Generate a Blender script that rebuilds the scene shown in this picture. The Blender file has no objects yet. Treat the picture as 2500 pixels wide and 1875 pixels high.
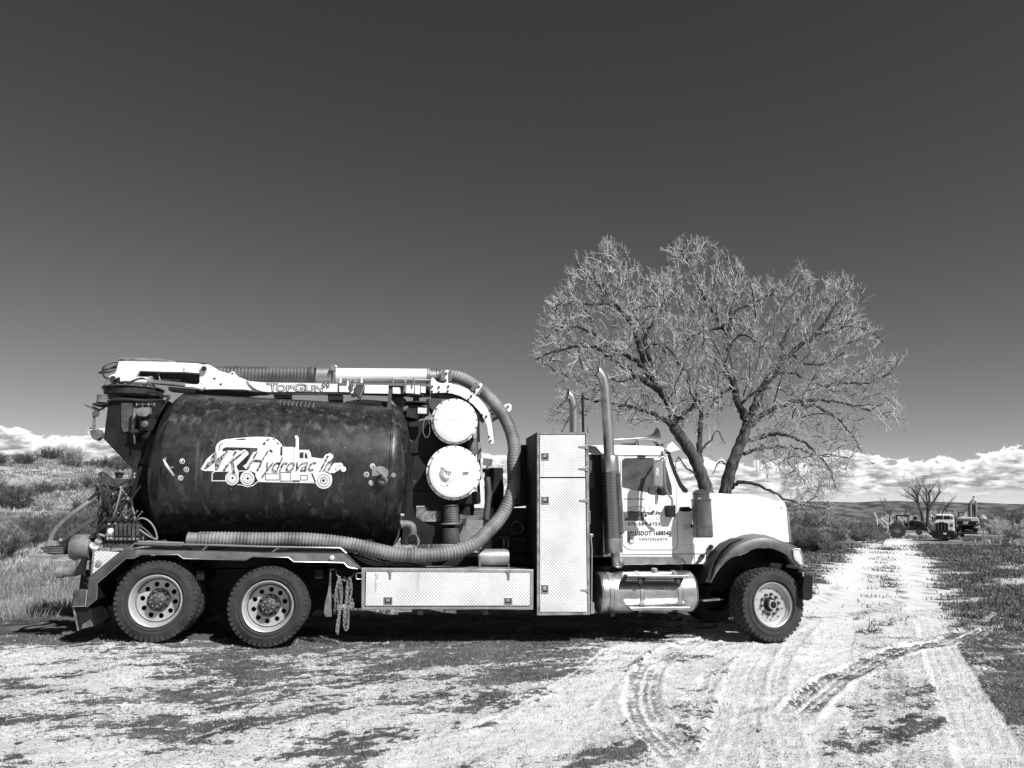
import bpy, bmesh, math, random
import numpy as np
from mathutils import Vector, Matrix
from mathutils.geometry import tessellate_polygon

R = math.radians
sc = bpy.context.scene
C = sc.collection
random.seed(7)
rng = np.random.default_rng(7)

# ------------------------------------------------------------------ camera
FPX = 1880.0                 # focal length in pixels of the 2500 px wide photograph
YAW, HOR = R(9.0), 1268.0    # heading to the right of the truck's normal, horizon row
PITCH = math.atan((HOR - 937.5) / FPX)
CAM = Vector((0.0, -10.4, 1.62))
cam_d = bpy.data.cameras.new('camera'); cam = bpy.data.objects.new('camera', cam_d); C.objects.link(cam)
cam.location = CAM; cam.rotation_euler = (math.pi/2 + PITCH, 0, -YAW)
cam_d.sensor_width = 36.0; cam_d.lens = 36.0 * FPX / 2500.0
cam_d.clip_start = 0.1; cam_d.clip_end = 20000
sc.camera = cam

# ------------------------------------------------------------------ light
SUNV = Vector((-0.27, 0.42, -0.50)).normalized()        # direction the light travels
sun_d = bpy.data.lights.new('sun', 'SUN'); sun = bpy.data.objects.new('sun', sun_d); C.objects.link(sun)
sun_d.energy = 4.9; sun_d.angle = R(0.5); sun_d.color = (1, 1, 1)
sun.rotation_euler = SUNV.to_track_quat('-Z', 'Y').to_euler()
sun.location = (20, -30, 40)
SUN_EL = math.asin(-SUNV.z)
SUN_AZ = math.atan2(-SUNV.x, -SUNV.y)                   # clockwise from +Y
sc.view_settings.view_transform = 'Standard'; sc.view_settings.look = 'None'
sc.view_settings.exposure = 0.42; sc.view_settings.gamma = 1.0
sc.view_settings.use_curve_mapping = False
sc.render.engine = 'CYCLES'
sc.render.resolution_x, sc.render.resolution_y = 1024, 768

def make_world():
    w = bpy.data.worlds.new('World'); sc.world = w; w.use_nodes = True
    nt = w.node_tree; nt.nodes.clear(); N = nt.nodes.new; L = nt.links.new
    def M(op, a, b=None, c=None, clamp=False):
        n = N('ShaderNodeMath'); n.operation = op; n.use_clamp = clamp
        for i, v in enumerate((a, b, c)):
            if v is None: continue
            if isinstance(v, (int, float)): n.inputs[i].default_value = v
            else: L(v, n.inputs[i])
        return n.outputs[0]
    sky = N('ShaderNodeTexSky'); sky.sky_type = 'NISHITA'; sky.sun_disc = False
    sky.sun_elevation = SUN_EL; sky.sun_rotation = SUN_AZ
    sky.altitude = 1500; sky.air_density = 1.0; sky.dust_density = 0.3; sky.ozone_density = 1.0
    sep = N('ShaderNodeSeparateColor'); L(sky.outputs[0], sep.inputs[0])
    # a red-filter black and white sky: mostly the red channel
    v = M('ADD', M('MULTIPLY', sep.outputs[0], 1.0), M('MULTIPLY', sep.outputs[1], 0.0))
    v = M('MULTIPLY', M('POWER', v, SKY_POW), SKY_MUL)
    # clouds along the horizon
    tc = N('ShaderNodeTexCoord'); sx = N('ShaderNodeSeparateXYZ'); L(tc.outputs['Generated'], sx.inputs[0])
    az = M('MULTIPLY', M('ARCTAN2', sx.outputs[0], sx.outputs[1]), 180/math.pi)      # deg clockwise from +Y
    el = M('MULTIPLY', M('ARCSINE', sx.outputs[2]), 180/math.pi)
    cmb = N('ShaderNodeCombineXYZ'); L(M('MULTIPLY', az, 0.1), cmb.inputs[0]); L(M('MULTIPLY', el, 0.16), cmb.inputs[1])
    def noise(scale, detail, rough, zoff=0.0, sxy=None):
        n = N('ShaderNodeTexNoise'); n.inputs['Scale'].default_value = scale; n.inputs['Detail'].default_value = detail
        n.inputs['Roughness'].default_value = rough
        mp = N('ShaderNodeMapping'); mp.inputs['Location'].default_value = (zoff*3.1, zoff, zoff)
        if sxy: mp.inputs['Scale'].default_value = (sxy[0], sxy[1], 1)
        L(cmb.outputs[0], mp.inputs[0]); L(mp.outputs[0], n.inputs['Vector'])
        return n.outputs[0]
    # cloud top height over azimuth
    fc = N('ShaderNodeFloatCurve'); c = fc.mapping.curves[0]
    L(M('DIVIDE', M('ADD', az, 180), 360), fc.inputs['Value'])
    pts = CLOUD_TOPS
    c.points[0].location = (0, pts[0][1]/10); c.points[1].location = (1, pts[-1][1]/10)
    for a, h in pts[1:-1]: c.points.new((a+180)/360, h/10)
    fc.mapping.update()
    top = M('MULTIPLY', fc.outputs[0], 10)
    puff = M('MULTIPLY', M('SUBTRACT', M('ABSOLUTE', M('SUBTRACT', noise(6, 6, 0.52), 0.5)), 0.08), -4.6)
    edge = M('SUBTRACT', M('ADD', top, puff), el)
    # the soft lower edge and ragged density
    body = M('MULTIPLY', edge, 8.0, clamp=True)
    low = M('MULTIPLY', M('ADD', M('SUBTRACT', el, 1.35), M('MULTIPLY', M('SUBTRACT', noise(6, 4, 0.6, 2, (1, 2.5)), 0.5), 2.2)), 1.2, clamp=True)
    dens = M('MULTIPLY', body, low)
    gaps = M('MULTIPLY', M('SUBTRACT', noise(5, 5, 0.6, 5, (1, 2.2)), 0.30), 7, clamp=True)
    near_top = M('MULTIPLY', M('SUBTRACT', 1.6, edge), 1.5, clamp=True)
    dens = M('MULTIPLY', dens, M('MAXIMUM', gaps, near_top))
    shade = M('MULTIPLY', M('SUBTRACT', noise(7, 5, 0.62, 9, (1, 2.6)), 0.40), 5.0, clamp=True)
    bright = M('MAXIMUM', shade, M('MULTIPLY', M('SUBTRACT', 1.1, edge), 1.6, clamp=True))
    cval = M('ADD', 3.2, M('MULTIPLY', bright, 6.4))
    mix = N('ShaderNodeMix'); mix.data_type = 'FLOAT'
    L(dens, mix.inputs[0]); L(v, mix.inputs[2]); L(cval, mix.inputs[3])
    cc = N('ShaderNodeCombineColor')
    for i in range(3): L(mix.outputs[0], cc.inputs[i])
    bg = N('ShaderNodeBackground'); bg.inputs[1].default_value = 0.08; L(cc.outputs[0], bg.inputs[0])
    out = N('ShaderNodeOutputWorld'); L(bg.outputs[0], out.inputs[0])
SKY_POW, SKY_MUL = 1.3, .56
CLOUD_TOPS = [(-180, 2.6), (-120, 3.4), (-70, 2.8), (-40, 4.0), (-25.5, 6.2), (-23.5, 5.2), (-21.5, 5.0), (-19, 5.8), (-16, 5.5), (-12, 3.3),
              (-5, 3.0), (4, 3.8), (7.6, 4.7), (10, 4.2), (16, 3.6), (20, 4.3), (25, 4.0), (28, 3.9), (31.5, 4.5), (33, 4.9), (35, 3.7), (38, 3.8),
              (40.2, 3.5), (41.2, 4.5), (43, 4.2), (48, 4.8), (60, 3.5), (100, 4.5), (140, 3.0), (180, 2.6)]
make_world()

# ------------------------------------------------------------------ from a photo position to a place on a measured plane
_h = Vector((math.sin(YAW), math.cos(YAW), 0)); FWD = _h*math.cos(PITCH) + Vector((0, 0, 1))*math.sin(PITCH)
RIGHT = Vector((math.cos(YAW), -math.sin(YAW), 0)); UPV = RIGHT.cross(FWD)
def ray(px, py):
    return FWD + RIGHT*((px-1250)/FPX) + UPV*((937.5-py)/FPX)
def project(P):
    d = P - CAM; z = d.dot(FWD)
    return 1250 + FPX*d.dot(RIGHT)/z, 937.5 - FPX*d.dot(UPV)/z
class Frame:
    """a family of upright parallel planes; yaw 0 = planes parallel to the big truck's side"""
    def __init__(s, yaw=0.0, P0=(0, 0, 0)):
        s.n = Vector((math.sin(yaw), math.cos(yaw), 0)); s.u = Vector((math.cos(yaw), -math.sin(yaw), 0)); s.P0 = Vector(P0)
    def __call__(s, p, t):
        d = ray(*p); k = ((s.P0 - CAM).dot(s.n) + t)/d.dot(s.n)
        return CAM + d*k
TR = Frame()
def Z(x0, y0, s): return lambda x, y: (x0 + x/s, y0 + y/s)
zA, zB, zC = Z(50, 850, 3.687), Z(50, 1200, 3.687), Z(450, 850, 3.687)
zD, zE, zF = Z(900, 850, 4.424), Z(600, 1200, 3.687), Z(1100, 1150, 3.687)
zG, zH, zI = Z(1250, 870, 4.424), Z(1450, 1050, 4.424), Z(1600, 1150, 3.687)
zJ, zK, zT = Z(2050, 1050, 4.74), Z(2150, 1180, 7.9), Z(1280, 540, 2.304)
def zz(z, *pts): return [z(*p) for p in pts]

# ------------------------------------------------------------------ materials (the place is seen in greys)
def grey(v): return (v, v, v, 1)
def mat(name, v, rough=0.5, metal=0.0, v2=None, nscale=3.0, bump=0.0, bscale=40.0, stretch=(1, 1, 1), spec=None, contrast=3.0, trans=0.0, alpha=1.0,
        speck=None, diamond=0.0, perf=0.0, streak=None):
    m = bpy.data.materials.new(name); m.use_nodes = True; nt = m.node_tree; N = nt.nodes.new; L = nt.links.new
    b = nt.nodes['Principled BSDF']; b.inputs['Roughness'].default_value = rough; b.inputs['Metallic'].default_value = metal
    b.inputs['Base Color'].default_value = grey(v)
    if spec is not None: b.inputs['Specular IOR Level'].default_value = spec
    if trans: b.inputs['Transmission Weight'].default_value = trans
    if alpha < 1: b.inputs['Alpha'].default_value = alpha
    tc = N('ShaderNodeTexCoord'); mp = N('ShaderNodeMapping'); L(tc.outputs['Object'], mp.inputs[0]); mp.inputs['Scale'].default_value = stretch
    def Mx(op, a, b_=None, clamp=False):
        n = N('ShaderNodeMath'); n.operation = op; n.use_clamp = clamp
        for i, q in enumerate((a, b_)):
            if q is None: continue
            if isinstance(q, (int, float)): n.inputs[i].default_value = q
            else: L(q, n.inputs[i])
        return n.outputs[0]
    def noise(s, d=6, r=0.6, vec=None):
        n = N('ShaderNodeTexNoise'); n.inputs['Scale'].default_value = s; n.inputs['Detail'].default_value = d; n.inputs['Roughness'].default_value = r
        L(vec or mp.outputs[0], n.inputs['Vector']); return n.outputs[0]
    col = None
    def mixf(f, a, c):
        n = N('ShaderNodeMix'); n.data_type = 'FLOAT'; L(f, n.inputs[0])
        for i, q in ((2, a), (3, c)):
            if isinstance(q, (int, float)): n.inputs[i].default_value = q
            else: L(q, n.inputs[i])
        return n.outputs[0]
    if v2 is not None:
        f = Mx('ADD', Mx('MULTIPLY', Mx('SUBTRACT', noise(nscale), 0.5), contrast), 0.5, True)
        col = mixf(f, v, v2)
        if rough > .08: L(mixf(f, rough, min(1, rough*1.35)), b.inputs['Roughness'])
    if streak:                                            # vertical dirt runs
        ms = N('ShaderNodeMapping'); L(tc.outputs['Object'], ms.inputs[0]); ms.inputs['Scale'].default_value = (streak[1], streak[1], streak[1]*0.07)
        f = Mx('MULTIPLY', Mx('SUBTRACT', noise(1.0, 5, .65, ms.outputs[0]), streak[2]), 6, True)
        col = mixf(f, v if col is None else col, streak[0])
    if speck:                                             # chips: (value, scale, threshold)
        f = Mx('MULTIPLY', Mx('SUBTRACT', noise(speck[1], 3, .7), speck[2]), 18, True)
        col = mixf(f, v if col is None else col, speck[0])
    hgt = None
    if diamond or perf:
        s = N('ShaderNodeSeparateXYZ'); L(tc.outputs['Object'], s.inputs[0])
    if diamond:
        a = Mx('ADD', s.outputs[0], s.outputs[1]); u = Mx('DIVIDE', Mx('ADD', a, s.outputs[2]), diamond); w = Mx('DIVIDE', Mx('SUBTRACT', a, s.outputs[2]), diamond)
        par = Mx('FLOORED_MODULO', Mx('ADD', Mx('FLOOR', u), Mx('FLOOR', w)), 2.0)
        fu = Mx('ABSOLUTE', Mx('SUBTRACT', Mx('FRACT', u), .5)); fw = Mx('ABSOLUTE', Mx('SUBTRACT', Mx('FRACT', w), .5))
        d0 = Mx('MULTIPLY', Mx('LESS_THAN', fw, .17), Mx('LESS_THAN', fu, .44)); d1 = Mx('MULTIPLY', Mx('LESS_THAN', fu, .17), Mx('LESS_THAN', fw, .44))
        hgt = mixf(par, d0, d1)
        # dirt settles beside the raised bars
        worn = Mx('MULTIPLY', hgt, Mx('MULTIPLY', noise(2.0), .75))
        col = Mx('MULTIPLY', v if col is None else col, Mx('SUBTRACT', 1.04, Mx('MULTIPLY', worn, 1.2)))
    if perf:                                              # perforated sheet
        u = Mx('DIVIDE', Mx('ADD', s.outputs[0], s.outputs[1]), perf); w = Mx('DIVIDE', s.outputs[2], perf*1.0)
        off = Mx('MULTIPLY', Mx('FLOORED_MODULO', Mx('FLOOR', w), 2.0), .5)
        fu = Mx('ABSOLUTE', Mx('SUBTRACT', Mx('FRACT', Mx('ADD', u, off)), .5)); fw = Mx('ABSOLUTE', Mx('SUBTRACT', Mx('FRACT', w), .5))
        hole = Mx('LESS_THAN', Mx('ADD', Mx('MULTIPLY', fu, fu), Mx('MULTIPLY', fw, fw)), .085)
        col = mixf(hole, v if col is None else col, 0.01); L(mixf(hole, metal, 0.0), b.inputs['Metallic'])
    if col is not None:
        cc = N('ShaderNodeCombineColor')
        for i in range(3): L(col, cc.inputs[i])
        L(cc.outputs[0], b.inputs['Base Color'])
    if bump or hgt is not None:
        bn = N('ShaderNodeBump'); bn.inputs['Distance'].default_value = 0.004 if hgt is not None else 0.01; bn.inputs['Strength'].default_value = bump or 0.5
        L(hgt if hgt is not None else noise(bscale, 5, .6), bn.inputs['Height']); L(bn.outputs[0], b.inputs['Normal'])
    return m
MT = dict(
    white=mat('white_paint', .80, .32, v2=.70, nscale=1.3, contrast=2.2, streak=(.55, 5, .66)),
    boomwhite=mat('boom_white_paint', .80, .38, v2=.66, nscale=2.2, speck=(.12, 22, .70)),
    tank=mat('tank_black_paint', .006, .34, v2=.024, nscale=7, contrast=3.0, speck=(.5, 30, .69), streak=(.085, 9, .54), spec=.5),
    black=mat('black_paint', .005, .5, v2=.014, nscale=4, spec=.3),
    grime=mat('greasy_black_steel', .008, .55, v2=.035, nscale=9, bump=.4, bscale=30, spec=.25),
    dgrey=mat('dusty_dark_steel', .022, .55, v2=.075, nscale=7, bump=.3, speck=(.35, 30, .72)),
    mgrey=mat('worn_grey_steel', .075, .5, v2=.20, nscale=8, bump=.3, speck=(.04, 24, .68)),
    rubber=mat('tyre_rubber', .011, .8, v2=.05, nscale=5, bump=.3, bscale=60, contrast=2.4),
    rubdust=mat('dusty_tyre_rubber', .05, .85, v2=.13, nscale=8, bump=.3, bscale=60),
    alu=mat('brushed_aluminium', .56, .30, .92, v2=.30, nscale=6, bump=.08),
    galv=mat('dull_aluminium', .40, .42, .5, v2=.22, nscale=5, bump=.1, speck=(.12, 20, .72)),
    chrome=mat('polished_chrome', .20, .22, .55, v2=.07, nscale=3),
    plate=mat('diamond_tread_plate', .78, .40, .1, v2=.60, nscale=1.5, contrast=4, streak=(.35, 4, .62), diamond=.044, speck=(.14, 9, .73)),
    darkplate=mat('dark_tread_plate', .10, .5, .2, v2=.22, nscale=4, diamond=.030),
    rim=mat('aluminium_wheel', .56, .34, .4, v2=.38, nscale=5, streak=(.3, 9, .62)),
    hub=mat('greasy_hub', .03, .5, .3, v2=.12, nscale=16, bump=.4),
    hose=mat('ribbed_hose_dusty', .09, .5, v2=.25, nscale=3, streak=(.08, 6, .55)),
    hosedark=mat('ribbed_hose_dark', .035, .5, v2=.12, nscale=4),
    rubhose=mat('black_rubber_hose', .02, .5),
    cable=mat('grey_cable', .2, .6),
    perf=mat('perforated_heat_shield', .34, .30, 1.0, perf=.021),
    glass=mat('dark_glass', .02, .04, spec=.6, alpha=.07),
    lens=mat('lamp_lens', .55, .12, .1, v2=.7, nscale=20),
    amber=mat('amber_lens', .22, .2),
    decalw=mat('white_decal', .82, .5, v2=.68, nscale=12, speck=(.2, 30, .72)),
    decalk=mat('black_decal', .012, .5),
    camo=mat('camouflage_decal', .015, .5, v2=.30, nscale=30, contrast=9),
    stickers=mat('grey_sticker', .3, .5, v2=.6, nscale=40, contrast=8),
    seat=mat('seat_cloth', .10, .8), dash=mat('cab_interior', .10, .7),
    steelwire=mat('chain_steel', .42, .42, .5, v2=.2, nscale=30),
    bark=mat('cottonwood_bark', .022, .9, v2=.11, nscale=7, bump=1, bscale=14, stretch=(1, 1, .25)),
    twig=mat('pale_twig', .26, .75, v2=.58, nscale=.8),
    limb=mat('limb_bark', .018, .85, v2=.055, nscale=3, bump=.6, bscale=20),
    bud=mat('dark_bud', .06, .7),
)

# ------------------------------------------------------------------ objects
BASES = {}
def thing(name, label, cat, loc=(0, 0, 0), group=None, rotz=0):
    o = bpy.data.objects.new(name, None); C.objects.link(o); o.location = loc; o.rotation_euler = (0, 0, rotz); o.empty_display_size = .3
    o['label'] = label; o['category'] = cat
    if group: o['group'] = group
    return o
def link(name, me, m, parent=None, bev=0, smooth=False, stuff=False, loc=None, seg=2):
    o = bpy.data.objects.new(name, me); C.objects.link(o)
    if m is not None and not me.materials: me.materials.append(MT[m] if isinstance(m, str) else m)
    if parent is not None:
        o.parent = parent
        if parent.parent is None and loc is None: o.location = -parent.location
    if loc is not None: o.location = loc
    if bev:
        b = o.modifiers.new('edge', 'BEVEL'); b.width = bev; b.segments = seg; b.limit_method = 'ANGLE'; b.angle_limit = R(38); b.harden_normals = False
    if smooth:
        me.polygons.foreach_set('use_smooth', [True]*len(me.polygons))
        if smooth == 'auto': me.set_sharp_from_angle(angle=R(35))
    if stuff: o['kind'] = 'stuff'
    return o
def tagt(o, label, cat, group=None):
    o['label'] = label; o['category'] = cat
    if group: o['group'] = group
    return o
def mesh(verts, faces, name='m'):
    me = bpy.data.meshes.new(name); me.from_pydata([tuple(v) for v in verts], [], faces); me.update(); return me
def join(*lists):
    V, F = [], []
    for v, f in lists:
        o = len(V); V += list(v); F += [tuple(i+o for i in q) for q in f]
    return V, F
def g_plate(outl, y0, y1, fr=TR):
    """outl: a list of photo points, or a list of such lists (first outer, others holes)"""
    if not isinstance(outl[0][0], (tuple, list)): outl = [outl]
    loops = [[fr(p, y0) for p in o] for o in outl]
    d2 = [[Vector(((p-fr.P0).dot(fr.u), p.z, 0)) for p in lp] for lp in loops]
    tris = tessellate_polygon(d2)
    V = [p for lp in loops for p in lp]; n = len(V); D2 = [p for lp in d2 for p in lp]
    V2 = V + [p + fr.n*(y1-y0) for p in V]; F = []
    for t in tris:
        a, b, c = t
        if (D2[b]-D2[a]).cross(D2[c]-D2[a]).z < 0: b, c = c, b
        F.append((a, b, c)); F.append((c+n, b+n, a+n))
    i0 = 0
    for k, lp in enumerate(loops):
        m_ = len(lp); ar = sum(d2[k][i].x*d2[k][(i+1) % m_].y - d2[k][(i+1) % m_].x*d2[k][i].y for i in range(m_))
        fl = (ar > 0) == (k == 0)
        for i in range(m_):
            a, b = i0+i, i0+(i+1) % m_
            F.append((b, a, a+n, b+n) if fl else (a, b, b+n, a+n))
        i0 += m_
    return V2, F
def plate(name, outl, y0, y1, m, parent, bev=.004, fr=TR, **k):
    V, F = g_plate(outl, y0, y1, fr); return link(name, mesh(V, F), m, parent, bev, **k)
def rect(z, x0, y0, x1, y1): return [z(x0, y0), z(x1, y0), z(x1, y1), z(x0, y1)]
def circ(z, cx, cy, r, n=20): return [z(cx+r*math.cos(2*math.pi*i/n), cy+r*math.sin(2*math.pi*i/n)) for i in range(n)]
def g_box(x, y, z):
    V = [(a, b, c) for a in x for b in y for c in z]
    return V, [(0, 1, 3, 2), (4, 6, 7, 5), (0, 4, 5, 1), (2, 3, 7, 6), (0, 2, 6, 4), (1, 5, 7, 3)]
def box(name, x, y, z, m, parent, bev=.006, **k):
    V, F = g_box(x, y, z); return link(name, mesh(V, F), m, parent, bev, **k)
def catmull(P, n=6):
    P = [Vector(p) for p in P]; out = []
    Q = [P[0]*2-P[1]] + P + [P[-1]*2-P[-2]]
    for i in range(1, len(Q)-2):
        for j in range(n):
            t = j/n; a, b, c, d = Q[i-1], Q[i], Q[i+1], Q[i+2]
            out.append(.5*((2*b) + (c-a)*t + (2*a-5*b+4*c-d)*t*t + (3*b-a-3*c+d)*t*t*t))
    out.append(P[-1]); return out
def g_tube(P, r, seg=8, cap=True):
    P = [Vector(p) for p in P]; n = len(P); rr = r if isinstance(r, (list, tuple)) else [r]*n
    T = [(P[min(i+1, n-1)]-P[max(i-1, 0)]).normalized() for i in range(n)]
    up = Vector((0, 0, 1)) if abs(T[0].z) < .9 else Vector((1, 0, 0)); N = T[0].cross(up).normalized(); V = []
    for i in range(n):
        N = (N - T[i]*N.dot(T[i])).normalized(); B = T[i].cross(N)
        for k in range(seg):
            a = 2*math.pi*k/seg; V.append(P[i] + (N*math.cos(a)+B*math.sin(a))*rr[i])
    F = [(i*seg+k, (i+1)*seg+k, (i+1)*seg+(k+1) % seg, i*seg+(k+1) % seg) for i in range(n-1) for k in range(seg)]
    F = [f[::-1] for f in F]
    if cap: F.append(tuple(range(seg))[::1]); F.append(tuple((n-1)*seg+k for k in range(seg))[::-1])
    return V, F
def tube(name, P, r, m, parent, seg=8, sm=0, cap=True, **k):
    if sm:
        if isinstance(r, (list, tuple)):
            rr = []
            for i in range(len(r)-1): rr += [r[i]+(r[i+1]-r[i])*j/sm for j in range(sm)]
            r = rr+[r[-1]]
        P = catmull(P, sm)
    V, F = g_tube(P, r, seg, cap); return link(name, mesh(V, F), m, parent, smooth='auto', **k)
def resample(P, step):
    P = [Vector(p) for p in P]; out = [P[0]]; acc = 0
    for a, b in zip(P, P[1:]):
        l = (b-a).length; t = step-acc
        while t <= l: out.append(a.lerp(b, t/l)); t += step
        acc = (acc + l) % step
    return out
def ribhose(name, P, r, m, parent, pitch=.04, depth=.009, seg=14):
    Q = resample(catmull(P, 10), pitch/4); prof = [0, depth*.9, depth, depth*.9]
    rr = [r - depth + prof[i % 4] for i in range(len(Q))]
    V, F = g_tube(Q, rr, seg); return link(name, mesh(V, F), m, parent, smooth=True)
def g_lathe(prof, O, axis, seg=32, closed=False):
    A = Vector(axis).normalized(); X = A.orthogonal().normalized(); Y = A.cross(X); O = Vector(O); n = len(prof); V, F = [], []
    for a, r in prof:
        for k in range(seg):
            t = 2*math.pi*k/seg; V.append(O + A*a + (X*math.cos(t)+Y*math.sin(t))*max(r, 1e-4))
    rows = n if closed else n-1
    for i in range(rows):
        j = (i+1) % n
        for k in range(seg): F.append((i*seg+k, i*seg+(k+1) % seg, j*seg+(k+1) % seg, j*seg+k))
    return V, F
def lathe(name, prof, O, axis, m, parent, seg=32, closed=False, **k):
    V, F = g_lathe(prof, O, axis, seg, closed); return link(name, mesh(V, F), m, parent, smooth='auto', **k)
def cyl(name, a, b, r, m, parent, seg=20, bevr=.12, **k):
    a, b = Vector(a), Vector(b); L = (b-a).length; e = min(r*bevr, L*.3)
    return lathe(name, [(0, 0), (0, r-e), (e, r), (L-e, r), (L, r-e), (L, 0)], a, b-a, m, parent, seg, **k)
def bolts(name, P, r, h, axis, m, parent):
    G = [g_lathe([(0, r), (h, r*.92), (h, 0)], p, axis, 6) for p in P]
    V, F = join(*G); return link(name, mesh(V, F), m, parent, stuff=len(P) > 6)
def dup(o, parent=None, **k):
    c = o.copy(); C.objects.link(c); c.parent = parent
    for q, v in k.items(): setattr(c, q, v)
    for ch in o.children: dup(ch, c)
    return c

# flat lettering and print
def g_text(s, shear=0.0, offset=0.0, spacing=1.0):
    cu = bpy.data.curves.new('t', 'FONT'); cu.body = s; cu.shear = shear; cu.offset = offset; cu.resolution_u = 3; cu.space_character = spacing
    o = bpy.data.objects.new('t', cu); C.objects.link(o); dg = bpy.context.evaluated_depsgraph_get(); dg.update()
    me = bpy.data.meshes.new_from_object(o.evaluated_get(dg)); V = [(v.co.x, v.co.y) for v in me.vertices]; F = [tuple(p.vertices) for p in me.polygons]
    bpy.data.objects.remove(o); bpy.data.curves.remove(cu); bpy.data.meshes.remove(me); return V, F
def put_text(name, s, z, quad, surf, m, parent, shear=0.0, offset=0.0, spacing=1.0):
    """quad: photo corners (left top, right top, right bottom, left bottom) in zoom units; surf(px,py) -> point"""
    V, F = g_text(s, shear, offset, spacing); V0 = g_text(s, shear, 0, spacing)[0] if offset else V; xs = [v[0] for v in V0]; ys = [v[1] for v in V0]
    x0, x1, y0, y1 = min(xs), max(xs), min(ys), max(ys); a, b, c, d = [Vector(q) for q in quad]; W = []
    for x, y in V:
        u, v = (x-x0)/(x1-x0), (y-y0)/(y1-y0); p = (d.lerp(c, u)).lerp(a.lerp(b, u), v); W.append(surf(*z(p.x, p.y)))
    return link(name, mesh(W, F), m, parent)
def put_poly(name, polys, z, surf, m, parent, step=14):
    """filled flat shapes laid on a curved surface; cut in strips so that they follow it"""
    V, F = [], []
    for pl in polys:
        bm = bmesh.new(); vs = [bm.verts.new((x, y, 0)) for x, y in pl]
        tr = tessellate_polygon([[Vector((x, y, 0)) for x, y in pl]])
        for t in tr:
            try: bm.faces.new([vs[i] for i in t])
            except ValueError: pass
        ys = [p[1] for p in pl]; yy = min(ys)+step
        while yy < max(ys):
            bmesh.ops.bisect_plane(bm, geom=bm.verts[:]+bm.edges[:]+bm.faces[:], plane_co=(0, yy, 0), plane_no=(0, 1, 0)); yy += step
        o = len(V); bm.verts.index_update(); V += [surf(*z(v.co.x, v.co.y)) for v in bm.verts]; F += [tuple(v.index+o for v in f.verts) for f in bm.faces]; bm.free()
    return link(name, mesh(V, F), m, parent)
def stroke(pts, w, closed=False):
    """polygons for a drawn line"""
    out = []; P = [Vector(p) for p in pts]
    if closed: P.append(P[0])
    for a, b in zip(P, P[1:]):
        d = (b-a); n = Vector((-d.y, d.x)).normalized()*w/2; e = d.normalized()*w*.35
        out.append([tuple(a-e+n), tuple(b+e+n), tuple(b+e-n), tuple(a-e-n)])
    return out
def ring2(cx, cy, r, w, n=18):
    return stroke([(cx+r*math.cos(2*math.pi*i/n), cy+r*math.sin(2*math.pi*i/n)) for i in range(n)], w, True)
def disc2(cx, cy, r, n=20): return [(cx+r*math.cos(2*math.pi*i/n), cy+r*math.sin(2*math.pi*i/n)) for i in range(n)]

# lots of thin straight pieces in one mesh
def seg_mesh(P0, P1, R0, R1, name='m'):
    P0, P1, R0, R1 = map(lambda a: np.asarray(a, float), (P0, P1, R0, R1)); n = len(P0); d = P1-P0
    d /= np.linalg.norm(d, axis=1)[:, None]+1e-9; a = np.where(np.abs(d[:, 2:3]) < .9, [[0, 0, 1.]], [[1., 0, 0]])
    x = np.cross(d, a); x /= np.linalg.norm(x, axis=1)[:, None]; y = np.cross(d, x); V = np.zeros((n, 6, 3))
    for k in range(3):
        t = 2*math.pi*k/3; o = x*math.cos(t)+y*math.sin(t); V[:, k] = P0+o*R0[:, None]; V[:, 3+k] = P1+o*R1[:, None]
    base = (np.arange(n)*6)[:, None, None]; q = np.array([[0, 1, 4, 3], [1, 2, 5, 4], [2, 0, 3, 5]])[None]
    return fast_mesh(V.reshape(-1, 3), (base+q).reshape(-1, 4), name)
def fast_mesh(V, F, name='m', smooth=False):
    me = bpy.data.meshes.new(name); V = np.ascontiguousarray(V, np.float32); F = np.ascontiguousarray(F, np.int32); k = F.shape[1]
    me.vertices.add(len(V)); me.vertices.foreach_set('co', V.ravel()); me.loops.add(F.size); me.loops.foreach_set('vertex_index', F.ravel())
    me.polygons.add(len(F)); me.polygons.foreach_set('loop_start', np.arange(0, F.size, k, dtype=np.int32))
    if smooth: me.polygons.foreach_set('use_smooth', np.ones(len(F), bool))
    me.update(calc_edges=True); return me
# ------------------------------------------------------------------ the land
_TAB = np.random.default_rng(3).random(65536).astype(np.float32)
def _hash(ix, iy, s):
    return _TAB[(ix*7919 + iy*104729 + s*15731) & 65535]
def vnoise(x, y, s=0):
    fx, fy = np.floor(x), np.floor(y); ix, iy = fx.astype(np.int64), fy.astype(np.int64); fx, fy = x-fx, y-fy; fx = fx*fx*(3-2*fx); fy = fy*fy*(3-2*fy)
    a, b, c, d = _hash(ix, iy, s), _hash(ix+1, iy, s), _hash(ix, iy+1, s), _hash(ix+1, iy+1, s)
    return (a*(1-fx)+b*fx)*(1-fy)+(c*(1-fx)+d*fx)*fy
def fbm(x, y, s=0, o=5, g=.5):
    r, a, t = 0, 1, 0
    for k in range(o): r = r+a*vnoise(x*2**k, y*2**k, s+k); t += a; a *= g
    return r/t
def sstep(a, b, x): t = np.clip((x-a)/(b-a+0.0), 0, 1); return t*t*(3-2*t)
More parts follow.
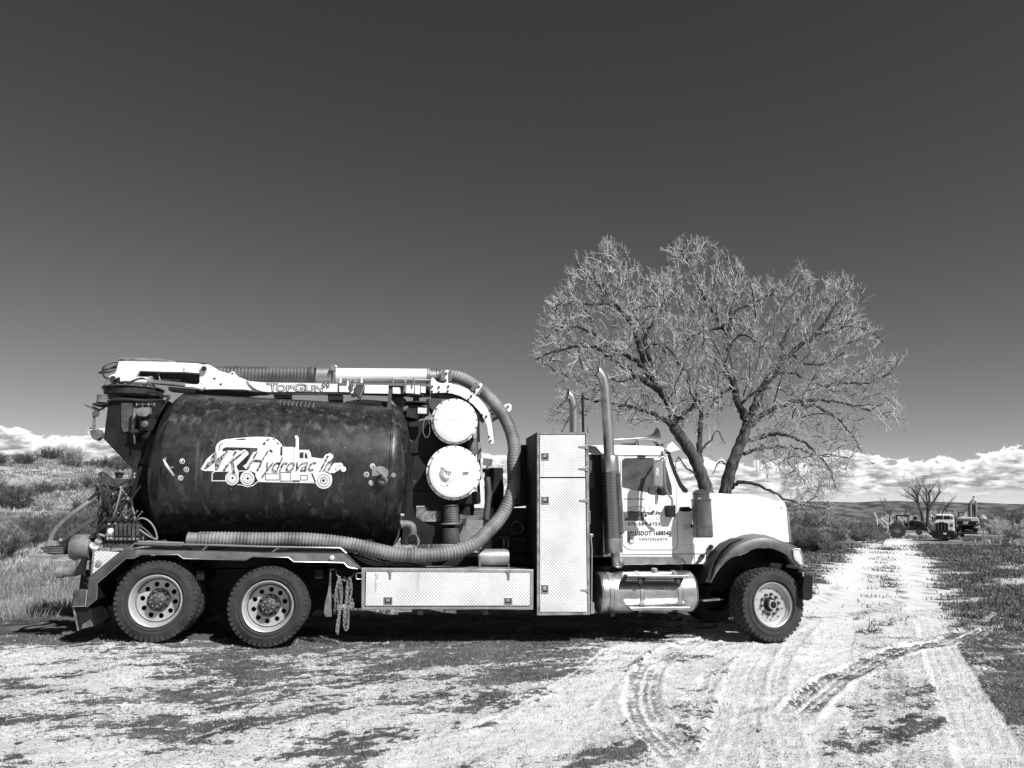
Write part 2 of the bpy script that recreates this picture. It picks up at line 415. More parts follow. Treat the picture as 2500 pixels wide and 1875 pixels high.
def macro(x, y):
    """height of the land without the small relief"""
    z = np.interp(x, [-12, -5, -2.82, -1.48, 1.0, 5.37, 12], [.15, .135, .112, .028, .0, -.078, -.15])
    dist = np.hypot(x, y+10.4)
    z = z - 0.20*sstep(18, 70, dist)
    az = np.degrees(np.arctan2(x, y+10.4))
    left = 1-sstep(-13, 9, az)                       # the bank behind the truck's tail
    bank = sstep(16, 66, dist)*left
    z = z + bank*(6.1 + 0.7*(fbm(x*.05, y*.05, 3)-.5)) - sstep(70, 260, dist)*left*1.2
    z = z + sstep(26, 60, dist)*(1-sstep(240, 500, dist))*(.35+.75*left)*(fbm(x*.07, y*.07, 11)-.5)
    z = z + sstep(9, 22, dist)*.22*(fbm(x*.35, y*.35, 12)-.5)
    return z
def ground_z(x, y): return float(macro(np.array([float(x)]), np.array([float(y)]))[0])
def G(px, py):
    """where the sight line of a photo position meets the land (positions below the horizon)"""
    d = ray(px, py); P = CAM + d*((0 - CAM.z)/min(d.z, -1e-3))
    for i in range(6):
        P = CAM + d*((ground_z(P.x, P.y) - CAM.z)/min(d.z, -1e-3))
    return P
zR = Z(1250, 1400, 1.7696); zP = Z(0, 0, 1)
TRACKS = [  # (zoom, points, half width m, depth, lug strength, lightness)
    (zR, [(960, 268), (840, 285), (700, 325), (610, 390), (565, 470), (562, 560), (600, 650), (690, 760), (800, 850), (860, 910)], .17, .026, 1.1, .95),
    (zR, [(1000, 285), (860, 312), (740, 345), (660, 385), (560, 480)], .10, .012, 1, .5),
    (zR, [(2060, 215), (1960, 262), (1860, 298), (1700, 325), (1560, 378), (1430, 440), (1350, 490), (1250, 575), (1180, 640)], .17, .034, 1.6, .45),
    (zR, [(1180, 205), (1290, 190), (1430, 182), (1550, 162), (1640, 128), (1690, 95), (1655, 66), (1560, 62)], .15, .028, 1.2, .7),
    (zR, [(1768, -70), (1770, 20), (1795, 150), (1835, 280), (1910, 450), (1985, 600), (2060, 760), (2120, 900)], .24, .016, .5, 1),
    (zR, [(1560, -60), (1510, 20), (1470, 100), (1420, 190), (1380, 340), (1320, 480), (1230, 640), (1160, 860)], .26, .012, .12, 1),
    (zR, [(1250, 195), (1130, 270), (1040, 380), (985, 520), (950, 700), (890, 900)], .20, .016, .45, .9),
    (zR, [(1300, 200), (1200, 300), (1130, 400), (1110, 560), (1150, 700), (1190, 900)], .16, .012, .5, .7),
    (zR, [(1790, 60), (1850, 130), (1920, 215), (1990, 225), (2040, 180)], .14, .012, .7, .15),
    (zR, [(1835, -40), (1865, 80), (1925, 160), (2010, 235), (2140, 420)], .12, .012, .6, .15),
    (zR, [(1430, 282), (1600, 278), (1780, 282), (1900, 268), (2020, 200), (2120, 120)], .08, .010, 1.4, .2),
    (zR, [(1480, 500), (1700, 492), (1900, 500)], .11, .012, 1.4, .1),
    (zR, [(1640, 395), (1650, 520), (1680, 650)], .11, .010, 1, .2),
    (zR, [(560, 300), (420, 390), (300, 500), (150, 600), (-60, 700), (-400, 800)], .24, .012, .2, .75),
    (zR, [(300, 600), (200, 700), (80, 860)], .22, .012, .2, .6),
    (zP, [(1985, 1500), (2030, 1450), (2072, 1405), (2105, 1362), (2132, 1336), (2165, 1320), (2240, 1311)], .34, .014, .0, 1),
    (zP, [(2262, 1500), (2240, 1445), (2218, 1395), (2200, 1352), (2196, 1330), (2230, 1316), (2320, 1309)], .34, .014, .0, 1),
    (zP, [(2130, 1500), (2140, 1450), (2150, 1400), (2160, 1350)], .20, .010, .0, .5),
    (zR, [(470, 470), (480, 560), (530, 660), (620, 780), (700, 900)], .035, .012, .0, .8), (zR, [(640, 420), (628, 500), (650, 600), (740, 720), (840, 830)], .03, .014, .0, .7),
    (zR, [(1040, 300), (960, 420), (925, 560), (900, 700), (840, 860)], .03, .013, .0, .9), (zR, [(1240, 220), (1180, 330), (1150, 480), (1120, 640), (1080, 860)], .03, .014, .0, .9),
    (zR, [(1400, 170), (1390, 300), (1340, 420), (1290, 560), (1260, 700), (1330, 860)], .035, .012, .0, .8), (zR, [(1720, 0), (1745, 140), (1780, 260), (1840, 420), (1900, 600), (1960, 840)], .03, .014, .0, .9),
    (zR, [(1420, 40), (1370, 120), (1290, 170), (1200, 215)], .03, .012, .0, .8), (zR, [(1250, 125), (1400, 95), (1480, 95), (1620, 78), (1700, 100)], .03, .010, .0, .8), (zR, [(1500, 300), (1490, 420), (1470, 560), (1480, 800)], .05, .010, .6, .4),
    (zR, [(1600, 300), (1620, 440), (1640, 620), (1660, 840)], .05, .010, .6, .3), (zR, [(700, 400), (860, 350), (1000, 310)], .06, .010, .9, .3), (zR, [(1080, 240), (1000, 330), (860, 420), (800, 520)], .05, .010, .8, .2),
    (zR, [(400, 330), (230, 450), (60, 560), (-200, 660), (-500, 740)], .03, .010, .0, .8), (zR, [(520, 400), (400, 520), (330, 640), (180, 780), (60, 880)], .03, .012, .0, .8),
    (zR, [(1270, 130), (1360, 105), (1440, 40), (1540, 0)], .16, .016, .8, .6),
]
DX = [0, 250, 500, 750, 1000, 1250, 1500, 1750, 2000, 2125, 2250, 2375, 2500]
DY = [1300, 1345, 1400, 1450, 1500, 1545, 1580, 1630, 1680, 1750, 1820, 1875, 2000]
DENS = [  # short grass cover; dark turf packed under the truck to deepen its shade
    [.6, .6, .6, .6, .6, .6, .6, .7, .7, .30, .35, .8, .8],
    [.6, .6, .6, .6, .6, .6, .6, .7, .60, .22, .32, .85, .85],
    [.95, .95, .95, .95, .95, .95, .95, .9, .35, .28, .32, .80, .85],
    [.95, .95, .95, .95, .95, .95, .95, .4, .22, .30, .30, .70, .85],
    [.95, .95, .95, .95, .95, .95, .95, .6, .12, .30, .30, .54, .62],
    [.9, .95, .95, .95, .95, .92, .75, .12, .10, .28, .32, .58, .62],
    [.45, .42, .54, .66, .74, .70, .30, .12, .15, .35, .30, .58, .64],
    [.22, .28, .52, .50, .56, .56, .28, .26, .12, .48, .34, .60, .68],
    [.50, .26, .62, .44, .50, .48, .26, .34, .10, .38, .50, .45, .74],
    [.48, .52, .42, .44, .30, .44, .28, .44, .20, .40, .50, .30, .60],
    [.20, .36, .42, .34, .34, .40, .42, .38, .32, .44, .44, .20, .55],
    [.30, .30, .38, .34, .30, .40, .44, .40, .36, .44, .44, .20, .5],
    [.3, .3, .3, .3, .3, .4, .4, .4, .36, .4, .4, .3, .5]]
DENS = np.array(DENS)
def pix(X, Y, Zv):
    D = np.stack([X-CAM.x, Y-CAM.y, Zv-CAM.z], -1); z = D@np.array(FWD); z = np.where(z < .3, .3, z)
    return 1250+FPX*(D@np.array(RIGHT))/z, 937.5-FPX*(D@np.array(UPV))/z
def density(X, Y, Zv):
    px, py = pix(X, Y, Zv); fx = np.interp(px, DX, range(len(DX))); fy = np.interp(py, DY, range(len(DY)))
    ix = np.clip(fx.astype(int), 0, len(DX)-2); iy = np.clip(fy.astype(int), 0, len(DY)-2); tx, ty = fx-ix, fy-iy
    d = (DENS[iy, ix]*(1-tx)+DENS[iy, ix+1]*tx)*(1-ty)+(DENS[iy+1, ix]*(1-tx)+DENS[iy+1, ix+1]*tx)*ty
    # the track narrowing towards the parked machines
    yy = [1296, 1306, 1314, 1322, 1345, 1400, 1450, 1500]; l = np.interp(py, yy, [2150, 2140, 2122, 2108, 2085, 2015, 1985, 1900]); r_ = np.interp(py, yy, [2390, 2360, 2290, 2215, 2248, 2285, 2320, 2360])
    e = (np.minimum(px-l, r_-px)+(fbm(X*.9, Y*.9, 401, 5, .6)-.5)*np.interp(py, yy, [20, 30, 40, 60, 90, 150, 190, 220]))/np.interp(py, yy, [10, 10, 12, 14, 20, 30, 40, 50]); inside = np.clip(e*.5+.5, 0, 1)
    mid = np.exp(-(((px-(l+r_)/2)/((r_-l)*.16+1))**2))*.30*(py > 1330); far_ = np.where(px > l, .60, .62)
    dr = inside*(.10+mid)+(1-inside)*far_; w = sstep(1475, 1430, py)*(px > 1900)
    return d*(1-w)+dr*w
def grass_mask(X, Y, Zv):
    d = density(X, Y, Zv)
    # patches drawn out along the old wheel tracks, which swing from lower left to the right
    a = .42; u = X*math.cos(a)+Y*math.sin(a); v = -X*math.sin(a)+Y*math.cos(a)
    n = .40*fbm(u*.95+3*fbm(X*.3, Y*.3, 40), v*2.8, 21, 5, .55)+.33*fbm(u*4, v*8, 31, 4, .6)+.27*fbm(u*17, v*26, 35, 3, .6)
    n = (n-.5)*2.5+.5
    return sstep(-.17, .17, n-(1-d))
def grow(a, b, step, first, g=1.13, lim=1e9):
    out = [first]; s = step
    while out[-1] < b: out.append(out[-1]+s); s = min(s*g, lim)
    return out
STEP = .025
def axis_lines(lo, hi, far_lo, far_hi, g=1.11, mid_hi=0, mid_lo=0, lim=.2):
    n = int(round((hi-lo)/STEP)); m = [lo+STEP*i for i in range(n+1)]
    def outw(first, end, mid):
        o = grow(0, mid, STEP*1.5, first, g, lim) if mid > first else [first]
        return o[1:]+grow(0, end, max(STEP*1.5, (o[-1]-o[-2]) if len(o) > 1 else 0), o[-1], g)[1:]
    up = outw(hi, far_hi, mid_hi); dn = [lo-(v-hi) for v in outw(hi, hi-far_lo+lo, mid_lo)]
    return np.array(dn[::-1]+m+up)
gx = axis_lines(-5.2, 10.2, -4500, 4500, 1.11, 56, 26, .22); gy = axis_lines(-5.9, 1.0, -400, 4500, 1.055)
X, Y = np.meshgrid(gx, gy, indexing='ij'); Zm = macro(X, Y)
near = sstep(-7, -5.5, Y)*(1-sstep(14, 30, Y))*sstep(-9, -6, X)*(1-sstep(16, 32, X))
# ruts
rut = np.zeros_like(X); light = np.zeros_like(X); lug = np.zeros_like(X); berm = np.zeros_like(X)
sel = (Y > -7) & (Y < 70) & (X > -7) & (X < 56) & (X > Y*.35-8); Xs, Ys = X[sel], Y[sel]
rs, ls, gs, bs = (np.zeros(len(Xs)) for _ in range(4))
for z, pts, hw, dep, lg, li in TRACKS:
    P = catmull([Vector((G(*z(*p)).x, G(*z(*p)).y, 0)) for p in pts], 8); best = np.full(len(Xs), 9.0); sd = np.zeros(len(Xs)); al = np.zeros(len(Xs)); acc = 0
    for a, b in zip(P, P[1:]):
        dx, dy = b.x-a.x, b.y-a.y; l = math.hypot(dx, dy)
        if l < 1e-6: continue
        bb = (Xs > min(a.x, b.x)-.7) & (Xs < max(a.x, b.x)+.7) & (Ys > min(a.y, b.y)-.7) & (Ys < max(a.y, b.y)+.7); ii = np.nonzero(bb)[0]
        if len(ii):
            qx, qy = Xs[ii]-a.x, Ys[ii]-a.y; t = np.clip((qx*dx+qy*dy)/l/l, 0, 1); ex, ey = qx-t*dx, qy-t*dy; dd = np.hypot(ex, ey)
            cl = dd < best[ii]; jj = ii[cl]; best[jj] = dd[cl]; sd[jj] = ((dx*qy-dy*qx)/l)[cl]; al[jj] = acc+(t*l)[cl]
        acc += l
    ragged = 1+.25*(vnoise(Xs*3, Ys*3, 77)-.5)
    ins = (1-sstep(hw*.86, hw*1.05, best*ragged)); fade = sstep(0, .9, np.minimum(al, acc-al)+.25*(vnoise(Xs*5, Ys*5, 78)-.5)) if lg > .8 else 1.0; ins = ins*fade; rs = np.maximum(rs, ins*dep); ls = np.maximum(ls, ins*li)
    bs = np.maximum(bs, np.exp(-((best-hw*1.12)/.026)**2)*dep*.75*(lg > .4)*fade*(.2+1.4*fbm(Xs*7, Ys*7, 93, 3)))
    worn = sstep(.30, .50, fbm(Xs*2.2, Ys*2.2, 91, 3)) if lg < 1.2 else .55+.45*sstep(.3, .6, fbm(Xs*3.1, Ys*3.1, 91, 3))
    pat = (((al+np.abs(sd)*.35)/.062) % 1.0 < .42)*1.0*(((np.abs(sd)/(hw*2/5)) % 1.0) > .30)
    gs = np.maximum(gs, ins*pat*lg*worn)
rut[sel], light[sel], lug[sel], berm[sel] = rs, ls, gs, bs
fine = (fbm(X*1.3, Y*1.3, 50, 3)-.5)*.05 + (fbm(X*9, Y*9, 55, 4, .65)-.5)*.034
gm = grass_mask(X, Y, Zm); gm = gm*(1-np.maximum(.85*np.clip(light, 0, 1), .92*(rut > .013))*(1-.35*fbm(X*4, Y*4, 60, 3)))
Zf = Zm + near*(fine - rut + berm + lug*.02)
V = np.stack([X, Y, Zf], -1).reshape(-1, 3); nx, ny = len(gx), len(gy)
i = np.arange(nx-1)[:, None]*ny + np.arange(ny-1)[None]; F = np.stack([i, i+ny, i+ny+1, i+1], -1).reshape(-1, 4)
gme = fast_mesh(V, F, 'ground', True)
lit_ = density(X, Y, Zm)
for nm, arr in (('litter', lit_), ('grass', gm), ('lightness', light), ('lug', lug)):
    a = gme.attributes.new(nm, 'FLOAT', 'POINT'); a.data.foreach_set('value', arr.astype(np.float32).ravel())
def ground_mat():
    m = bpy.data.materials.new('dusty_earth'); m.use_nodes = True; nt = m.node_tree; N = nt.nodes.new; L = nt.links.new
    b = nt.nodes['Principled BSDF']; b.inputs['Roughness'].default_value = .95; b.inputs['Specular IOR Level'].default_value = .1
    geo = N('ShaderNodeNewGeometry')
    def att(n): a = N('ShaderNodeAttribute'); a.attribute_name = n; return a.outputs['Fac']
    def Mx(op, a, b_=None, clamp=False):
        n = N('ShaderNodeMath'); n.operation = op; n.use_clamp = clamp
        for i, q in enumerate((a, b_)):
            if q is None: continue
            if isinstance(q, (int, float)): n.inputs[i].default_value = q
            else: L(q, n.inputs[i])
        return n.outputs[0]
    def noise(s, d=6, r=.6):
        n = N('ShaderNodeTexNoise'); n.inputs['Scale'].default_value = s; n.inputs['Detail'].default_value = d; n.inputs['Roughness'].default_value = r
        L(geo.outputs['Position'], n.inputs['Vector']); return n.outputs[0]
    def mixf(f, a, c):
        n = N('ShaderNodeMix'); n.data_type = 'FLOAT'; L(f, n.inputs[0])
        for i, q in ((2, a), (3, c)):
            if isinstance(q, (int, float)): n.inputs[i].default_value = q
            else: L(q, n.inputs[i])
        return n.outputs[0]
    dirt = mixf(Mx('MULTIPLY', Mx('SUBTRACT', noise(2.2, 8, .65), .38), 4, True), .56, .78)
    lit = Mx('SUBTRACT', noise(30, 5, .8), Mx('SUBTRACT', .605, Mx('MULTIPLY', att('litter'), .20)))
    dirt = mixf(Mx('MULTIPLY', Mx('MULTIPLY', lit, 14, True), Mx('SUBTRACT', 1.0, Mx('MULTIPLY', att('lightness'), .85))), dirt, .11)
    dirt = mixf(Mx('MULTIPLY', att('lightness'), .75), dirt, .72)
    dirt = mixf(Mx('MULTIPLY', att('lug'), .85), dirt, .10)
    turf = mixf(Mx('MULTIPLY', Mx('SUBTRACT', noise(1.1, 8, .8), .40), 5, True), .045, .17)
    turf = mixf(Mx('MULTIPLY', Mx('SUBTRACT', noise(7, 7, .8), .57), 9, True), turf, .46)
    # ragged meeting of grass and dust
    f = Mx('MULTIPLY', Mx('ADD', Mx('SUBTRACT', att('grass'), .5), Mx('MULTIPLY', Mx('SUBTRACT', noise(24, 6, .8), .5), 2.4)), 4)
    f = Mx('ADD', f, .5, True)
    # beyond the yard the dry grassland takes over
    sx = N('ShaderNodeSeparateXYZ'); L(geo.outputs['Position'], sx.inputs[0])
    wild = mixf(Mx('MULTIPLY', Mx('SUBTRACT', noise(.35, 8, .72), .42), 6, True), .08, .40)
    wild = mixf(Mx('MULTIPLY', Mx('SUBTRACT', noise(2.2, 7, .8), .50), 8, True), wild, .06)
    fw = att('wild')
    col = mixf(fw, mixf(f, dirt, turf), wild)
    cc = N('ShaderNodeCombineColor')
    for i in range(3): L(col, cc.inputs[i])
    L(cc.outputs[0], b.inputs['Base Color'])
    bn = N('ShaderNodeBump'); bn.inputs['Distance'].default_value = .03; bn.inputs['Strength'].default_value = .9
    L(noise(38, 6, .7), bn.inputs['Height']); L(bn.outputs[0], b.inputs['Normal'])
    return m
# the track to the far vehicles: a strip of bare dust between grass
def road_w(X, Y):
    return None
PXg, PYg = pix(X, Y, Zm); dist = np.hypot(X, Y+10.4)
wild = np.where(X < 2, sstep(2.8, 4.2, Y+.5*(fbm(X*.8, Y*.8, 70)-.5)*4), 0)
# right of the truck: brush begins behind the grass verge left of the track, and past the bend
edge_y = 1309+6*(fbm(X*.4, Y*.4, 72)-.5)
wild = np.where(X >= 2, sstep(0, 10, edge_y-PYg)*(dist > 30), wild)
lowl = (X >= 2) & (PXg < 2060)
wild = np.where(lowl, np.maximum(wild, sstep(1352, 1335, PYg)*(PXg < 2000)+sstep(1330, 1318, PYg)*(PXg >= 2000)), wild)
a = gme.attributes.new('wild', 'FLOAT', 'POINT'); a.data.foreach_set('value', wild.astype(np.float32).ravel())
MT['ground'] = ground_mat()
ground = link('ground', gme, 'ground'); ground['kind'] = 'structure'

# far hills beyond the plain
def hills():
    az = np.radians(np.linspace(-70, 80, 260)); rows = [(2600, 0), (2700, .35), (2850, .7), (3000, 1.0), (3400, .8), (4200, 0)]
    prof = 48+14*(fbm(np.degrees(az)*.16, az*0, 5, 4)-.5)*2+7*(fbm(np.degrees(az)*.9, az*0, 8, 4)-.5)
    prof = prof + 14*sstep(20, 30, np.degrees(az))*(1-sstep(30, 50, np.degrees(az)))
    V = []
    for r, k in rows:
        rr = r+120*(fbm(np.degrees(az)*.7, az*0+r, 15, 3)-.5); h = prof*k*(1+.35*(fbm(np.degrees(az)*1.7, az*0+r*.01, 25, 4)-.5)*(k < 1))
        V.append(np.stack([np.sin(az)*rr, np.cos(az)*rr-10, h-1.5], -1))
    V = np.concatenate(V); n = len(az); m = len(rows); i = np.arange(m-1)[:, None]*n+np.arange(n-1)[None]
    me = fast_mesh(V, np.stack([i, i+1, i+n+1, i+n], -1).reshape(-1, 4), 'hills', True)
    o = link('hills', me, mat('distant_hill', .025, .95, v2=.13, nscale=.02, contrast=7)); o['kind'] = 'structure'
hills()
# ------------------------------------------------------------------ the vacuum truck
T = thing('hydrovac_truck', 'white long-nosed vacuum excavation truck with black debris tank and folded suction boom, parked side-on', 'truck', (1.2, 1.25, ground_z(1.2, 1.25)))
def P3(z, x, y, t): return TR(z(x, y), t)
def tp(z, t, *pts): return [TR(z(*p), t) for p in pts]          # points on one plane
def tq(z, *pts): return [TR(z(p[0], p[1]), p[2]) for p in pts]  # points with their own depth
def fl(y): return lambda px, py: TR((px, py), y)
YC = 1.25

# ---- wheels
def tyre_geo(R_, W, rim_r, lugs, tread=.016, seg=72, bl=.62):
    h = W/2
    prof = [(-h*.72, rim_r), (-h*.86, rim_r+.012), (-h*.98, rim_r+.06), (-h, (R_+rim_r)/2-.01), (-h*.98, R_-.085), (-h*.90, R_-.035), (-h*.80, R_-tread-.006),
            (-h*.5, R_-tread), (h*.5, R_-tread), (h*.80, R_-tread-.006), (h*.90, R_-.035), (h*.98, R_-.085), (h, (R_+rim_r)/2-.01), (h*.98, rim_r+.06), (h*.86, rim_r+.012), (h*.72, rim_r)]
    G_ = [g_lathe(prof, (0, 0, 0), (0, 1, 0), seg)]
    # moulded rings on the side wall
    for rr, dz in ((R_-.10, .004), (rim_r+.045, .004)):
        for s in (-1, 1): G_.append(g_lathe([(s*h*.97, rr-.008), (s*(h*1.0+dz), rr-.004), (s*(h*1.0+dz), rr+.004), (s*h*.97, rr+.008)], (0, 0, 0), (0, 1, 0), 48))
    rows = 5; V, F = [], []
    for r in range(rows):
        for k in range(lugs):
            a = 2*math.pi*(k+(.5 if r % 2 else 0))/lugs; da = 2*math.pi/lugs*bl/2; y0 = -h*.93+2*h*.93*r/rows; y1 = y0+2*h*.93/rows*.80
            ext = r in (0, rows-1); o = len(V); sk = da*.5*(1 if r % 2 else -1)
            for (yy, s) in ((y0, -1), (y1, 1)):
                for aa in (a-da+sk*s, a+da+sk*s):
                    edge = ext and ((r == 0 and s == -1) or (r == rows-1 and s == 1)); ro = R_-(.010 if edge else 0)
                    for rr in ((R_-.065 if edge else R_-tread-.008), ro): V.append((math.sin(aa)*rr, yy, math.cos(aa)*rr))
            F += [(o+q[0], o+q[1], o+q[2], o+q[3]) for q in ((1, 3, 7, 5), (0, 1, 5, 4), (2, 6, 7, 3), (0, 2, 3, 1), (4, 5, 7, 6))]
    return join(*G_, (V, F))
def disc_holes(R_, holes, y0, y1, rin=0.0, n=64):
    f2 = Frame()
    lo = [[(R_*math.cos(2*math.pi*i/n), R_*math.sin(2*math.pi*i/n)) for i in range(n)]]
    for cx, cz, r in holes: lo.append([(cx+r*math.cos(-2*math.pi*i/14), cz+r*math.sin(-2*math.pi*i/14)) for i in range(14)])
    if rin: lo.append([(rin*math.cos(-2*math.pi*i/32), rin*math.sin(-2*math.pi*i/32)) for i in range(32)])
    d2 = [[Vector((x, z, 0)) for x, z in l] for l in lo]; tr = tessellate_polygon(d2); flat = [p for l in lo for p in l]; N_ = len(flat)
    V = [(x, y0, z) for x, z in flat]+[(x, y1, z) for x, z in flat]; F = [t for t in tr]+[tuple(i+N_ for i in t[::-1]) for t in tr]; o = 0
    for l in lo:
        m_ = len(l); F += [(o+i, o+(i+1) % m_, o+(i+1) % m_+N_, o+i+N_) for i in range(m_)]; o += m_
    return V, F
def rear_wheel(cx, cz, yf=.02, spin=0.0, dual=True, parent=T, toy=None):
    """dished disc wheel with ten round hand holes, seen from its hollow side"""
    Rt, rim = .497, .305; W = .28; yc = yf+W/2
    prof = [(-.128, rim-.006), (-.135, rim+.006), (-.125, rim+.014), (-.112, rim), (-.09, rim-.022), (.02, rim-.042), (.06, rim-.048), (.12, rim-.045)]
    V, F = join(g_lathe(prof, (0, 0, 0), (0, 1, 0), 56), g_lathe([(-.020, rim-.05), (.055, rim-.042)], (0, 0, 0), (0, 1, 0), 56),
                disc_holes(rim-.04, [(.197*math.cos(2*math.pi*(k+.5)/10+spin), .197*math.sin(2*math.pi*(k+.5)/10+spin), .031) for k in range(10)], .035, .048, .10))
    o = link('wheel', mesh(V, F), 'rim', parent, smooth='auto', loc=Vector((cx, yc, cz))-parent.location)
    def sub(n, VF, m, **k): return link(n, mesh(*VF), m, o, smooth='auto', **k)
    sub('tyre', tyre_geo(Rt, W, rim, 46), 'rubber')
    if dual:
        t2 = sub('inner_tyre', tyre_geo(Rt, W, rim, 46), 'rubber'); t2.location = (0, .33, 0)
    sub('hub', join(g_lathe([(.034, .142), (.02, .142), (.015, .10), (-.05, .098), (-.06, .085), (-.085, .085), (-.09, .055), (-.105, .05), (-.11, 0)], (0, 0, 0), (0, 1, 0), 32)), 'hub')
    sub('brake_drum', g_lathe([(.06, .26), (.25, .26), (.26, 0)], (0, 0, 0), (0, 1, 0), 32), 'black')
    for k in range(10):
        a = 2*math.pi*k/10+spin
        sub('lug_nut', g_lathe([(.035, .019), (.0, .017), (-.012, .008), (-.012, 0)], (.120*math.cos(a), 0, .120*math.sin(a)), (0, 1, 0), 6), 'hub')
    sub('hub_bolts', join(*[g_lathe([(-.084, .010), (-.096, .009), (-.096, 0)], (.066*math.cos(a), 0, .066*math.sin(a)), (0, 1, 0), 6) for a in np.arange(8)*math.pi/4+spin]), 'rim', stuff=True)
    return o
w1 = TR((379, 1467.8), .03); w2 = TR((653, 1481), .03)
rear_wheel(w1.x, w1.z, spin=.2); rear_wheel(w2.x, w2.z, spin=.55)
for w in (w1, w2):                                         # the far side
    o = link('far_tyre', mesh(*tyre_geo(.497, .28, .305, 30)), 'rubber', T, smooth='auto', loc=Vector((w.x, 2.2, w.z))-T.location)
    o = link('far_tyre', o.data, None, T, loc=Vector((w.x, 1.87, w.z))-T.location)
def front_wheel():
    c = TR(zI(1065, 1205), .05); Rt, rim, W = .507, .298, .385
    prof = [(-.165, rim-.006), (-.172, rim+.006), (-.162, rim+.012), (-.15, rim), (-.12, rim-.02), (-.09, rim-.03), (-.085, rim-.045)]
    holes = [(.212*math.cos(2*math.pi*(k+.5)/10), .212*math.sin(2*math.pi*(k+.5)/10), .013) for k in range(10)]
    V, F = join(g_lathe(prof, (0, 0, 0), (0, 1, 0), 56), disc_holes(rim-.044, holes, -.085, -.075, .09), g_lathe([(-.075, rim-.04), (.15, rim-.05)], (0, 0, 0), (0, 1, 0), 40))
    o = link('front_wheel', mesh(V, F), 'rim', T, smooth='auto', loc=Vector((c.x-.02, .05+.19, c.z))-T.location); o.rotation_euler = (0, 0, R(8))
    def sub(n, VF, m, **k): return link(n, mesh(*VF), m, o, smooth='auto', **k)
    sub('tyre', tyre_geo(Rt, W, rim, 40, bl=.7), 'rubber')
    sub('hub', g_lathe([(-.083, .10), (-.09, .098), (-.10, .088), (-.10, .078), (-.135, .075), (-.145, .06), (-.175, .058), (-.18, .04), (-.18, .028), (-.19, .026), (-.19, 0)], (0, 0, 0), (0, 1, 0), 32), 'black')
    sub('hub_cap', g_lathe([(-.150, .064), (-.158, .064), (-.178, .060), (-.178, .05), (-.172, .048)], (0, 0, 0), (0, 1, 0), 32, True), 'rim')
    for k in range(10):
        a = 2*math.pi*(k)/10+.1
        sub('lug_nut', g_lathe([(-.083, .024), (-.10, .022), (-.125, .019), (-.133, .01), (-.133, 0)], (.140*math.cos(a), 0, .140*math.sin(a)), (0, 1, 0), 6), 'hub')
    return c
fw = front_wheel()
link('far_front_tyre', mesh(*tyre_geo(.507, .385, .298, 30)), 'rubber', T, smooth='auto', loc=Vector((fw.x, 2.25, fw.z))-T.location)

for wx, yy, rr_ in ((w1, 2.2, .31), (w2, 2.2, .31), (w1, 1.87, .31), (w2, 1.87, .31), (fw, 2.25, .31)): lathe('far_wheel_disc', [(0, 0), (0, rr_), (.02, rr_), (.02, 0)], (wx.x, yy, wx.z), (0, 1, 0), 'black', T, 24)
print('contacts', w1.x, w1.z-.497, w2.x, w2.z-.497, fw.x, fw.z-.507, ground_z(w1.x, .2), ground_z(w2.x, .2), ground_z(fw.x, .2))
# ---- chassis
xr = TR((200, 1440), .9).x; xf = TR((1960, 1440), .9).x
zr = .80
box('frame_rail', (xr, xf-.25), (.80, .90), (zr-.12, zr+.16), 'black', T); box('frame_rail', (xr, xf-.25), (1.6, 1.7), (zr-.12, zr+.16), 'black', T)
for wx in (w1, w2): cyl('axle', (wx.x, .5, wx.z), (wx.x, 2.0, wx.z), .09, 'black', T); lathe('differential', [(-.2, .05), (-.12, .18), (.12, .18), (.2, .05)], (wx.x, 1.25, wx.z), (0, 1, 0), 'black', T, 20)
cyl('axle', (fw.x, .4, fw.z-.04), (fw.x, 2.1, fw.z-.04), .06, 'black', T)
box('subframe', (xr+.1, TR((1300, 1400), .7).x), (.78, 1.72), (.97, 1.10), 'black', T)
for px in (520, 790): box('crossmember', (TR((px, 1400), .9).x-.05, TR((px, 1400), .9).x+.05), (.15, 2.3), (.86, .98), 'black', T)
box('engine_block', (TR((1720, 1300), .9).x, TR((1930, 1300), .9).x), (.80, 1.7), (.62, 1.30), 'black', T, .03)
box('gearbox', (TR((1480, 1400), .9).x, TR((1700, 1400), .9).x), (.95, 1.55), (.5, 1.0), 'black', T, .05)
box('far_tool_box', (TR((880, 1400), .9).x, TR((1300, 1400), .9).x), (1.9, 2.45), (.42, .95), 'black', T)
box('far_fuel_tank', (TR((1460, 1400), .9).x, TR((1690, 1400), .9).x), (1.9, 2.45), (.42, .95), 'black', T, .1)
box('far_side_skirt', (TR((860, 1400), .9).x, TR((1720, 1400), .9).x), (2.0, 2.06), (.28, 1.1), 'black', T)
box('suspension_beam', (w1.x-.75, w2.x+.8), (.92, 1.05), (.38, .80), 'black', T, .02); box('suspension_beam', (w1.x-.75, w2.x+.8), (1.5, 1.6), (.38, .80), 'black', T, .02)
box('far_mud_guard', (w1.x-.7, w2.x+.95), (2.40, 2.43), (.30, 1.1), 'black', T)
box('front_cross_guard', (TR((1690, 1400), .9).x, TR((1900, 1400), .9).x), (2.46, 2.48), (.30, 1.1), 'black', T)
box('under_tray', (TR((800, 1500), .9).x, TR((1500, 1500), .9).x), (.70, 1.85), (.50, .78), 'black', T)

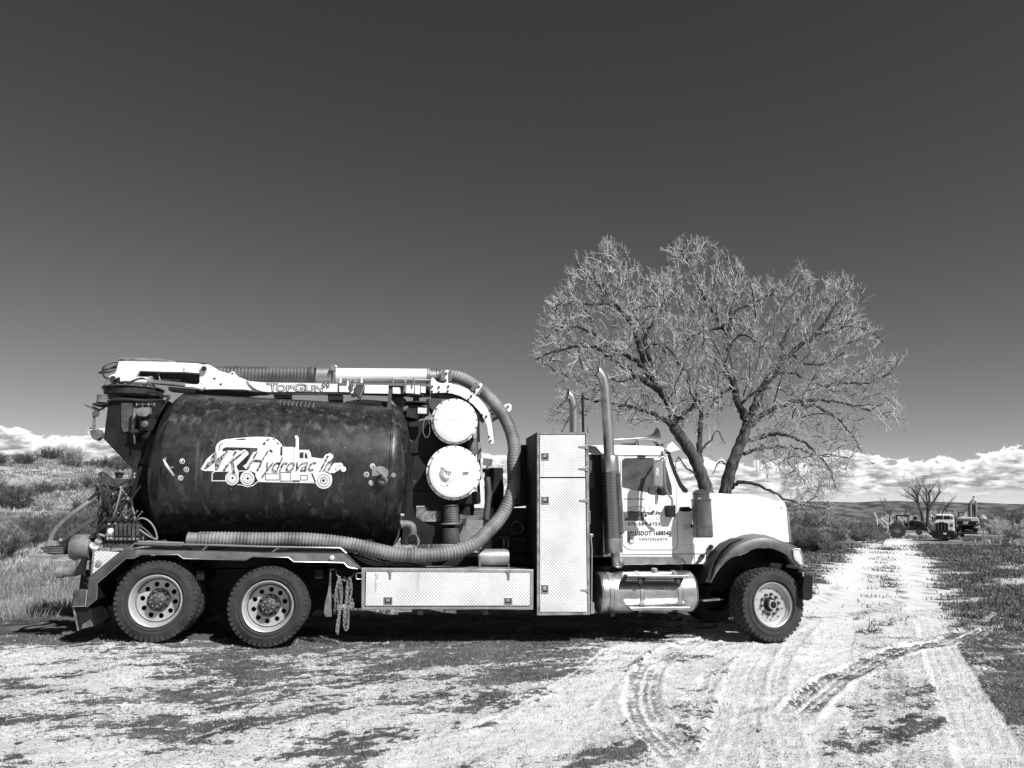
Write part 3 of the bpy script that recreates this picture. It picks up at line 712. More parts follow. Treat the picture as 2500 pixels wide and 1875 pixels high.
# ---- debris tank
YT, RT = 1.27, 1.06
def tank_axis_z(px, py):
    d = ray(px, py); s = d.z/d.y; return CAM.z + s*(YT-CAM.y) - RT*math.sqrt(1+s*s), CAM.x + d.x/d.y*(YT-CAM.y)
za, xa = tank_axis_z(500, 963); zb, xb = tank_axis_z(850, 983)
sl = (zb-za)/(xb-xa)
XL, XR = TR((385, 1185), .21).x, TR((951, 1200), .21).x       # the two ring seams
def tz(x): return za + sl*(x-xa)
AX = Vector((1, 0, sl)).normalized(); O1 = Vector((XL, YT, tz(XL))); LT = (XR-XL)/AX.x
def seams(): pass
prof = [(-.30, 0), (-.295, .30), (-.27, .55), (-.22, .75), (-.15, .90), (-.07, 1.0), (0, RT), (.004, RT+.008), (.02, RT+.008), (.024, RT), (LT-.03, RT), (LT-.02, RT+.010), (LT+.01, RT+.010), (LT+.014, RT-.005),
        (LT+.08, RT-.02), (LT+.15, .97), (LT+.23, .85), (LT+.29, .6), (LT+.32, .3), (LT+.33, 0)]
tank = lathe('debris_tank', prof, O1, AX, 'tank', T, 128)
def TS(off):
    """a photo position put on the tank's skin, off metres proud of it"""
    def f(px, py):
        d = ray(px, py).normalized(); w = CAM - O1; dp = d - AX*d.dot(AX); wp = w - AX*w.dot(AX); r = RT+off
        a, b, c = dp.dot(dp), 2*dp.dot(wp), wp.dot(wp)-r*r; D = max(b*b-4*a*c, 0); return CAM + d*((-b-math.sqrt(D))/(2*a))
    return f
# welded panel seam and stiffener, saddles
for k, (px, w_) in enumerate(((1008, .03),)):
    pass
for px in (480, 690, 900):
    x = TR((px, 1300), .5).x; V, F = g_plate([[(0, 0)]*3], 0, 0) if False else ([], [])
    box('tank_saddle', (x-.06, x+.06), (.55, 1.95), (1.05, tz(x)-RT*.86), 'black', T)
# the print on the tank side: white truck outline, words, level marks
W_ = 'decalw'; s1, s2, s3, s4 = TS(.003), TS(.006), TS(.009), TS(.012)
white = [
    [(283, 945), (282, 895), (295, 862), (322, 838), (362, 822), (450, 812), (650, 797), (780, 801), (838, 826), (872, 862), (888, 888), (885, 1060), (690, 1110), (660, 1110), (660, 896), (372, 890), (345, 905), (336, 945)],
    [(885, 888), (984, 890), (996, 905), (996, 1120), (885, 1120)],
    [(996, 905), (1004, 880), (1004, 812), (996, 800), (1000, 787), (1018, 788), (1030, 806), (1030, 912), (1125, 912), (1150, 982), (1235, 994), (1290, 1010), (1312, 1070), (1332, 1180), (1180, 1205), (996, 1205)],
    [(640, 1112), (1010, 1112), (1010, 1203), (690, 1203), (660, 1190), (640, 1150)],
    [(147, 1090), (200, 1000), (262, 945), (330, 930), (372, 930), (400, 920), (440, 925), (470, 918), (510, 925), (545, 912), (575, 935), (578, 955), (468, 1062), (492, 1120), (480, 1165), (440, 1160), (405, 1100), (330, 1112), (230, 1105), (180, 1104)],
    [(528, 1062), (560, 1040), (620, 938), (660, 926), (690, 935), (740, 912), (768, 930), (755, 1000), (700, 1020), (720, 1130), (640, 1125), (560, 1090)],
    [(675, 1140), (735, 1080), (1200, 1040), (1212, 1100), (1100, 1128), (760, 1140), (740, 1180), (700, 1192), (676, 1175)],
    [(1205, 1060), (1270, 960), (1312, 944), (1342, 966), (1338, 988), (1278, 1050), (1335, 1035), (1352, 1100), (1230, 1122), (1200, 1100)],
    disc2(430, 1172, 62, 26), disc2(567, 1172, 64, 26), disc2(1255, 1192, 75, 30),
    disc2(1365, 1070, 38, 16), disc2(1400, 1060, 30, 14), disc2(1432, 1088, 25, 14), disc2(1340, 1090, 34, 14)]
lines = stroke([(300, 1108), (270, 1108), (251, 1130), (249, 1194), (372, 1194)], 8)+stroke([(300, 1108), (660, 1104)], 8)+stroke([(480, 1228), (520, 1232), (566, 1248), (618, 1236), (662, 1200), (860, 1205), (1190, 1212)], 8)
put_poly('company_logo', white+lines, zC, s1, W_, tank)
dark = [[(1037, 938), (1075, 936), (1073, 992), (1035, 988)], [(1086, 930), (1108, 960), (1112, 1000), (1082, 985)], [(440, 822), (530, 812), (575, 818), (520, 828)], [(970, 1190), (1040, 1190), (1040, 1202), (970, 1202)]]
dark += [[(700, 862), (722, 842), (735, 845), (722, 880)], [(790, 812), (810, 818), (822, 832), (800, 828)], [(832, 842), (858, 862), (850, 870), (826, 850)], [(866, 884), (884, 884), (884, 968), (862, 964)], [(735, 825), (760, 815), (770, 826), (745, 838)], [(765, 905), (800, 925), (792, 942), (770, 935)]]
dark += stroke([(310, 925), (318, 880), (345, 858)], 9) + stroke([(1148, 985), (1138, 935), (1120, 915), (1035, 915)], 4)+stroke([(985, 900), (985, 1010)], 4)
for c in ((732, 1130, 856, 1186), (868, 1118, 958, 1196), (1046, 1146, 1108, 1186)): dark += stroke([(c[0], c[1]), (c[2], c[1]), (c[2], c[3]), (c[0], c[3])], 5, True)
for cx, cy, r in ((430, 1172, 46), (567, 1172, 46), (1255, 1192, 55), (1255, 1192, 32)): dark += ring2(cx, cy, r, 3.5)
for cx, cy, r in ((434, 1168, 10), (571, 1172, 11), (1253, 1190, 13)): dark.append(disc2(cx, cy, r, 14))
for cx, cy in ((430, 1172), (567, 1172), (1255, 1192)):
    for k in range(8): dark.append(disc2(cx+28*math.cos(k*.785), cy+28*math.sin(k*.785), 3.4, 6))
dark += stroke([(1180, 1205), (1165, 1170), (1150, 1130)], 12)+stroke([(1270, 1110), (1330, 1140), (1338, 1180)], 8)
put_poly('company_logo_drawing', dark, zC, s2, 'decalk', tank)
put_text('company_name', 'M', zC, [(240, 935), (395, 930), (330, 1100), (175, 1085)], s3, 'camo', tank, .25, .005)
put_text('company_name', 'K', zC, [(418, 930), (560, 925), (478, 1145), (345, 1100)], s3, 'camo', tank, .25, .005)
put_text('company_name', 'H', zC, [(615, 940), (765, 922), (690, 1110), (560, 1085)], s3, 'camo', tank, .2, .005)
put_text('company_name', 'ydrovac', zC, [(715, 985), (1195, 985), (1170, 1145), (690, 1165)], s3, 'camo', tank, .35, .012, .95)
put_text('company_name', 'In', zC, [(1262, 955), (1350, 1000), (1315, 1100), (1215, 1105)], s3, 'camo', tank, .3, .02)
put_text('company_name', 'c.', zC, [(1360, 1052), (1425, 1052), (1410, 1092), (1350, 1092)], s3, 'stickers', tank, .3, .0)
# level marks F, 1/2 and E at both lever positions
for z, marks in ((zA, ((1456, 1017, 'F'), (1493, 1092, '½'), (1441, 1168, 'E'))), (zC, ((1695, 1062, 'F'), (1640, 1137, '½'), (1684, 1212, 'E')))):
    for cx, cy, ch in marks:
        put_poly('level_mark', [disc2(cx, cy, 24, 18)], z, s1, W_, tank); put_poly('level_mark_field', [disc2(cx, cy, 18.5, 18)], z, s2, 'decalk', tank)
        put_text('level_letter', ch, z, [(cx-9, cy-13), (cx+9, cy-13), (cx+9, cy+13), (cx-9, cy+13)], s3, W_, tank, 0, .02)
# sight-level levers standing off the tank
def on_tank(z, x, y, off): return TS(off)(*z(x, y))
def lever(z, pts, r, m='galv'): tube('level_lever', [on_tank(z, *p) for p in pts], r, m, T, 8)
lever(zA, [(1285, 1000, .10), (1310, 1050, .10), (1345, 1100, .10), (1380, 1150, .10)], [.010, .022, .02, .012]); lever(zA, [(1305, 985, .1), (1300, 1020, .1)], .012); lever(zA, [(1330, 1080, .1), (1375, 1072, .11)], .012)
lever(zA, [(1330, 1085, .0), (1330, 1085, .1)], .016, 'dgrey')
lever(zC, [(1730, 1100, .09), (1775, 1130, .11), (1830, 1185, .10)], [.012, .026, .008]); lever(zC, [(1770, 1135, .0), (1775, 1130, .11)], .022, 'dgrey')
lathe('sight_glass', [(0, .07), (.03, .065), (.055, .04), (.06, 0)], on_tank(zC, 1785, 1195, .02), (0, -1, .1), 'mgrey', T, 20)
put_poly('worn_bare_patch', [[(1690, 1090), (1720, 1070), (1760, 1060), (1800, 1070), (1835, 1100), (1845, 1150), (1850, 1160), (1800, 1150), (1760, 1140), (1720, 1150), (1690, 1150)], disc2(1883, 1142, 22, 12)], zC, s2, 'galv', tank)
for x in (1310, 1350, 1385, 1425): tube('vent_louvre', tp(zD, .55, (x, 640), (x-12, 700)), .006, 'mgrey', T, 6) if False else None
for k in range(9):                                         # louvre strip high on the tank
    x = 865+k*37; tube('roof_louvre', [on_tank(zC, x+8, 468+k*3, .015), on_tank(zC, x-6, 500+k*4, .02), on_tank(zC, x+2, 512+k*4, .01)], .006, 'mgrey', tank, 6)
lathe('tank_port', [(0, .045), (.02, .045), (.02, 0)], on_tank(zA, 1720, 467, -.01), (0, -.5, .85), 'black', T, 16)

plate('rear_frame_panel', zz(zA, (1012, 1080), (1085, 1060), (1150, 1300), (1260, 1659), (985, 1659), (975, 1400), (1000, 1250)), .95, 1.7, 'black', T)
plate('rear_frame_base', rect(zB, 960, 60, 1250, 440), .95, 1.7, 'black', T)
# ---- rear head gear (hopper tower, door hinge, valves)
plate('boom_tower', zz(zA, (790, 465), (785, 520), (746, 815), (1008, 1088), (1060, 1030), (1100, 900), (1200, 700), (1330, 470), (1240, 455), (900, 450)), .82, 1.70, 'black', T, .01)
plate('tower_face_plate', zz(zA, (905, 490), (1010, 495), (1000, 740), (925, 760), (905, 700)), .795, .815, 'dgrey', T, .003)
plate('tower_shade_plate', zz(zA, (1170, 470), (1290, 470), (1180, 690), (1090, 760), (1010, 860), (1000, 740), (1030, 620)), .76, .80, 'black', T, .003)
tube('door_cylinder', tq(zA, (1028, 540, .70), (1016, 715, .70)), .026, 'mgrey', T, 12); tube('door_cylinder_rod', tq(zA, (1016, 715, .70), (1030, 862, .70)), .015, 'chrome', T, 10)
box_ = plate('door_cylinder_clamp', rect(zA, 985, 730, 1090, 760), .66, .78, 'grime', T)
plate('marker_bracket', zz(zA, (1075, 640), (1232, 638), (1190, 740), (1074, 736)), .60, .62, 'black', T, .003)
lathe('side_marker', [(0, .045), (.02, .045), (.03, .03), (.032, 0)], P3(zA, 1122, 686, .60), (0, -1, 0), 'mgrey', T, 20)
for x in (1045, 1098, 1152, 1205): tube('grease_fitting', tq(zA, (x, 495, .7), (x, 520, .7)), .012, 'mgrey', T, 8)
tube('grease_line', tq(zA, (1045, 505, .7), (1210, 505, .7)), .006, 'mgrey', T, 6)
def work_light(z, outl, y, d, m='galv', lens=None, name='work_light'):
    o = plate(name, zz(z, *outl), y, y+d, m, T, .008)
    if lens: plate('lens', zz(z, *lens), y-.006, y+.001, 'lens', o, .002)
    return o
work_light(zA, [(1032, 560), (1045, 545), (1075, 535), (1165, 532), (1162, 590), (1130, 615), (1062, 610), (1040, 585)], .55, .12, 'mgrey')
tube('lamp_stem', tq(zA, (1095, 500, .62), (1100, 540, .62)), .012, 'dgrey', T)
# turret on the tower
ct = TR(zA(1035, 410), YC); zt0, zt1 = TR(zA(1035, 458), YC).z, TR(zA(1035, 372), YC).z
lathe('slewing_drum', [(0, .20), (0, .36), (.03, .385), (zt1-zt0-.03, .385), (zt1-zt0, .36), (zt1-zt0, 0)], (ct.x-.02, YC, zt0), (0, 0, 1), 'grime', T, 48)
lathe('slewing_flange', [(0, .37), (0, .41), (.018, .41), (.018, 0)], (ct.x-.03, YC, zt1-.01), (0, 0, 1), 'dgrey', T, 48)
bolts('flange_bolts', [Vector((ct.x-.03+.385*math.cos(a), YC+.385*math.sin(a), zt1+.008)) for a in np.arange(24)*math.pi/12], .012, .016, (0, 0, 1), 'galv', T)
zt2 = TR(zA(1000, 285), YC).z
lathe('turret_column', [(0, .33), (.05, .30), (zt2-zt1, .24), (zt2-zt1, 0)], (ct.x-.04, YC, zt1), (0, 0, 1), 'black', T, 40)
plate('turret_cheek', zz(zA, (850, 290), (1000, 285), (1150, 300), (1165, 345), (1130, 372), (860, 372)), 1.02, 1.05, 'black', T)
tube('turret_hose', catmull(tq(zA, (1180, 385, .9), (1240, 410, .8), (1270, 440, .75), (1330, 432, .7), (1300, 500, .7), (1240, 600, .7)), 5), .014, 'rubhose', T)
tube('turret_hose', catmull(tq(zA, (1140, 400, .85), (1210, 395, .8), (1300, 430, .75), (1345, 440, .7), (1250, 560, .7)), 5), .012, 'rubhose', T)
tube('turret_hose', catmull(tq(zA, (790, 480, .8), (860, 460, .78), (1000, 462, .78), (1120, 475, .78), (1280, 465, .76)), 5), .02, 'rubhose', T)
# beacon and hanging lamp off the rear
bc = P3(zA, 733, 490, .8)
lathe('beacon', [(0, .075), (.015, .075), (.018, .068), (.05, .068), (.055, .072), (.06, .068), (.095, .068), (.10, .07), (.11, .064), (.112, 0)], bc, (0, 0, 1), 'mgrey', T, 24)
plate('beacon_shelf', zz(zA, (645, 495), (780, 490), (778, 505), (700, 518), (650, 512)), .7, .9, 'black', T, .002)
tube('lamp_arm', tq(zA, (585, 505, .7), (640, 530, .74), (715, 562, .8)), .021, 'mgrey', T, 8); tube('lamp_arm', tq(zA, (780, 510, .85), (740, 545, .8), (700, 560, .8)), .014, 'dgrey', T)
plate('lamp_strut', zz(zA, (645, 560), (680, 590), (665, 620), (668, 700), (655, 730), (640, 715), (648, 620)), .72, .76, 'mgrey', T)
cyl('lamp_pivot', P3(zA, 678, 590, .70), P3(zA, 678, 590, .78), .045, 'dgrey', T)
tube('lamp_pivot_pin', tq(zA, (620, 718, .72), (668, 722, .72)), .016, 'mgrey', T)
work_light(zA, [(614, 745), (640, 735), (712, 730), (727, 765), (722, 800), (680, 830), (650, 818), (630, 785)], .66, .13, 'mgrey')
tube('loose_wire', catmull(tq(zA, (830, 310, .9), (800, 296, .85), (770, 300, .85), (752, 350, .85), (742, 402, .85)), 4), .004, 'rubhose', T, 5)

# ---- boom
Bn, Bf = 1.12, 1.38
plate('boom_base_arm', zz(zA, (885, 117), (1180, 120), (1400, 128), (1590, 135), (1640, 148), (1640, 214), (1475, 215), (1270, 212), (1078, 204), (1062, 218), (1050, 245), (1025, 272), (990, 284), (880, 296), (825, 292), (808, 275), (812, 256), (838, 235), (858, 218), (868, 180)), Bn, Bf, 'boomwhite', T, .01)
plate('boom_base_arm_web', zz(zA, (1078, 208), (1475, 219), (1620, 222), (1610, 318), (1260, 300), (1180, 300), (1050, 262)), Bn+.08, Bf-.06, 'grime', T, .004)
tube('web_stiffener', tq(zA, (1240, 225, 1.18), (1258, 298, 1.18)), .008, 'galv', T)
plate('knuckle_plate', zz(zA, (1636, 150), (1690, 146), (1740, 170), (1790, 205), (1880, 228), (1898, 210), (1918, 210), (1934, 228), (1962, 258), (2060, 296), (2160, 306), (2212, 310), (2212, 395), (2160, 390), (2020, 372), (1800, 368), (1622, 371), (1612, 330), (1612, 225), (1475, 214), (1475, 152)), Bn-.03, Bf+.03, 'boomwhite', T, .006)
for x, y, r in ((1907, 229, .012), (1747, 274, .014), (1803, 326, .014)): cyl('plate_hole', P3(zA, x, y, Bn-.034), P3(zA, x, y, Bn-.02), r*1.2, 'black', T, 12)
for x, y in ((1652, 184), (1628, 342), (832, 272)):
    cyl('pivot_boss', P3(zA, x+6, y+3, Bn-.055), P3(zA, x+6, y+3, Bn-.01), .062, 'boomwhite', T, 24); cyl('pivot_pin', P3(zA, x, y, Bn-.10), P3(zA, x, y, Bn-.05), .038, 'grime', T, 8)
plate('boom_box', zz(zC, (560, 300), (640, 310), (1000, 314), (1378, 322), (1378, 402), (1000, 398), (640, 393), (540, 375)), Bn, Bf, 'boomwhite', T, .012)
plate('boom_inner_section', zz(zC, (1378, 328), (2000, 340), (2212, 345), (2212, 425), (2000, 420), (1378, 398)), Bn+.03, Bf-.03, 'grime', T, .006)
for x0, y0, x1, y1 in ((1392, 338, 1488, 394), (1620, 330, 1838, 406), (1875, 352, 1952, 408)):
    plate('boom_cover_plate', [zC(x0, y0), zC(x1, y0+3), zC(x1, y1+3), zC(x0, y1)], Bn-.01, Bn+.028, 'boomwhite', T, .004)
for x0, y0, x1, y1 in ((398, 400, 492, 486), (500, 402, 555, 500), (562, 412, 616, 482)):
    plate('boom_cover_plate', [zD(x0, y0), zD(x1, y0+3), zD(x1, y1+3), zD(x0, y1)], Bn-.01, Bn+.028, 'boomwhite', T, .004)
plate('boom_clamp', rect(zC, 1495, 318, 1540, 415), Bn-.02, Bf+.02, 'boomwhite', T)
plate('boom_underslung_beam', zz(zA, (1330, 345), (1600, 370), (2100, 395), (2212, 398), (2212, 408), (2140, 410), (2020, 425), (1600, 412), (1480, 395), (1330, 378)), Bn+.04, Bf-.04, 'black', T)
plate('boom_rest', rect(zC, 805, 398, 950, 445), 1.1, 1.4, 'black', T, .006); plate('boom_rest', rect(zC, 1292, 404, 1422, 470), 1.1, 1.4, 'black', T, .006)
plate('boom_cradle', zz(zC, (1450, 480), (1560, 460), (1640, 462), (1750, 470), (1830, 480), (1900, 520), (1830, 540), (1700, 505), (1560, 500), (1500, 520), (1455, 500)), .95, 1.6, 'black', T, .006)
for d in ((0, 0), (8, 6)):
    tube('boom_cable', catmull(tq(zC, (560+d[0], 288+d[1], Bn-.05), (590, 330+d[1], Bn-.045), (650, 375+d[1], Bn-.045), (750, 396+d[1], Bn-.05), (1000, 395+d[1], Bn-.06), (1300, 396+d[1], Bn-.05), (1480, 400+d[1], Bn-.05), (1530, 430, Bn-.05)), 6), .005, 'rubhose', T, 6)
# TOPGUN lettering, white with a black outline
for nm, m_, off, y in (('boom_lettering_outline', 'decalk', .040, Bn-.004), ('boom_lettering', 'decalw', -.022, Bn-.007)):
    g = 0
    put_text(nm, '“', zC, [(682-g, 318-g), (738+g, 320-g), (738+g, 356+g), (682-g, 355+g)], fl(y), m_, T, 0, off)
    put_text(nm, 'T', zC, [(748-g, 320-g), (836+g, 320-g), (820+g, 388+g), (770-g, 388+g)], fl(y), m_, T, 0, off)
    put_text(nm, 'OP', zC, [(832-g, 332-g), (972+g, 333-g), (972+g, 390+g), (822-g, 389+g)], fl(y), m_, T, 0, off)
    put_text(nm, 'G', zC, [(986-g, 323-g), (1086+g, 324-g), (1082+g, 391+g), (984-g, 390+g)], fl(y), m_, T, 0, off)
    put_text(nm, 'UN', zC, [(1092-g, 334-g), (1246+g, 336-g), (1240+g, 392+g), (1092-g, 391+g)], fl(y), m_, T, 0, off)
    put_text(nm, '”', zC, [(1244-g, 322-g), (1302+g, 322-g), (1300+g, 358+g), (1244-g, 358+g)], fl(y), m_, T, 0, off)
# lift cylinder
cyl('boom_cylinder', P3(zA, 905, 290, 1.02), P3(zA, 1150, 296, 1.02), .058, 'boomwhite', T, 24)
lathe('cylinder_gland', [(0, .06), (.01, .075), (.05, .075), (.055, .03)], P3(zA, 1150, 297, 1.02), P3(zA, 1500, 333, 1.02)-P3(zA, 1150, 297, 1.02), 'galv', T, 20)
tube('cylinder_rod', tq(zA, (1165, 302, 1.02), (1490, 332, 1.02)), .032, 'alu', T, 14)
plate('cylinder_clevis', zz(zA, (1470, 318), (1520, 322), (1560, 326), (1650, 325), (1662, 345), (1640, 372), (1560, 352), (1470, 346)), 1.0, 1.06, 'boomwhite', T)
tube('boom_hose', catmull(tq(zA, (1150, 290, .98), (1100, 270, .96), (1040, 280, .96), (960, 320, .95), (900, 345, .9), (840, 350, .9), (815, 300, .95)), 5), .012, 'rubhose', T)
for k, (a, b) in enumerate((((885, 120), (710, 222)), ((890, 160), (716, 222)))):
    tube('loop_hose', catmull(tq(zA, (a[0], a[1], 1.2), (820, 130+k*50, 1.15), (755, 165+k*20, 1.1), (738, 215, 1.1), (760, 262, 1.05), (800, 272, 1.05), (820, 240, 1.1)), 6), .013, 'rubhose', T)
tube('loop_hose', catmull(tq(zA, (885, 175, 1.2), (800, 215, 1.15), (708, 222, 1.12), (790, 190, 1.1), (875, 135, 1.15)), 6), .011, 'rubhose', T)
for k in range(3):
    tube('top_cable', catmull(tq(zA, (882, 98+k*6, 1.25+k*.04), (960, 92+k*8, 1.25), (1080, 104-k*4, 1.2+k*.05), (1250, 100+k*6, 1.25), (1330, 112+k*3, 1.2), (1395, 126, 1.22)), 6), .011, 'cable', T, 6)
tube('top_cable', catmull(tq(zA, (1395, 126, 1.25), (1560, 132, 1.25), (1660, 142, 1.25), (1720, 160, 1.25), (1770, 178, 1.3)), 6), .012, 'rubhose', T, 6)
# suction line along the boom
ribhose('boom_suction_hose', tq(zA, (1700, 235, 1.30), (1900, 232, 1.30), (2100, 236, 1.30))+tq(zC, (700, 236, 1.30), (1000, 238, 1.30), (1185, 240, 1.30)), .118, 'hosedark', T, .05, .016, 20)
def xcyl(name, z, x0, x1, yt, yb, dep, m, sh=0, seg=28, rim=None):
    a, b = P3(z, x0, (yt+yb)/2, dep), P3(z, x1, (yt+yb)/2+sh, dep); r = (P3(z, x0, yt, dep).z-P3(z, x0, yb, dep).z)/2
    return cyl(name, a, b, r, m, T, seg, .04)
xcyl('hose_clamp', zC, 1120, 1145, 168, 304, 1.28, 'dgrey', 1); xcyl('hose_clamp', zC, 1188, 1196, 170, 304, 1.28, 'galv', 1)
xcyl('suction_adapter', zC, 1192, 1318, 180, 300, 1.28, 'galv', 2); xcyl('coupling_ring', zC, 1312, 1330, 160, 312, 1.28, 'galv', 1); xcyl('coupling_ring', zC, 1345, 1368, 162, 314, 1.28, 'galv', 1)
plate('coupling_latch', zz(zC, (1320, 150), (1360, 152), (1378, 168), (1350, 200), (1310, 198)), 1.1, 1.16, 'alu', T)
xcyl('suction_pipe', zC, 1360, 2182, 180, 312, 1.28, 'boomwhite', 5, 40)
for x, y in ((1405, 270), (1595, 270), (1470, 300)): plate('pipe_gusset', zz(zC, (x, y-18), (x+8, y), (x+12, y+42), (x-10, y+42)), 1.12, 1.16, 'boomwhite', T, .002)
xcyl('pipe_flange', zD, 628, 652, 212, 388, 1.28, 'galv', 2); xcyl('hose_cuff', zD, 655, 735, 238, 366, 1.26, 'galv', 3); xcyl('hose_clamp', zD, 730, 745, 228, 372, 1.26, 'alu', 1); xcyl('hose_clamp', zD, 760, 772, 230, 375, 1.25, 'alu', 1)
tube('pipe_guide_rod', tq(zD, (250, 330, 1.06), (668, 345, 1.06)), .010, 'alu', T)
for x in (260, 488): tube('guide_rod_post', tq(zD, (x, 318, 1.06), (x+3, 385, 1.06)), .013, 'alu', T)
for x in (392,): tube('swivel_post', tq(zD, (x, 350, 1.05), (x-2, 480, 1.05)), .022, 'alu', T, 12); lathe('post_knob', [(0, .03), (.03, .03), (.05, .015), (.05, 0)], P3(zD, 392, 372, 1.05), (0, 0, 1), 'galv', T, 12)
tube('swivel_post', tq(zC, (1522, 300, 1.05), (1522, 345, 1.05)), .02, 'alu', T, 10); lathe('post_knob', [(0, .035), (.02, .035), (.05, .01)], P3(zC, 1522, 308, 1.05), (0, 0, 1), 'alu', T, 12)
work_light(zC, [(1518, 372), (1545, 338), (1626, 343), (1606, 400), (1582, 448), (1550, 425)], .92, .16, 'dgrey')
plate('lamp_rim', zz(zC, (1608, 345), (1628, 345), (1584, 448), (1572, 440)), .90, .93, 'mgrey', T, .002)
# curved guide arm and saddles at the boom end
plate('hose_guide_arm', [zz(zD, (672, 335), (682, 320), (700, 320), (715, 338), (745, 368), (790, 380), (822, 376), (826, 345), (824, 245), (835, 234), (860, 236), (868, 250), (868, 345), (872, 372), (900, 385), (980, 402), (1060, 438), (1110, 470), (1130, 480), (1145, 465), (1195, 385), (1212, 376), (1228, 388), (1226, 408), (1172, 490), (1168, 512), (1250, 605), (1300, 682),
      (1400, 642), (1490, 602), (1520, 596), (1542, 612), (1548, 642), (1538, 672), (1515, 692), (1340, 762), (1326, 785), (1345, 850), (1356, 920), (1360, 1000), (1352, 1028), (1330, 1038), (1305, 1030), (1294, 1005), (1292, 940), (1280, 850), (1256, 785), (1200, 690), (1130, 612), (1060, 558), (990, 518), (900, 490), (830, 482), (672, 486))], 1.0, 1.03, 'boomwhite', T, .004)
plate('hose_guide_flange', zz(zD, (672, 486), (830, 482), (900, 490), (990, 518), (1060, 558), (1130, 612), (1200, 690), (1256, 785), (1240, 780), (1175, 700), (1110, 640), (1040, 585), (960, 545), (880, 520), (800, 520), (690, 520)), 1.03, 1.30, 'black', T, .004)
for x, y in ((687, 412), (760, 418), (684, 466), (757, 472), (862, 410), (856, 460), (1110, 515), (1078, 552), (1226, 720), (1272, 735), (1300, 955), (1318, 998), (1506, 628), (1402, 682), (1334, 710), (835, 345), (840, 272), (1192, 412), (1148, 470)):
    cyl('arm_bolt', P3(zD, x, y, .975), P3(zD, x, y, 1.0), .017, 'dgrey', T, 6)
for q in ([(780, 250), (824, 250), (824, 352), (780, 352)], [(868, 245), (900, 245), (900, 358), (868, 358)], [(1100, 440), (1155, 365), (1180, 385), (1128, 470)], [(1228, 420), (1240, 430), (1190, 512), (1160, 495)], [(1300, 660), (1440, 608), (1450, 625), (1310, 675)], [(1340, 760), (1438, 712), (1445, 730), (1350, 785)]):
    plate('hose_saddle', zz(zD, *q), .98, 1.16, 'mgrey', T, .003)

# ---- the big suction hose: deck, loop, boom end
hp = tq(zB, (1600, 428, .16), (1800, 430, .16), (2212, 434, .16)) + tq(zE, (300, 432, .16), (550, 437, .16), (850, 465, .14), (1100, 512, .12), (1330, 560, .12), (1600, 575, .12), (1850, 545, .14), (2050, 470, .2)) + \
     tq(zF, (346, 532, .36), (460, 405, .45), (540, 240, .52), (574, 90, .60)) + tq(zD, (1568, 1240, .66), (1574, 1080, .74), (1545, 930, .82), (1480, 770, .9), (1380, 625, 1.0), (1270, 505, 1.08), (1140, 400, 1.14), (1000, 325, 1.2), (880, 300, 1.24), (745, 300, 1.25))
ribhose('suction_hose', hp, .097, 'hose', T, .043, .014, 20)
xcyl('hose_end_cuff', zB, 1512, 1600, 368, 490, .16, 'galv', 1); xcyl('hose_end_bead', zB, 1504, 1518, 362, 500, .16, 'galv', 1)

# ---- separators, blower gear between tank and cabinet
def lid(cx, cy, r, yf, name):
    c = P3(zD, cx, cy, yf); rr = (P3(zD, cx, cy-r, yf).z-P3(zD, cx, cy+r, yf).z)/2
    body = lathe(name, [(.09, 0), (.09, rr*.97), (.9, rr*.97), (.9, 0)], c, (0, 1, 0), 'black', T, 56)
    l = lathe('lid', [(0, 0), (.0, rr*.55), (.008, rr*.80), (.020, rr*.90), (.05, rr*.925), (.075, rr*.93), (.08, rr*.96), (.08, rr*1.0), (.098, rr*1.0), (.098, rr*.9)], c, (0, 1, 0), 'boomwhite', body, 72)
    bolts('lid_bolts', [c+Vector((rr*.965*math.cos(a), .08, rr*.965*math.sin(a))) for a in np.arange(18)*2*math.pi/18+.1], .011, .014, (0, -1, 0), 'dgrey', body)
    return body, c, rr
b1, c1, r1 = lid(932, 785, 250, .46, 'upper_separator'); b2, c2, r2 = lid(922, 1342, 296, .40, 'cyclone_separator')
plate('lid_crease', zz(zD, (640, 765), (745, 770), (740, 778), (640, 776)), .40, .43, 'alu', T, .001)
put_poly('lid_scratch', stroke([(860, 767), (1015, 768)], 3)+stroke([(770, 720), (830, 735), (860, 730)], 2.5), zD, fl(.455), 'stickers', b1)
arcs = []
for k, (r_, a0, a1) in enumerate(((78, 1.6, 4.2), (66, 1.2, 4.4), (54, 1.0, 4.5), (42, 1.0, 4.4), (88, .6, 2.4))):
    arcs += stroke([(845+r_*math.cos(a0+(a1-a0)*i/12), 1362+r_*math.sin(a0+(a1-a0)*i/12)) for i in range(13)], 6-k*.8)
put_poly('maker_swirl', arcs, zD, fl(.396), 'decalk', b2)
put_text('lid_lettering', 'TO', zD, [(826, 1330), (890, 1332), (886, 1370), (830, 1370)], fl(.395), 'decalk', b2, .15, .03)
put_text('lid_lettering', 'M', zD, [(776, 1284), (800, 1286), (796, 1308), (774, 1306)], fl(.396), 'decalk', b2, .15, .0)
put_text('lid_lettering', '00', zD, [(1018, 1336), (1078, 1336), (1074, 1368), (1016, 1368)], fl(.396), 'decalk', b2, .15, .03)
put_poly('lid_paint_chip', [disc2(852, 1482, 9, 7), disc2(826, 1494, 6, 6), disc2(786, 1480, 5, 6), disc2(900, 1510, 4, 6)], zD, fl(.396), 'decalk', b2)
plate('separator_housing', zz(zD, (430, 800), (700, 760), (1150, 900), (1160, 1200), (1100, 1659), (420, 1659), (470, 1200)), .80, 1.9, 'black', T, .01)
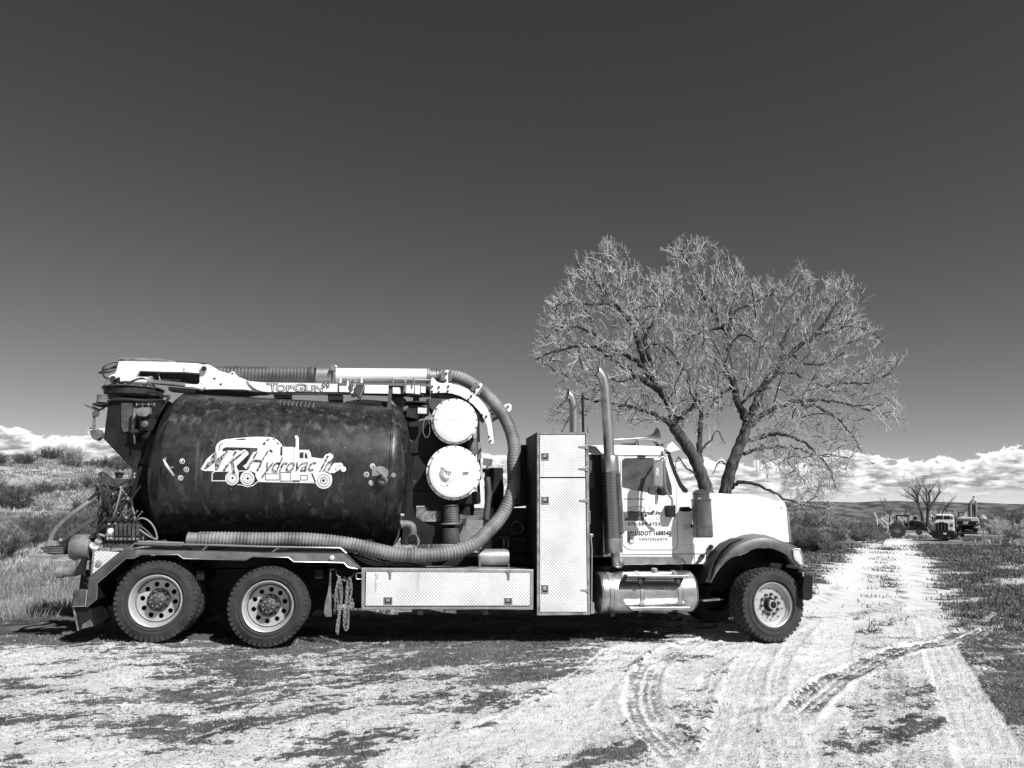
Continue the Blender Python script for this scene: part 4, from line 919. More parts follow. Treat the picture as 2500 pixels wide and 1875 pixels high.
plate('lower_housing', [zz(zE, (1440, 0), (2110, 0), (2110, 110), (1930, 110), (1925, 470), (1400, 480)), zz(zE, (1535, 118), (1640, 118), (1662, 166), (1757, 168), (1757, 272), (1600, 272), (1535, 225))], .75, 1.9, 'black', T, .006)
rb = tq(zE, (1845, 118, .62), (1848, 200, .62), (1850, 285, .62)); ribhose('drain_sleeve', rb, .115, 'hosedark', T, .03, .008, 24)
cyl('sleeve_clamp', P3(zE, 1842, 300, .62), P3(zE, 1842, 284, .62), .135, 'galv', T, 28); cyl('drain_drum', P3(zE, 1842, 470, .62), P3(zE, 1842, 330, .62), .125, 'dgrey', T, 28)
cyl('sleeve_clamp', P3(zE, 1845, 135, .62), P3(zE, 1845, 124, .62), .128, 'dgrey', T, 28)
plate('sleeve_bracket', zz(zE, (1915, 310), (1985, 235), (2000, 245), (1980, 300), (2000, 400), (1940, 470), (1925, 440)), .6, .7, 'mgrey', T)
plate('lift_eye', zz(zE, (1950, 265), (1965, 240), (1990, 240), (1985, 265), (1975, 310), (1955, 310)), .5, .55, 'grime', T)
tube('suction_elbow', catmull(tq(zE, (1960, 60, .9), (1990, 140, .9), (1985, 210, .9)), 5), .11, 'grime', T, 20)
tube('drain_elbow', catmull(tq(zE, (1408, 292, .30), (1450, 294, .30), (1492, 308, .30), (1504, 345, .30), (1505, 385, .30)), 5), .052, 'mgrey', T, 16)
lathe('camlock_valve', [(-.09, .05), (-.05, .07), (0, .075), (.05, .07), (.09, .055)], P3(zE, 1503, 422, .30), (0, -1, 0), 'mgrey', T, 24)
cyl('elbow_cap', P3(zE, 1392, 298, .30), P3(zE, 1418, 292, .30), .062, 'galv', T, 16)
for s in (-1, 1): tube('camlock_arm', tq(zE, (1503+s*35, 400, .28), (1503+s*55, 445, .28), (1503+s*45, 485, .28)), .014, 'galv', T, 8)
tube('valve_rod', tq(zE, (1395, 205, .28), (1412, 215, .28), (1395, 260, .28), (1372, 400, .3), (1340, 470, .3)), .012, 'dgrey', T)
cyl('breather', P3(zE, 1392, 212, .28), P3(zE, 1425, 216, .28), .025, 'galv', T)
# guard strip and posts beyond the lids
plate('guard_post', zz(zD, (1172, 690), (1195, 690), (1222, 1659), (1180, 1659)), 1.0, 1.06, 'black', T)
plate('reflective_strip', zz(zD, (1180, 1020), (1215, 1022), (1220, 1190), (1185, 1215)), .97, .99, 'alu', T, .002)
plate('reflective_strip', zz(zF, (262, 90), (292, 60), (302, 312), (275, 310)), .60, .63, 'white', T, .002)
plate('hazard_band', zz(zD, (1182, 1110), (1218, 1070), (1218, 1110), (1184, 1150)), .955, .968, 'decalk', T, .001)
tube('support_post', tq(zD, (1290, 1330, 1.5), (1300, 1659, 1.5)), .05, 'mgrey', T, 10); plate('support_plate', zz(zD, (1240, 1185), (1342, 1200), (1330, 1272), (1235, 1262)), 1.5, 1.53, 'mgrey', T)
tube('support_rail', tq(zD, (1230, 1322, 1.4), (1455, 1325, 1.4)), .03, 'mgrey', T); tube('support_brace', tq(zD, (1300, 1450, 1.4), (1400, 1330, 1.4)), .015, 'mgrey', T); tube('support_upright', tq(zD, (1285, 1270, 1.5), (1270, 1500, 1.5)), .018, 'mgrey', T)
plate('water_pump_box', zz(zD, (1312, 1290), (1452, 1290), (1452, 1420), (1462, 1500), (1455, 1900), (1312, 1900)), 1.3, 2.0, 'black', T, .01)
tube('pump_feed_pipe', tq(zF, (330, 60, .9), (345, 200, .85), (320, 440, .8)), .05, 'dgrey', T, 12)
plate('blower_housing', zz(zD, (1640, 1040), (1720, 1040), (1760, 1040), (1760, 1700), (1640, 1700), (1640, 1500), (1630, 1150)), .95, 2.25, 'black', T, .02)
plate('blower_panel', zz(zF, (390, 330), (780, 330), (780, 900), (370, 900), (370, 640)), .98, 2.2, 'black', T, .01)
lathe('blower_inlet_ring', [(0, .075), (-.03, .078), (-.045, .09), (-.03, .102), (0, .105), (.01, .09)], P3(zF, 596, 508, .90), (0, 1, 0), 'alu', T, 36)
plate('blower_frame', zz(zF, (430, 588), (520, 588), (540, 608), (690, 605), (690, 850), (680, 850), (680, 614), (440, 606)), .85, .95, 'dgrey', T, .004)
for x in (480, 517): plate('frame_slot_bar', rect(zF, x-9, 615, x+9, 692), .84, .85, 'mgrey', T, .001)
xcyl('silencer', zF, 248, 520, 700, 850, .55, 'galv', 0, 32)
tube('silencer_strap', tq(zF, (252, 700, .42), (256, 790, .40), (262, 872, .42)), .012, 'galv', T)
plate('cable_tray', zz(zE, (960, 575), (1100, 590), (1240, 640), (1400, 660), (1590, 680), (1045, 685), (990, 620)), .35, .9, 'grime', T, .004)
for k in range(5): tube('coiled_line', catmull(tq(zE, (960+k*15, 575+k*8, .3), (1080, 600+k*12, .28), (1200, 640+k*8, .26), (1350+k*20, 668-k*6, .26), (1500+k*20, 655+k*6, .3), (1620, 680, .32)), 5), .014, ('cable' if k % 2 else 'rubhose'), T, 7)
# high rear bits near the boom end
ribhose('vent_hose', tq(zD, (275, 500, 1.5), (360, 600, 1.4), (430, 690, 1.3)), .085, 'hose', T, .03, .007, 18)
plate('tank_stop_post', zz(zC, (1838, 370), (1868, 372), (1858, 582), (1822, 580)), .80, .88, 'dgrey', T, .004)
lathe('relief_valve', [(0, .17), (.02, .17), (.03, .05), (.10, .045), (.11, .12), (.13, .12), (.14, .0)], P3(zD, 512, 602, .9), (0, 0, 1), 'grime', T, 28)
tube('valve_spindle', tq(zD, (520, 500, .9), (520, 600, .9)), .02, 'grime', T, 8)
plate('valve_body', zz(zD, (430, 610), (610, 620), (650, 680), (560, 720), (520, 770), (400, 740), (410, 660)), .8, 1.4, 'grime', T, .01)
lf = work_light(zD, [(518, 632), (655, 640), (652, 722), (520, 718)], .50, .10, 'black', [(532, 642), (628, 646), (626, 708), (530, 704)])
tube('lamp_foot', tq(zD, (588, 722, .55), (590, 762, .55)), .022, 'grime', T, 10)
tube('loose_wire', catmull(tq(zD, (610, 760, .5), (590, 830, .48), (592, 920, .48), (625, 966, .48), (655, 930, .48), (660, 850, .48), (650, 790, .5)), 5), .004, 'cable', T, 5)
plate('separator_duct', zz(zD, (625, 540), (790, 545), (780, 600), (700, 690), (660, 640)), .9, 1.3, 'dgrey', T, .01)
ribhose('separator_hose', tq(zD, (1110, 980, .8), (1115, 1060, .75), (1125, 1150, .75)), .085, 'hosedark', T, .022, .006, 20)
plate('lid_hinge', zz(zD, (1130, 930), (1168, 880), (1170, 940), (1150, 985), (1132, 980)), .55, .8, 'galv', T)
plate('head_lug', zz(zD, (440, 985), (494, 1012), (450, 1050)), .55, .58, 'tank', T, .002); plate('head_lug', zz(zD, (480, 1430), (518, 1448), (478, 1495)), .5, .53, 'tank', T, .002)

# ---- fender, rail and tail
fend = zz(zB, (614, 775), (640, 748), (930, 518), (1030, 520), (1600, 532), (2212, 545))+zz(zE, (300, 548), (860, 553), (908, 556), (1043, 690), (1038, 697), (1008, 697), (922, 682), (882, 641), (432, 632), (385, 594), (60, 586))+zz(zB, (2030, 617), (1468, 604), (1415, 568), (1088, 565), (1020, 600), (948, 602), (692, 822), (686, 968), (597, 1040))
fnd = plate('rear_fender', fend, 0, .02, 'dgrey', T, .004)
plate('fender_tread_edge', zz(zB, (1035, 526), (2212, 551))+zz(zE, (60, 552), (880, 562), (1020, 690), (930, 676), (890, 634), (434, 625), (388, 588), (62, 580))+zz(zB, (2030, 611), (1470, 598), (1418, 562), (1086, 558), (1035, 575)), -.006, 0, 'darkplate', T, .001)
def loft(name, rows, m, parent=T, **k):
    n = len(rows[0]); V = [p for r in rows for p in r]; F = [(i*n+j, i*n+j+1, (i+1)*n+j+1, (i+1)*n+j) for i in range(len(rows)-1) for j in range(n-1)]
    return link(name, mesh(V, F), m, parent, smooth='auto', **k)
lo = zz(zB, (597, 1040), (686, 968), (692, 822), (948, 602), (1020, 600), (1088, 565), (1415, 568), (1468, 604), (2030, 617))+zz(zE, (60, 586), (385, 594), (432, 632), (882, 641), (922, 682), (1008, 697))
loft('fender_top_sheet', [[TR(p, .015) + Vector((0, y, 0)) for p in lo] for y in (0, .68)], 'black')
tube('fender_edge_bead', [TR(p, -.004) for p in lo], .006, 'alu', T, 6)
rail = [TR(zB(975, 508), .03), TR(zB(1032, 465), .03), TR(zB(1700, 480), .03), TR(zB(2212, 497), .03), TR(zE(500, 503), .03), TR(zE(850, 508), .03), TR(zE(905, 556), .03)]
tube('deck_rail', rail, .014, 'alu', T, 8)
for a, b in (((1638, 530), (1690, 482)),): tube('deck_rail_post', tq(zB, (a[0], a[1], .03), (b[0], b[1], .03)), .016, 'alu', T)
tube('deck_rail_post', tq(zE, (238, 545, .03), (300, 500, .03)), .016, 'alu', T)
box('deck', (TR(zB(720, 520), .1).x, TR((875, 1350), .1).x), (.03, 2.4), (TR((600, 1345), .1).z-.03, TR((600, 1345), .1).z-.01), 'black', T, .002)
xcyl('deck_pipe', zB, 1060, 1478, 442, 492, .25, 'galv', 12, 20)
plate('tail_side_plate', zz(zB, (668, 538), (892, 545), (645, 748)), .015, .04, 'plate', T, .003)
plate('tail_edge', zz(zB, (650, 530), (668, 538), (645, 748), (630, 760)), .0, .05, 'alu', T, .002)
lathe('side_marker', [(0, .036), (.02, .035), (.028, .022), (.03, 0)], P3(zB, 707, 645, .015), (0, -1, 0), 'amber', T, 20)
lathe('side_marker', [(0, .032), (.02, .031), (.028, .02), (.03, 0)], P3(zE, 777, 597, -.006), (0, -1, 0), 'lens', T, 20)
plate('tail_lamp_box', zz(zB, (474, 890), (598, 882), (582, 1036), (464, 1036)), .02, .45, 'dgrey', T, .01)
plate('tail_lamp_frame', zz(zB, (590, 884), (602, 884), (588, 1036), (464, 1040), (464, 1034), (580, 1030)), .0, .03, 'galv', T, .002)
plate('mud_flap', zz(zB, (482, 1046), (600, 1040), (640, 1045), (655, 1215), (520, 1256)), .06, .60, 'black', T, .003)
plate('mud_flap_edge', zz(zB, (466, 1046), (484, 1044), (522, 1250), (512, 1256)), .04, .08, 'mgrey', T, .002)
plate('mud_flap_plate', zz(zB, (560, 1195), (625, 1155), (655, 1212), (550, 1235)), .04, .058, 'mgrey', T, .002)
plate('tail_bumper_bar', zz(zB, (598, 1045), (690, 965), (720, 1000), (640, 1080)), .3, 2.2, 'black', T, .004)
# rear door hinge, hoses, valve bank, discharge
hgp = plate('door_hinge_arm', [zz(zA, (696, 1140), (705, 1120), (728, 1110), (755, 1115), (795, 1150), (830, 1170), (900, 1176), (1008, 1174), (1004, 1240), (960, 1262), (890, 1258), (800, 1238), (740, 1205)), circ(zA, 732, 1142, 14, 12)[::-1]], .60, .66, 'dgrey', T, .005)
plate('door_post', [zz(zA, (664, 1275), (680, 1240), (735, 1228), (820, 1240), (960, 1285), (900, 1500), (830, 1640))+zz(zB, (830, 480), (735, 480), (690, 380), (690, 290), (755, 60), (722, 30), (700, 90), (672, 20)), circ(zA, 704, 1275, 16, 12)[::-1]], .64, .72, 'dgrey', T, .005)
xp = plate('door_post_inner', zz(zA, (870, 1250), (1000, 1240), (985, 1400), (900, 1400), (860, 1640), (810, 1640)), .74, .80, 'black', T)
cyl('hinge_cylinder', P3(zA, 745, 1290, .60), P3(zB, 712, 245, .60), .034, 'mgrey', T, 14)
lathe('hinge_knob', [(0, .04), (.02, .045), (.04, .04), (.06, .055), (.08, .055), (.08, 0)], P3(zA, 885, 1172, .65), (0, 0, 1), 'grime', T, 16)
for k, dx in enumerate((0, 26)):
    tube('return_hose', catmull(tq(zA, (690+dx*.7, 1300, .62), (640+dx, 1352, .6))+tq(zB, (560+dx, 120, .55), (450+dx, 200, .5), (350+dx*.8, 290, .48), (285+dx*.8, 370, .46), (258+dx*.7, 445, .45)), 6), .017, 'alu', T, 9)
tube('return_hose_sleeve', tq(zA, (700, 1295, .60), (612, 1375, .59)), .026, 'rubhose', T, 9)
plate('gate_strut', zz(zB, (338, 440), (352, 418), (640, 232), (700, 190), (700, 240), (668, 262), (375, 455), (350, 462)), .50, .53, 'dgrey', T, .004)
cyl('strut_pin', P3(zB, 362, 436, .47), P3(zB, 362, 436, .50), .02, 'galv', T, 12)
plate('pintle_guard', zz(zB, (165, 500), (250, 492), (410, 490), (402, 525), (390, 565), (290, 570), (235, 562)), .30, .60, 'black', T, .006)
for k in range(4): tube('pintle_bar', tq(zB, (180+k*16, 508+k*14, .29), (385, 505+k*16, .29)), .007, 'mgrey', T, 6)
plate('hose_manifold', zz(zB, (245, 445), (310, 445), (320, 490), (235, 495)), .40, .50, 'galv', T, .004)
cg0, cg1 = P3(zB, 470, 500, .42), P3(zB, 600, 505, .42); lathe('discharge_drum', [(-.01, 0), (-.01, .12), (0, .15), (.04, .165), (.20, .165), (.23, .15), (.235, 0)], cg0, cg1-cg0, 'mgrey', T, 32)
tube('drum_spout', tq(zB, (375, 535, .42), (465, 535, .42)), .045, 'grime', T, 14)
tube('discharge_elbow', catmull(tq(zB, (540, 560, .40), (545, 640, .38), (525, 705, .36), (460, 722, .36), (390, 725, .36)), 6), [.07]*25, 'mgrey', T, 18) if False else tube('discharge_elbow', catmull(tq(zB, (545, 570, .40), (548, 640, .38), (525, 705, .36), (460, 722, .36), (390, 722, .36)), 6), .062, 'mgrey', T, 18)
cyl('discharge_cap', P3(zB, 330, 722, .36), P3(zB, 392, 722, .36), .080, 'galv', T, 24); plate('cap_latch', rect(zB, 312, 715, 352, 735), .25, .29, 'galv', T, .002)
plate('drum_bracket', zz(zB, (470, 745), (560, 590), (590, 590), (575, 700), (610, 760), (590, 775), (540, 740)), .2, .26, 'black', T, .003)
for x, y, r in ((650, 475, .035), (700, 455, .04), (690, 500, .03), (735, 395, .02)): tube('pipe_fitting', tq(zB, (x-25, y-10, .3), (x, y, .3), (x+28, y+8, .3)), r*.7, 'galv', T, 10)
tube('discharge_feed', catmull(tq(zB, (636, 472, .3), (650, 500, .3), (700, 515, .3)), 4), .03, 'white', T, 10)
vb = plate('valve_bank', rect(zB, 755, 395, 1090, 478), .30, .55, 'grime', T, .006)
plate('valve_bank_foot', rect(zB, 740, 478, 1010, 505), .25, .6, 'dgrey', T, .004)
for k in range(8):
    x = 775+k*38
    plate('valve_section', rect(zB, x, 290, x+26, 420), .30, .42, 'dgrey', vb, .005)
    cyl('valve_cap', P3(zB, x+13, 290, .36), P3(zB, x+13, 268, .36), .024, 'grime', vb, 10); cyl('valve_nut', P3(zB, x+13, 415, .28), P3(zB, x+13, 440, .28), .02, 'mgrey', vb, 6)
    if k > 1: tube('valve_lever', tq(zB, (x-10, 262, .34), (x+20+k*5, 165+8*abs(k-5), .26)), .011, 'mgrey', vb, 7)
lathe('pressure_gauge', [(0, 0), (.0, .033), (.02, .036), (.03, .03)], P3(zB, 808, 354, .26), (0, 1, 0), 'white', T, 20)
for k in range(4): plate('valve_tag', rect(zB, 770+(k % 2)*30, 375+(k//2)*32, 795+(k % 2)*30, 398+(k//2)*32), .26, .30, 'galv', T, .003)
hs = [((1030, 275), (1090, 240), (1160, 270), (1210, 340), (1232, 425)), ((1050, 330), (1110, 370), (1170, 410), (1230, 432)), ((930, 250), (900, 150), (905, 60), (960, -20), (1000, -90)), ((900, 260), (820, 180), (800, 60), (870, -40), (1000, -110)),
      ((1000, 260), (940, 200), (920, 120), (950, 60), (985, -30)), ((620, 410), (700, 350), (780, 310), (830, 290)), ((640, 420), (720, 330), (790, 290), (800, 230)), ((1060, 300), (1120, 340), (1180, 400), (1200, 430)), ((690, 330), (740, 270), (800, 240), (860, 240)), ((1075, 360), (1105, 385), (1100, 440))]
for k, h_ in enumerate(hs): tube('hydraulic_hose', catmull([TR(zB(x, y), .36-.03*(k % 3)) for x, y in h_], 6), .011, ('cable' if k in (0, 1, 9) else 'rubhose'), T, 7)
for k, h_ in enumerate((((1080, 1240), (1010, 1340), (930, 1420)), ((1065, 985), (1040, 1080), (1030, 1180), (960, 1250), (850, 1330), (800, 1480)), ((1045, 980), (1015, 1100), (1000, 1240)), ((830, 1300), (800, 1420), (850, 1550), (910, 1640)))):
    tube('hydraulic_hose', catmull([TR(zA(x, y), .58-.03*(k % 3)) for x, y in h_], 6), .013, 'rubhose', T, 7)
hr = random.Random(12)
for k in range(12):
    x0, y0 = hr.uniform(700, 1000), hr.uniform(-120, 180); x1, y1 = hr.uniform(640, 1060), hr.uniform(330, 470); pts_ = [TR(zB(x0+(x1-x0)*f+hr.uniform(-70, 70)*(0 < f < 1), y0+(y1-y0)*f+hr.uniform(-25, 25)), .45+.12*math.sin(k+f*3)) for f in (0, .25, .5, .75, 1)]
    tube('hydraulic_hose', catmull(pts_, 5), hr.uniform(.009, .015), hr.choice(('rubhose', 'rubhose', 'cable')), T, 6)
for k in range(7):
    x, y = hr.uniform(650, 1000), hr.uniform(480, 515) if k < 3 else hr.uniform(200, 330); cyl('hose_fitting', P3(zB, x, y, .3), P3(zB, x+hr.uniform(8, 20), y+hr.uniform(-18, 18), .3), .02, 'mgrey', T, 6)
tube('chain_strap', tq(zA, (745, 1320, .57), (760, 1400, .57), (750, 1480, .57)), .008, 'mgrey', T, 6)
for x, y in ((828, 1300), (1022, 1120), (1022, 1150), (955, 1345)): cyl('hose_fitting', P3(zA, x, y, .55), P3(zA, x+4, y+22, .55), .022, 'alu', T, 8)

# ---- low tool box
def latch(z, x0, y0, x1, y1, y, parent):
    o = plate('latch', rect(z, x0, y0, x1, y1), y-.008, y, 'alu', parent, .002)
    w, h = x1-x0, y1-y0
    plate('latch_recess', rect(z, x0+w*.14, y0+h*.14, x1-w*.14, y1-h*.16), y-.0095, y-.0075, 'black', o, 0)
    plate('latch_paddle', rect(z, x0+w*.24, y0+h*.22, x1-w*.28, y1-h*.36), y-.016, y-.009, 'galv', o, .002); cyl('latch_lock', TR(z(x0+w*.45, y1-h*.3), y-.016), TR(z(x0+w*.45, y1-h*.3), y-.009), .007, 'dgrey', o, 8)
def hinge_v(z, x, y, y_, parent):
    plate('strap_hinge', zz(z, (x-26, y), (x+24, y), (x+22, y+12), (x+12, y+18), (x+10, y+80), (x-4, y+84), (x-14, y+20), (x-24, y+12)), y_-.012, y_, 'alu', parent, .003)
def hinge_h(z, x, y, y_, parent, L=95):
    plate('strap_hinge', zz(z, (x, y-26), (x-22, y-22), (x-30, y-10), (x-L, y-8), (x-L-2, y+6), (x-30, y+14), (x-22, y+26), (x, y+26)), y_-.012, y_, 'alu', parent, .003)
lb = plate('low_tool_box', zz(zE, (1042, 690), (2212, 696))+zz(zF, (400, 882), (747, 887), (745, 1250), (400, 1246))+zz(zE, (2000, 1060), (1040, 1063)), .03, .62, 'galv', T, .006)
dr = plate('tool_box_door', [zE(1084, 724), zF(716, 917), zF(714, 1211), zE(1076, 1028)], .015, .028, 'plate', lb, .003)
put_poly('box_joint', stroke([(1080, 722), (1072, 1030)], 5)+[], zE, fl(.027), 'black', lb)
for a in (plate('door_gap', [zE(1080, 719), zF(719, 913), zF(718, 1215), zE(1072, 1032)], .026, .0297, 'black', lb, 0),): pass
hinge_v(zE, 1300, 706, .014, lb); hinge_v(zF, 522, 898, .014, lb)
latch(zE, 1242, 950, 1320, 1016, .014, lb); latch(zF, 484, 1138, 556, 1200, .014, lb)
put_poly('rust_run', [[(1160, 738), (1195, 735), (1182, 800), (1178, 860), (1168, 920), (1160, 860), (1166, 800)]], zE, fl(.0135), 'stickers', lb)
for z, x0, x1, y0, y1 in ((zE, 1548, 1597, 1072, 1112), (zE, 2135, 2182, 1068, 1110), (zF, 292, 340, 1255, 1295)): plate('box_bracket', rect(z, x0, y0, x1, y1), .12, .55, 'mgrey', T, .003)
plate('number_plate', rect(zE, 1385, 1064, 1495, 1076), .0, .02, 'alu', T, .002)
tube('grab_ring', tq(zE, (1045, 735, .03), (1000, 735, .03), (994, 745, .03), (994, 780, .03), (1002, 788, .03), (1045, 788, .03)), .008, 'alu', T)
tube('box_post', tq(zF, (260, 770, .1), (262, 872, .1)), .014, 'mgrey', T); tube('box_post', tq(zF, (522, 830, .1), (522, 880, .1)), .01, 'mgrey', T)

# ---- tall cabinet
tb = plate('tall_cabinet', [zG(270, 817), zG(830, 825), zF(1256, 1295), zF(777, 1301)], .0, .88, 'black', T, .006)
y_ = -.004
plate('cabinet_frame', [[zG(271, 818), zG(829, 826), zF(1255, 1294), zF(778, 1300)], [zG(296, 842), zF(803, 1272), zF(1234, 1270), zG(796, 844)]], -.012, -.001, 'galv', tb, .003)
dg = mat('cabinet_edge_grime', .10, .5, v2=.3, nscale=6, streak=(.5, 7, .6))
tb.children[0].data.materials[0] = dg
plate('upper_door', [zG(302, 850), zG(788, 851), zG(791, 1302), zG(303, 1303)], -.020, -.004, 'plate', tb, .002)
plate('lower_door', [zG(303, 1318), zG(791, 1317), zF(1230, 1267), zF(806, 1268)], -.020, -.004, 'plate', tb, .002)
for z, x0, y0, x1, y1 in ((zG, 317, 1038, 398, 1122), (zG, 317, 1508, 402, 1596), (zF, 818, 1022, 882, 1102)): latch(z, x0, y0, x1, y1, -.021, tb)
for z, x, y in ((zG, 818, 975), (zG, 820, 1212), (zG, 828, 1555)): hinge_h(z, x, y, -.021, tb, 98)
hinge_h(zF, 1250, 1068, -.021, tb, 78)
plate('cabinet_side_hook', rect(zF, 1256, 568, 1285, 595), .1, .2, 'alu', T, .003); plate('cabinet_side_foot', rect(zF, 1262, 1185, 1294, 1285), .0, .3, 'galv', T, .003)
tube('cabinet_cable', tq(zF, (1262, 590, .1), (1272, 700, .1), (1268, 1180, .1)), .012, 'cable', T, 7)
plate('cabinet_handrail', zz(zF, (1250, 360), (1258, 360), (1260, 480), (1252, 480)), -.02, .0, 'alu', tb, .001)
# the two exhaust stacks, muffler guard
def oblique(name, pts, r, m, cut=(-.85, -.15, .25), parent=T):
    P = catmull(pts, 8); V, F = g_tube(P, r, 24, cap=False); n = len(P)
    # slant the mouth: push the last ring along its axis
    T_ = (P[-1]-P[-2]).normalized(); c = P[-1]; d = Vector((-1, -.1, 0))
    for k in range(24):
        v = V[(n-1)*24+k]; V[(n-1)*24+k] = v - T_*((v-c).dot(d))*1.35
    o = link(name, mesh(V, F), m, parent, smooth='auto'); s = o.modifiers.new('wall', 'SOLIDIFY'); s.thickness = .003; s.offset = -1
    V2, F2 = g_tube(P[:-1], r-.006, 24, cap=True); link('soot_lining', mesh(V2, F2), 'black', o, smooth='auto')
    return o
oblique('exhaust_stack', tq(zG, (1050, 1085, .20), (1043, 900, .20), (1025, 600, .20), (1008, 380, .20), (1000, 310, .20), (980, 240, .20), (945, 185, .20), (925, 168, .20)), .0775, 'alu')
oblique('far_exhaust_stack', tq(zG, (668, 850, 2.2), (668, 700, 2.2), (665, 560, 2.2), (655, 500, 2.2), (632, 440, 2.2), (606, 415, 2.2)), .0775, 'alu')
ms0, ms1 = P3(zG, 1055, 1082, .20), P3(zF, 1470, 735, .20); mh = lathe('muffler', [(0, .05), (0, .118), (.01, .124), (.24, .124), (.25, .120), (1.2, .120)], ms0, ms1-ms0, 'alu', T, 36)
L_ = (ms1-ms0).length
lathe('heat_shield', [(.22, .124), (.22, .130), (L_-.20, .130), (L_-.20, .124)], ms0, ms1-ms0, 'perf', mh, 48)
lathe('muffler_foot', [(L_-.20, .120), (L_-.20, .127), (L_-.01, .127), (L_, .12), (L_, 0)], ms0, ms1-ms0, 'alu', mh, 36)
lathe('stack_collar', [(-.03, .08), (-.02, .088), (.02, .088), (.03, .08)], P3(zG, 1050, 1072, .20), (0, 0, 1), 'alu', T, 28)
tube('exhaust_elbow', catmull(tq(zF, (1483, 735, .20), (1482, 790, .20), (1490, 825, .21), (1515, 835, .28), (1530, 820, .38)), 6), .062, 'alu', T, 20)
plate('muffler_bracket', rect(zF, 1370, 738, 1420, 752), .1, .5, 'black', T)
tube('grab_bar', tq(zG, (1125, 1255, .10), (1172, 1278, .06))+tq(zF, (1524, 60, .05), (1542, 300, .05), (1556, 500, .05), (1560, 548, .05), (1530, 585, .12)), .014, 'alu', T, 10)
tube('stack_brace', tq(zG, (540, 812, 1.2), (702, 512, 2.1)), .012, 'dgrey', T, 8); tube('antenna_post', tq(zG, (770, 818, 1.2), (762, 425, 1.2)), .020, 'black', T, 8)
tube('antenna_post_tip', tq(zG, (762, 425, 1.2), (759, 395, 1.2)), .010, 'black', T, 6)
tube('cabinet_marker_mast', tq(zG, (816, 765, .2), (820, 900, .1)), .006, 'dgrey', T, 6)
# ---- cab
YS = .40                                                    # plane of the cab side
YF = 2*YC-YS
win = zz(zH, (302, 345), (308, 322), (325, 310), (345, 304), (640, 300), (742, 304), (764, 330), (800, 470), (838, 600), (846, 706), (700, 694), (600, 683), (475, 656), (372, 640), (318, 624), (302, 615))
side = zz(zH, (-165, 262), (-80, 250), (100, 256), (770, 262), (792, 268), (812, 340), (860, 470), (918, 600), (960, 655), (1040, 680), (1052, 735), (1060, 1100), (1205, 1160), (1212, 1340), (1205, 1448), (1000, 1448), (985, 1430), (960, 1390), (900, 1370), (240, 1368), (-160, 1368))
cabs = plate('cab_side', [side, win], YS, YS+.04, 'white', T, .008)
far = plate('far_cab_side', [side, win], YS, YS+.04, 'white', T, .004); far.location.y += YF-YS-.04
def cx_(z, x, y): return TR(z(x, y), YS).x
def cz_(z, x, y): return TR(z(x, y), YS).z
# roof: a lofted crown
rx = [cx_(zH, v, 200) for v in (-175, -150, -60, 60, 300, 600, 770, 800)]; rz0 = cz_(zH, 300, 262); rt = [cz_(zH, 300, v) for v in (240, 205, 178, 166, 160, 163, 170, 200)]
rows = []
for x, zt in zip(rx, rt):
    row = []
    for t in np.linspace(0, 1, 19):
        y = YS+(YF-YS)*t; e = min(t, 1-t)*2*(YF-YS)/2; k = 1-max(0, 1-e/.16)**2.2; row.append(Vector((x, y, rz0+(zt-rz0)*k+.05*math.sin(math.pi*t)*k)))
    rows.append(row)
rf = loft('cab_roof', rows, 'white')
V, F = g_box((rx[0], rx[-1]), (YS+.01, YF-.01), (rz0-.03, rz0+.01)); link('headliner', mesh(V, F), 'dash', rf, .01)
tube('drip_rail', [Vector((rx[0], YS-.008, rz0)), Vector((rx[-1]-.02, YS-.008, rz0))], .010, 'white', T, 8)
plate('cab_back', zz(zH, (-168, 262), (-140, 262), (-140, 1368), (-168, 1368)), YS+.045, YF-.045, 'white', T, .01)
# thin black sheet over the sleeperless back corner; rear quarter window
plate('cab_rear_black_sheet', zz(zH, (-166, 262), (92, 258), (100, 1366), (-166, 1366)), YS-.012, YS-.002, 'black', T, .003)
plate('quarter_window', zz(zH, (-60, 330), (0, 318), (6, 620), (-20, 640), (-45, 600)), YS-.018, YS-.013, 'dgrey', T, .002)
box('cab_floor', (cx_(zH, -160, 1300), cx_(zH, 1040, 1300)), (YS+.05, YF-.05), (cz_(zH, 0, 1360), cz_(zH, 0, 1330)), 'dash', T)
box('firewall', (cx_(zH, 1040, 900)-.03, cx_(zH, 1040, 900)), (YS+.05, YF-.05), (cz_(zH, 0, 1360), cz_(zH, 0, 690)), 'dash', T)
box('dashboard', (cx_(zH, 800, 800), cx_(zH, 1030, 800)), (YS+.06, YF-.06), (cz_(zH, 0, 980), cz_(zH, 0, 700)), 'dash', T, .04)
# seats
for y in (.62, 1.62):
    box('seat', (cx_(zH, 250, 900), cx_(zH, 560, 900)), (y-.24, y+.24), (cz_(zH, 0, 1000), cz_(zH, 0, 860)), 'seat', T, .05)
plate('seat_back', zz(zH, (330, 420), (405, 410), (430, 560), (470, 860), (380, 900), (300, 860)), 1.38, 1.86, 'seat', T, .04)
plate('near_seat_back', zz(zH, (302, 620), (350, 620), (420, 880), (330, 890)), .42, .84, 'seat', T, .04)
sw = P3(zH, 487, 632, 1.62); ax = Vector((-.5, 0, .86)).normalized()
V, F = g_lathe([(.014*math.sin(a), .21+.014*math.cos(a)) for a in np.arange(8)*math.pi/4], sw, ax, 36, True); stw = link('steering_wheel', mesh(V, F), 'black', T, smooth=True)
for a in (0, 2.1, 4.2):
    u = ax.orthogonal().normalized(); v = ax.cross(u); tube('spoke', [sw, sw+(u*math.cos(a)+v*math.sin(a))*.20], .012, 'black', stw, 6)
tube('steering_column', [sw, sw-ax*.5], .03, 'black', T, 10)
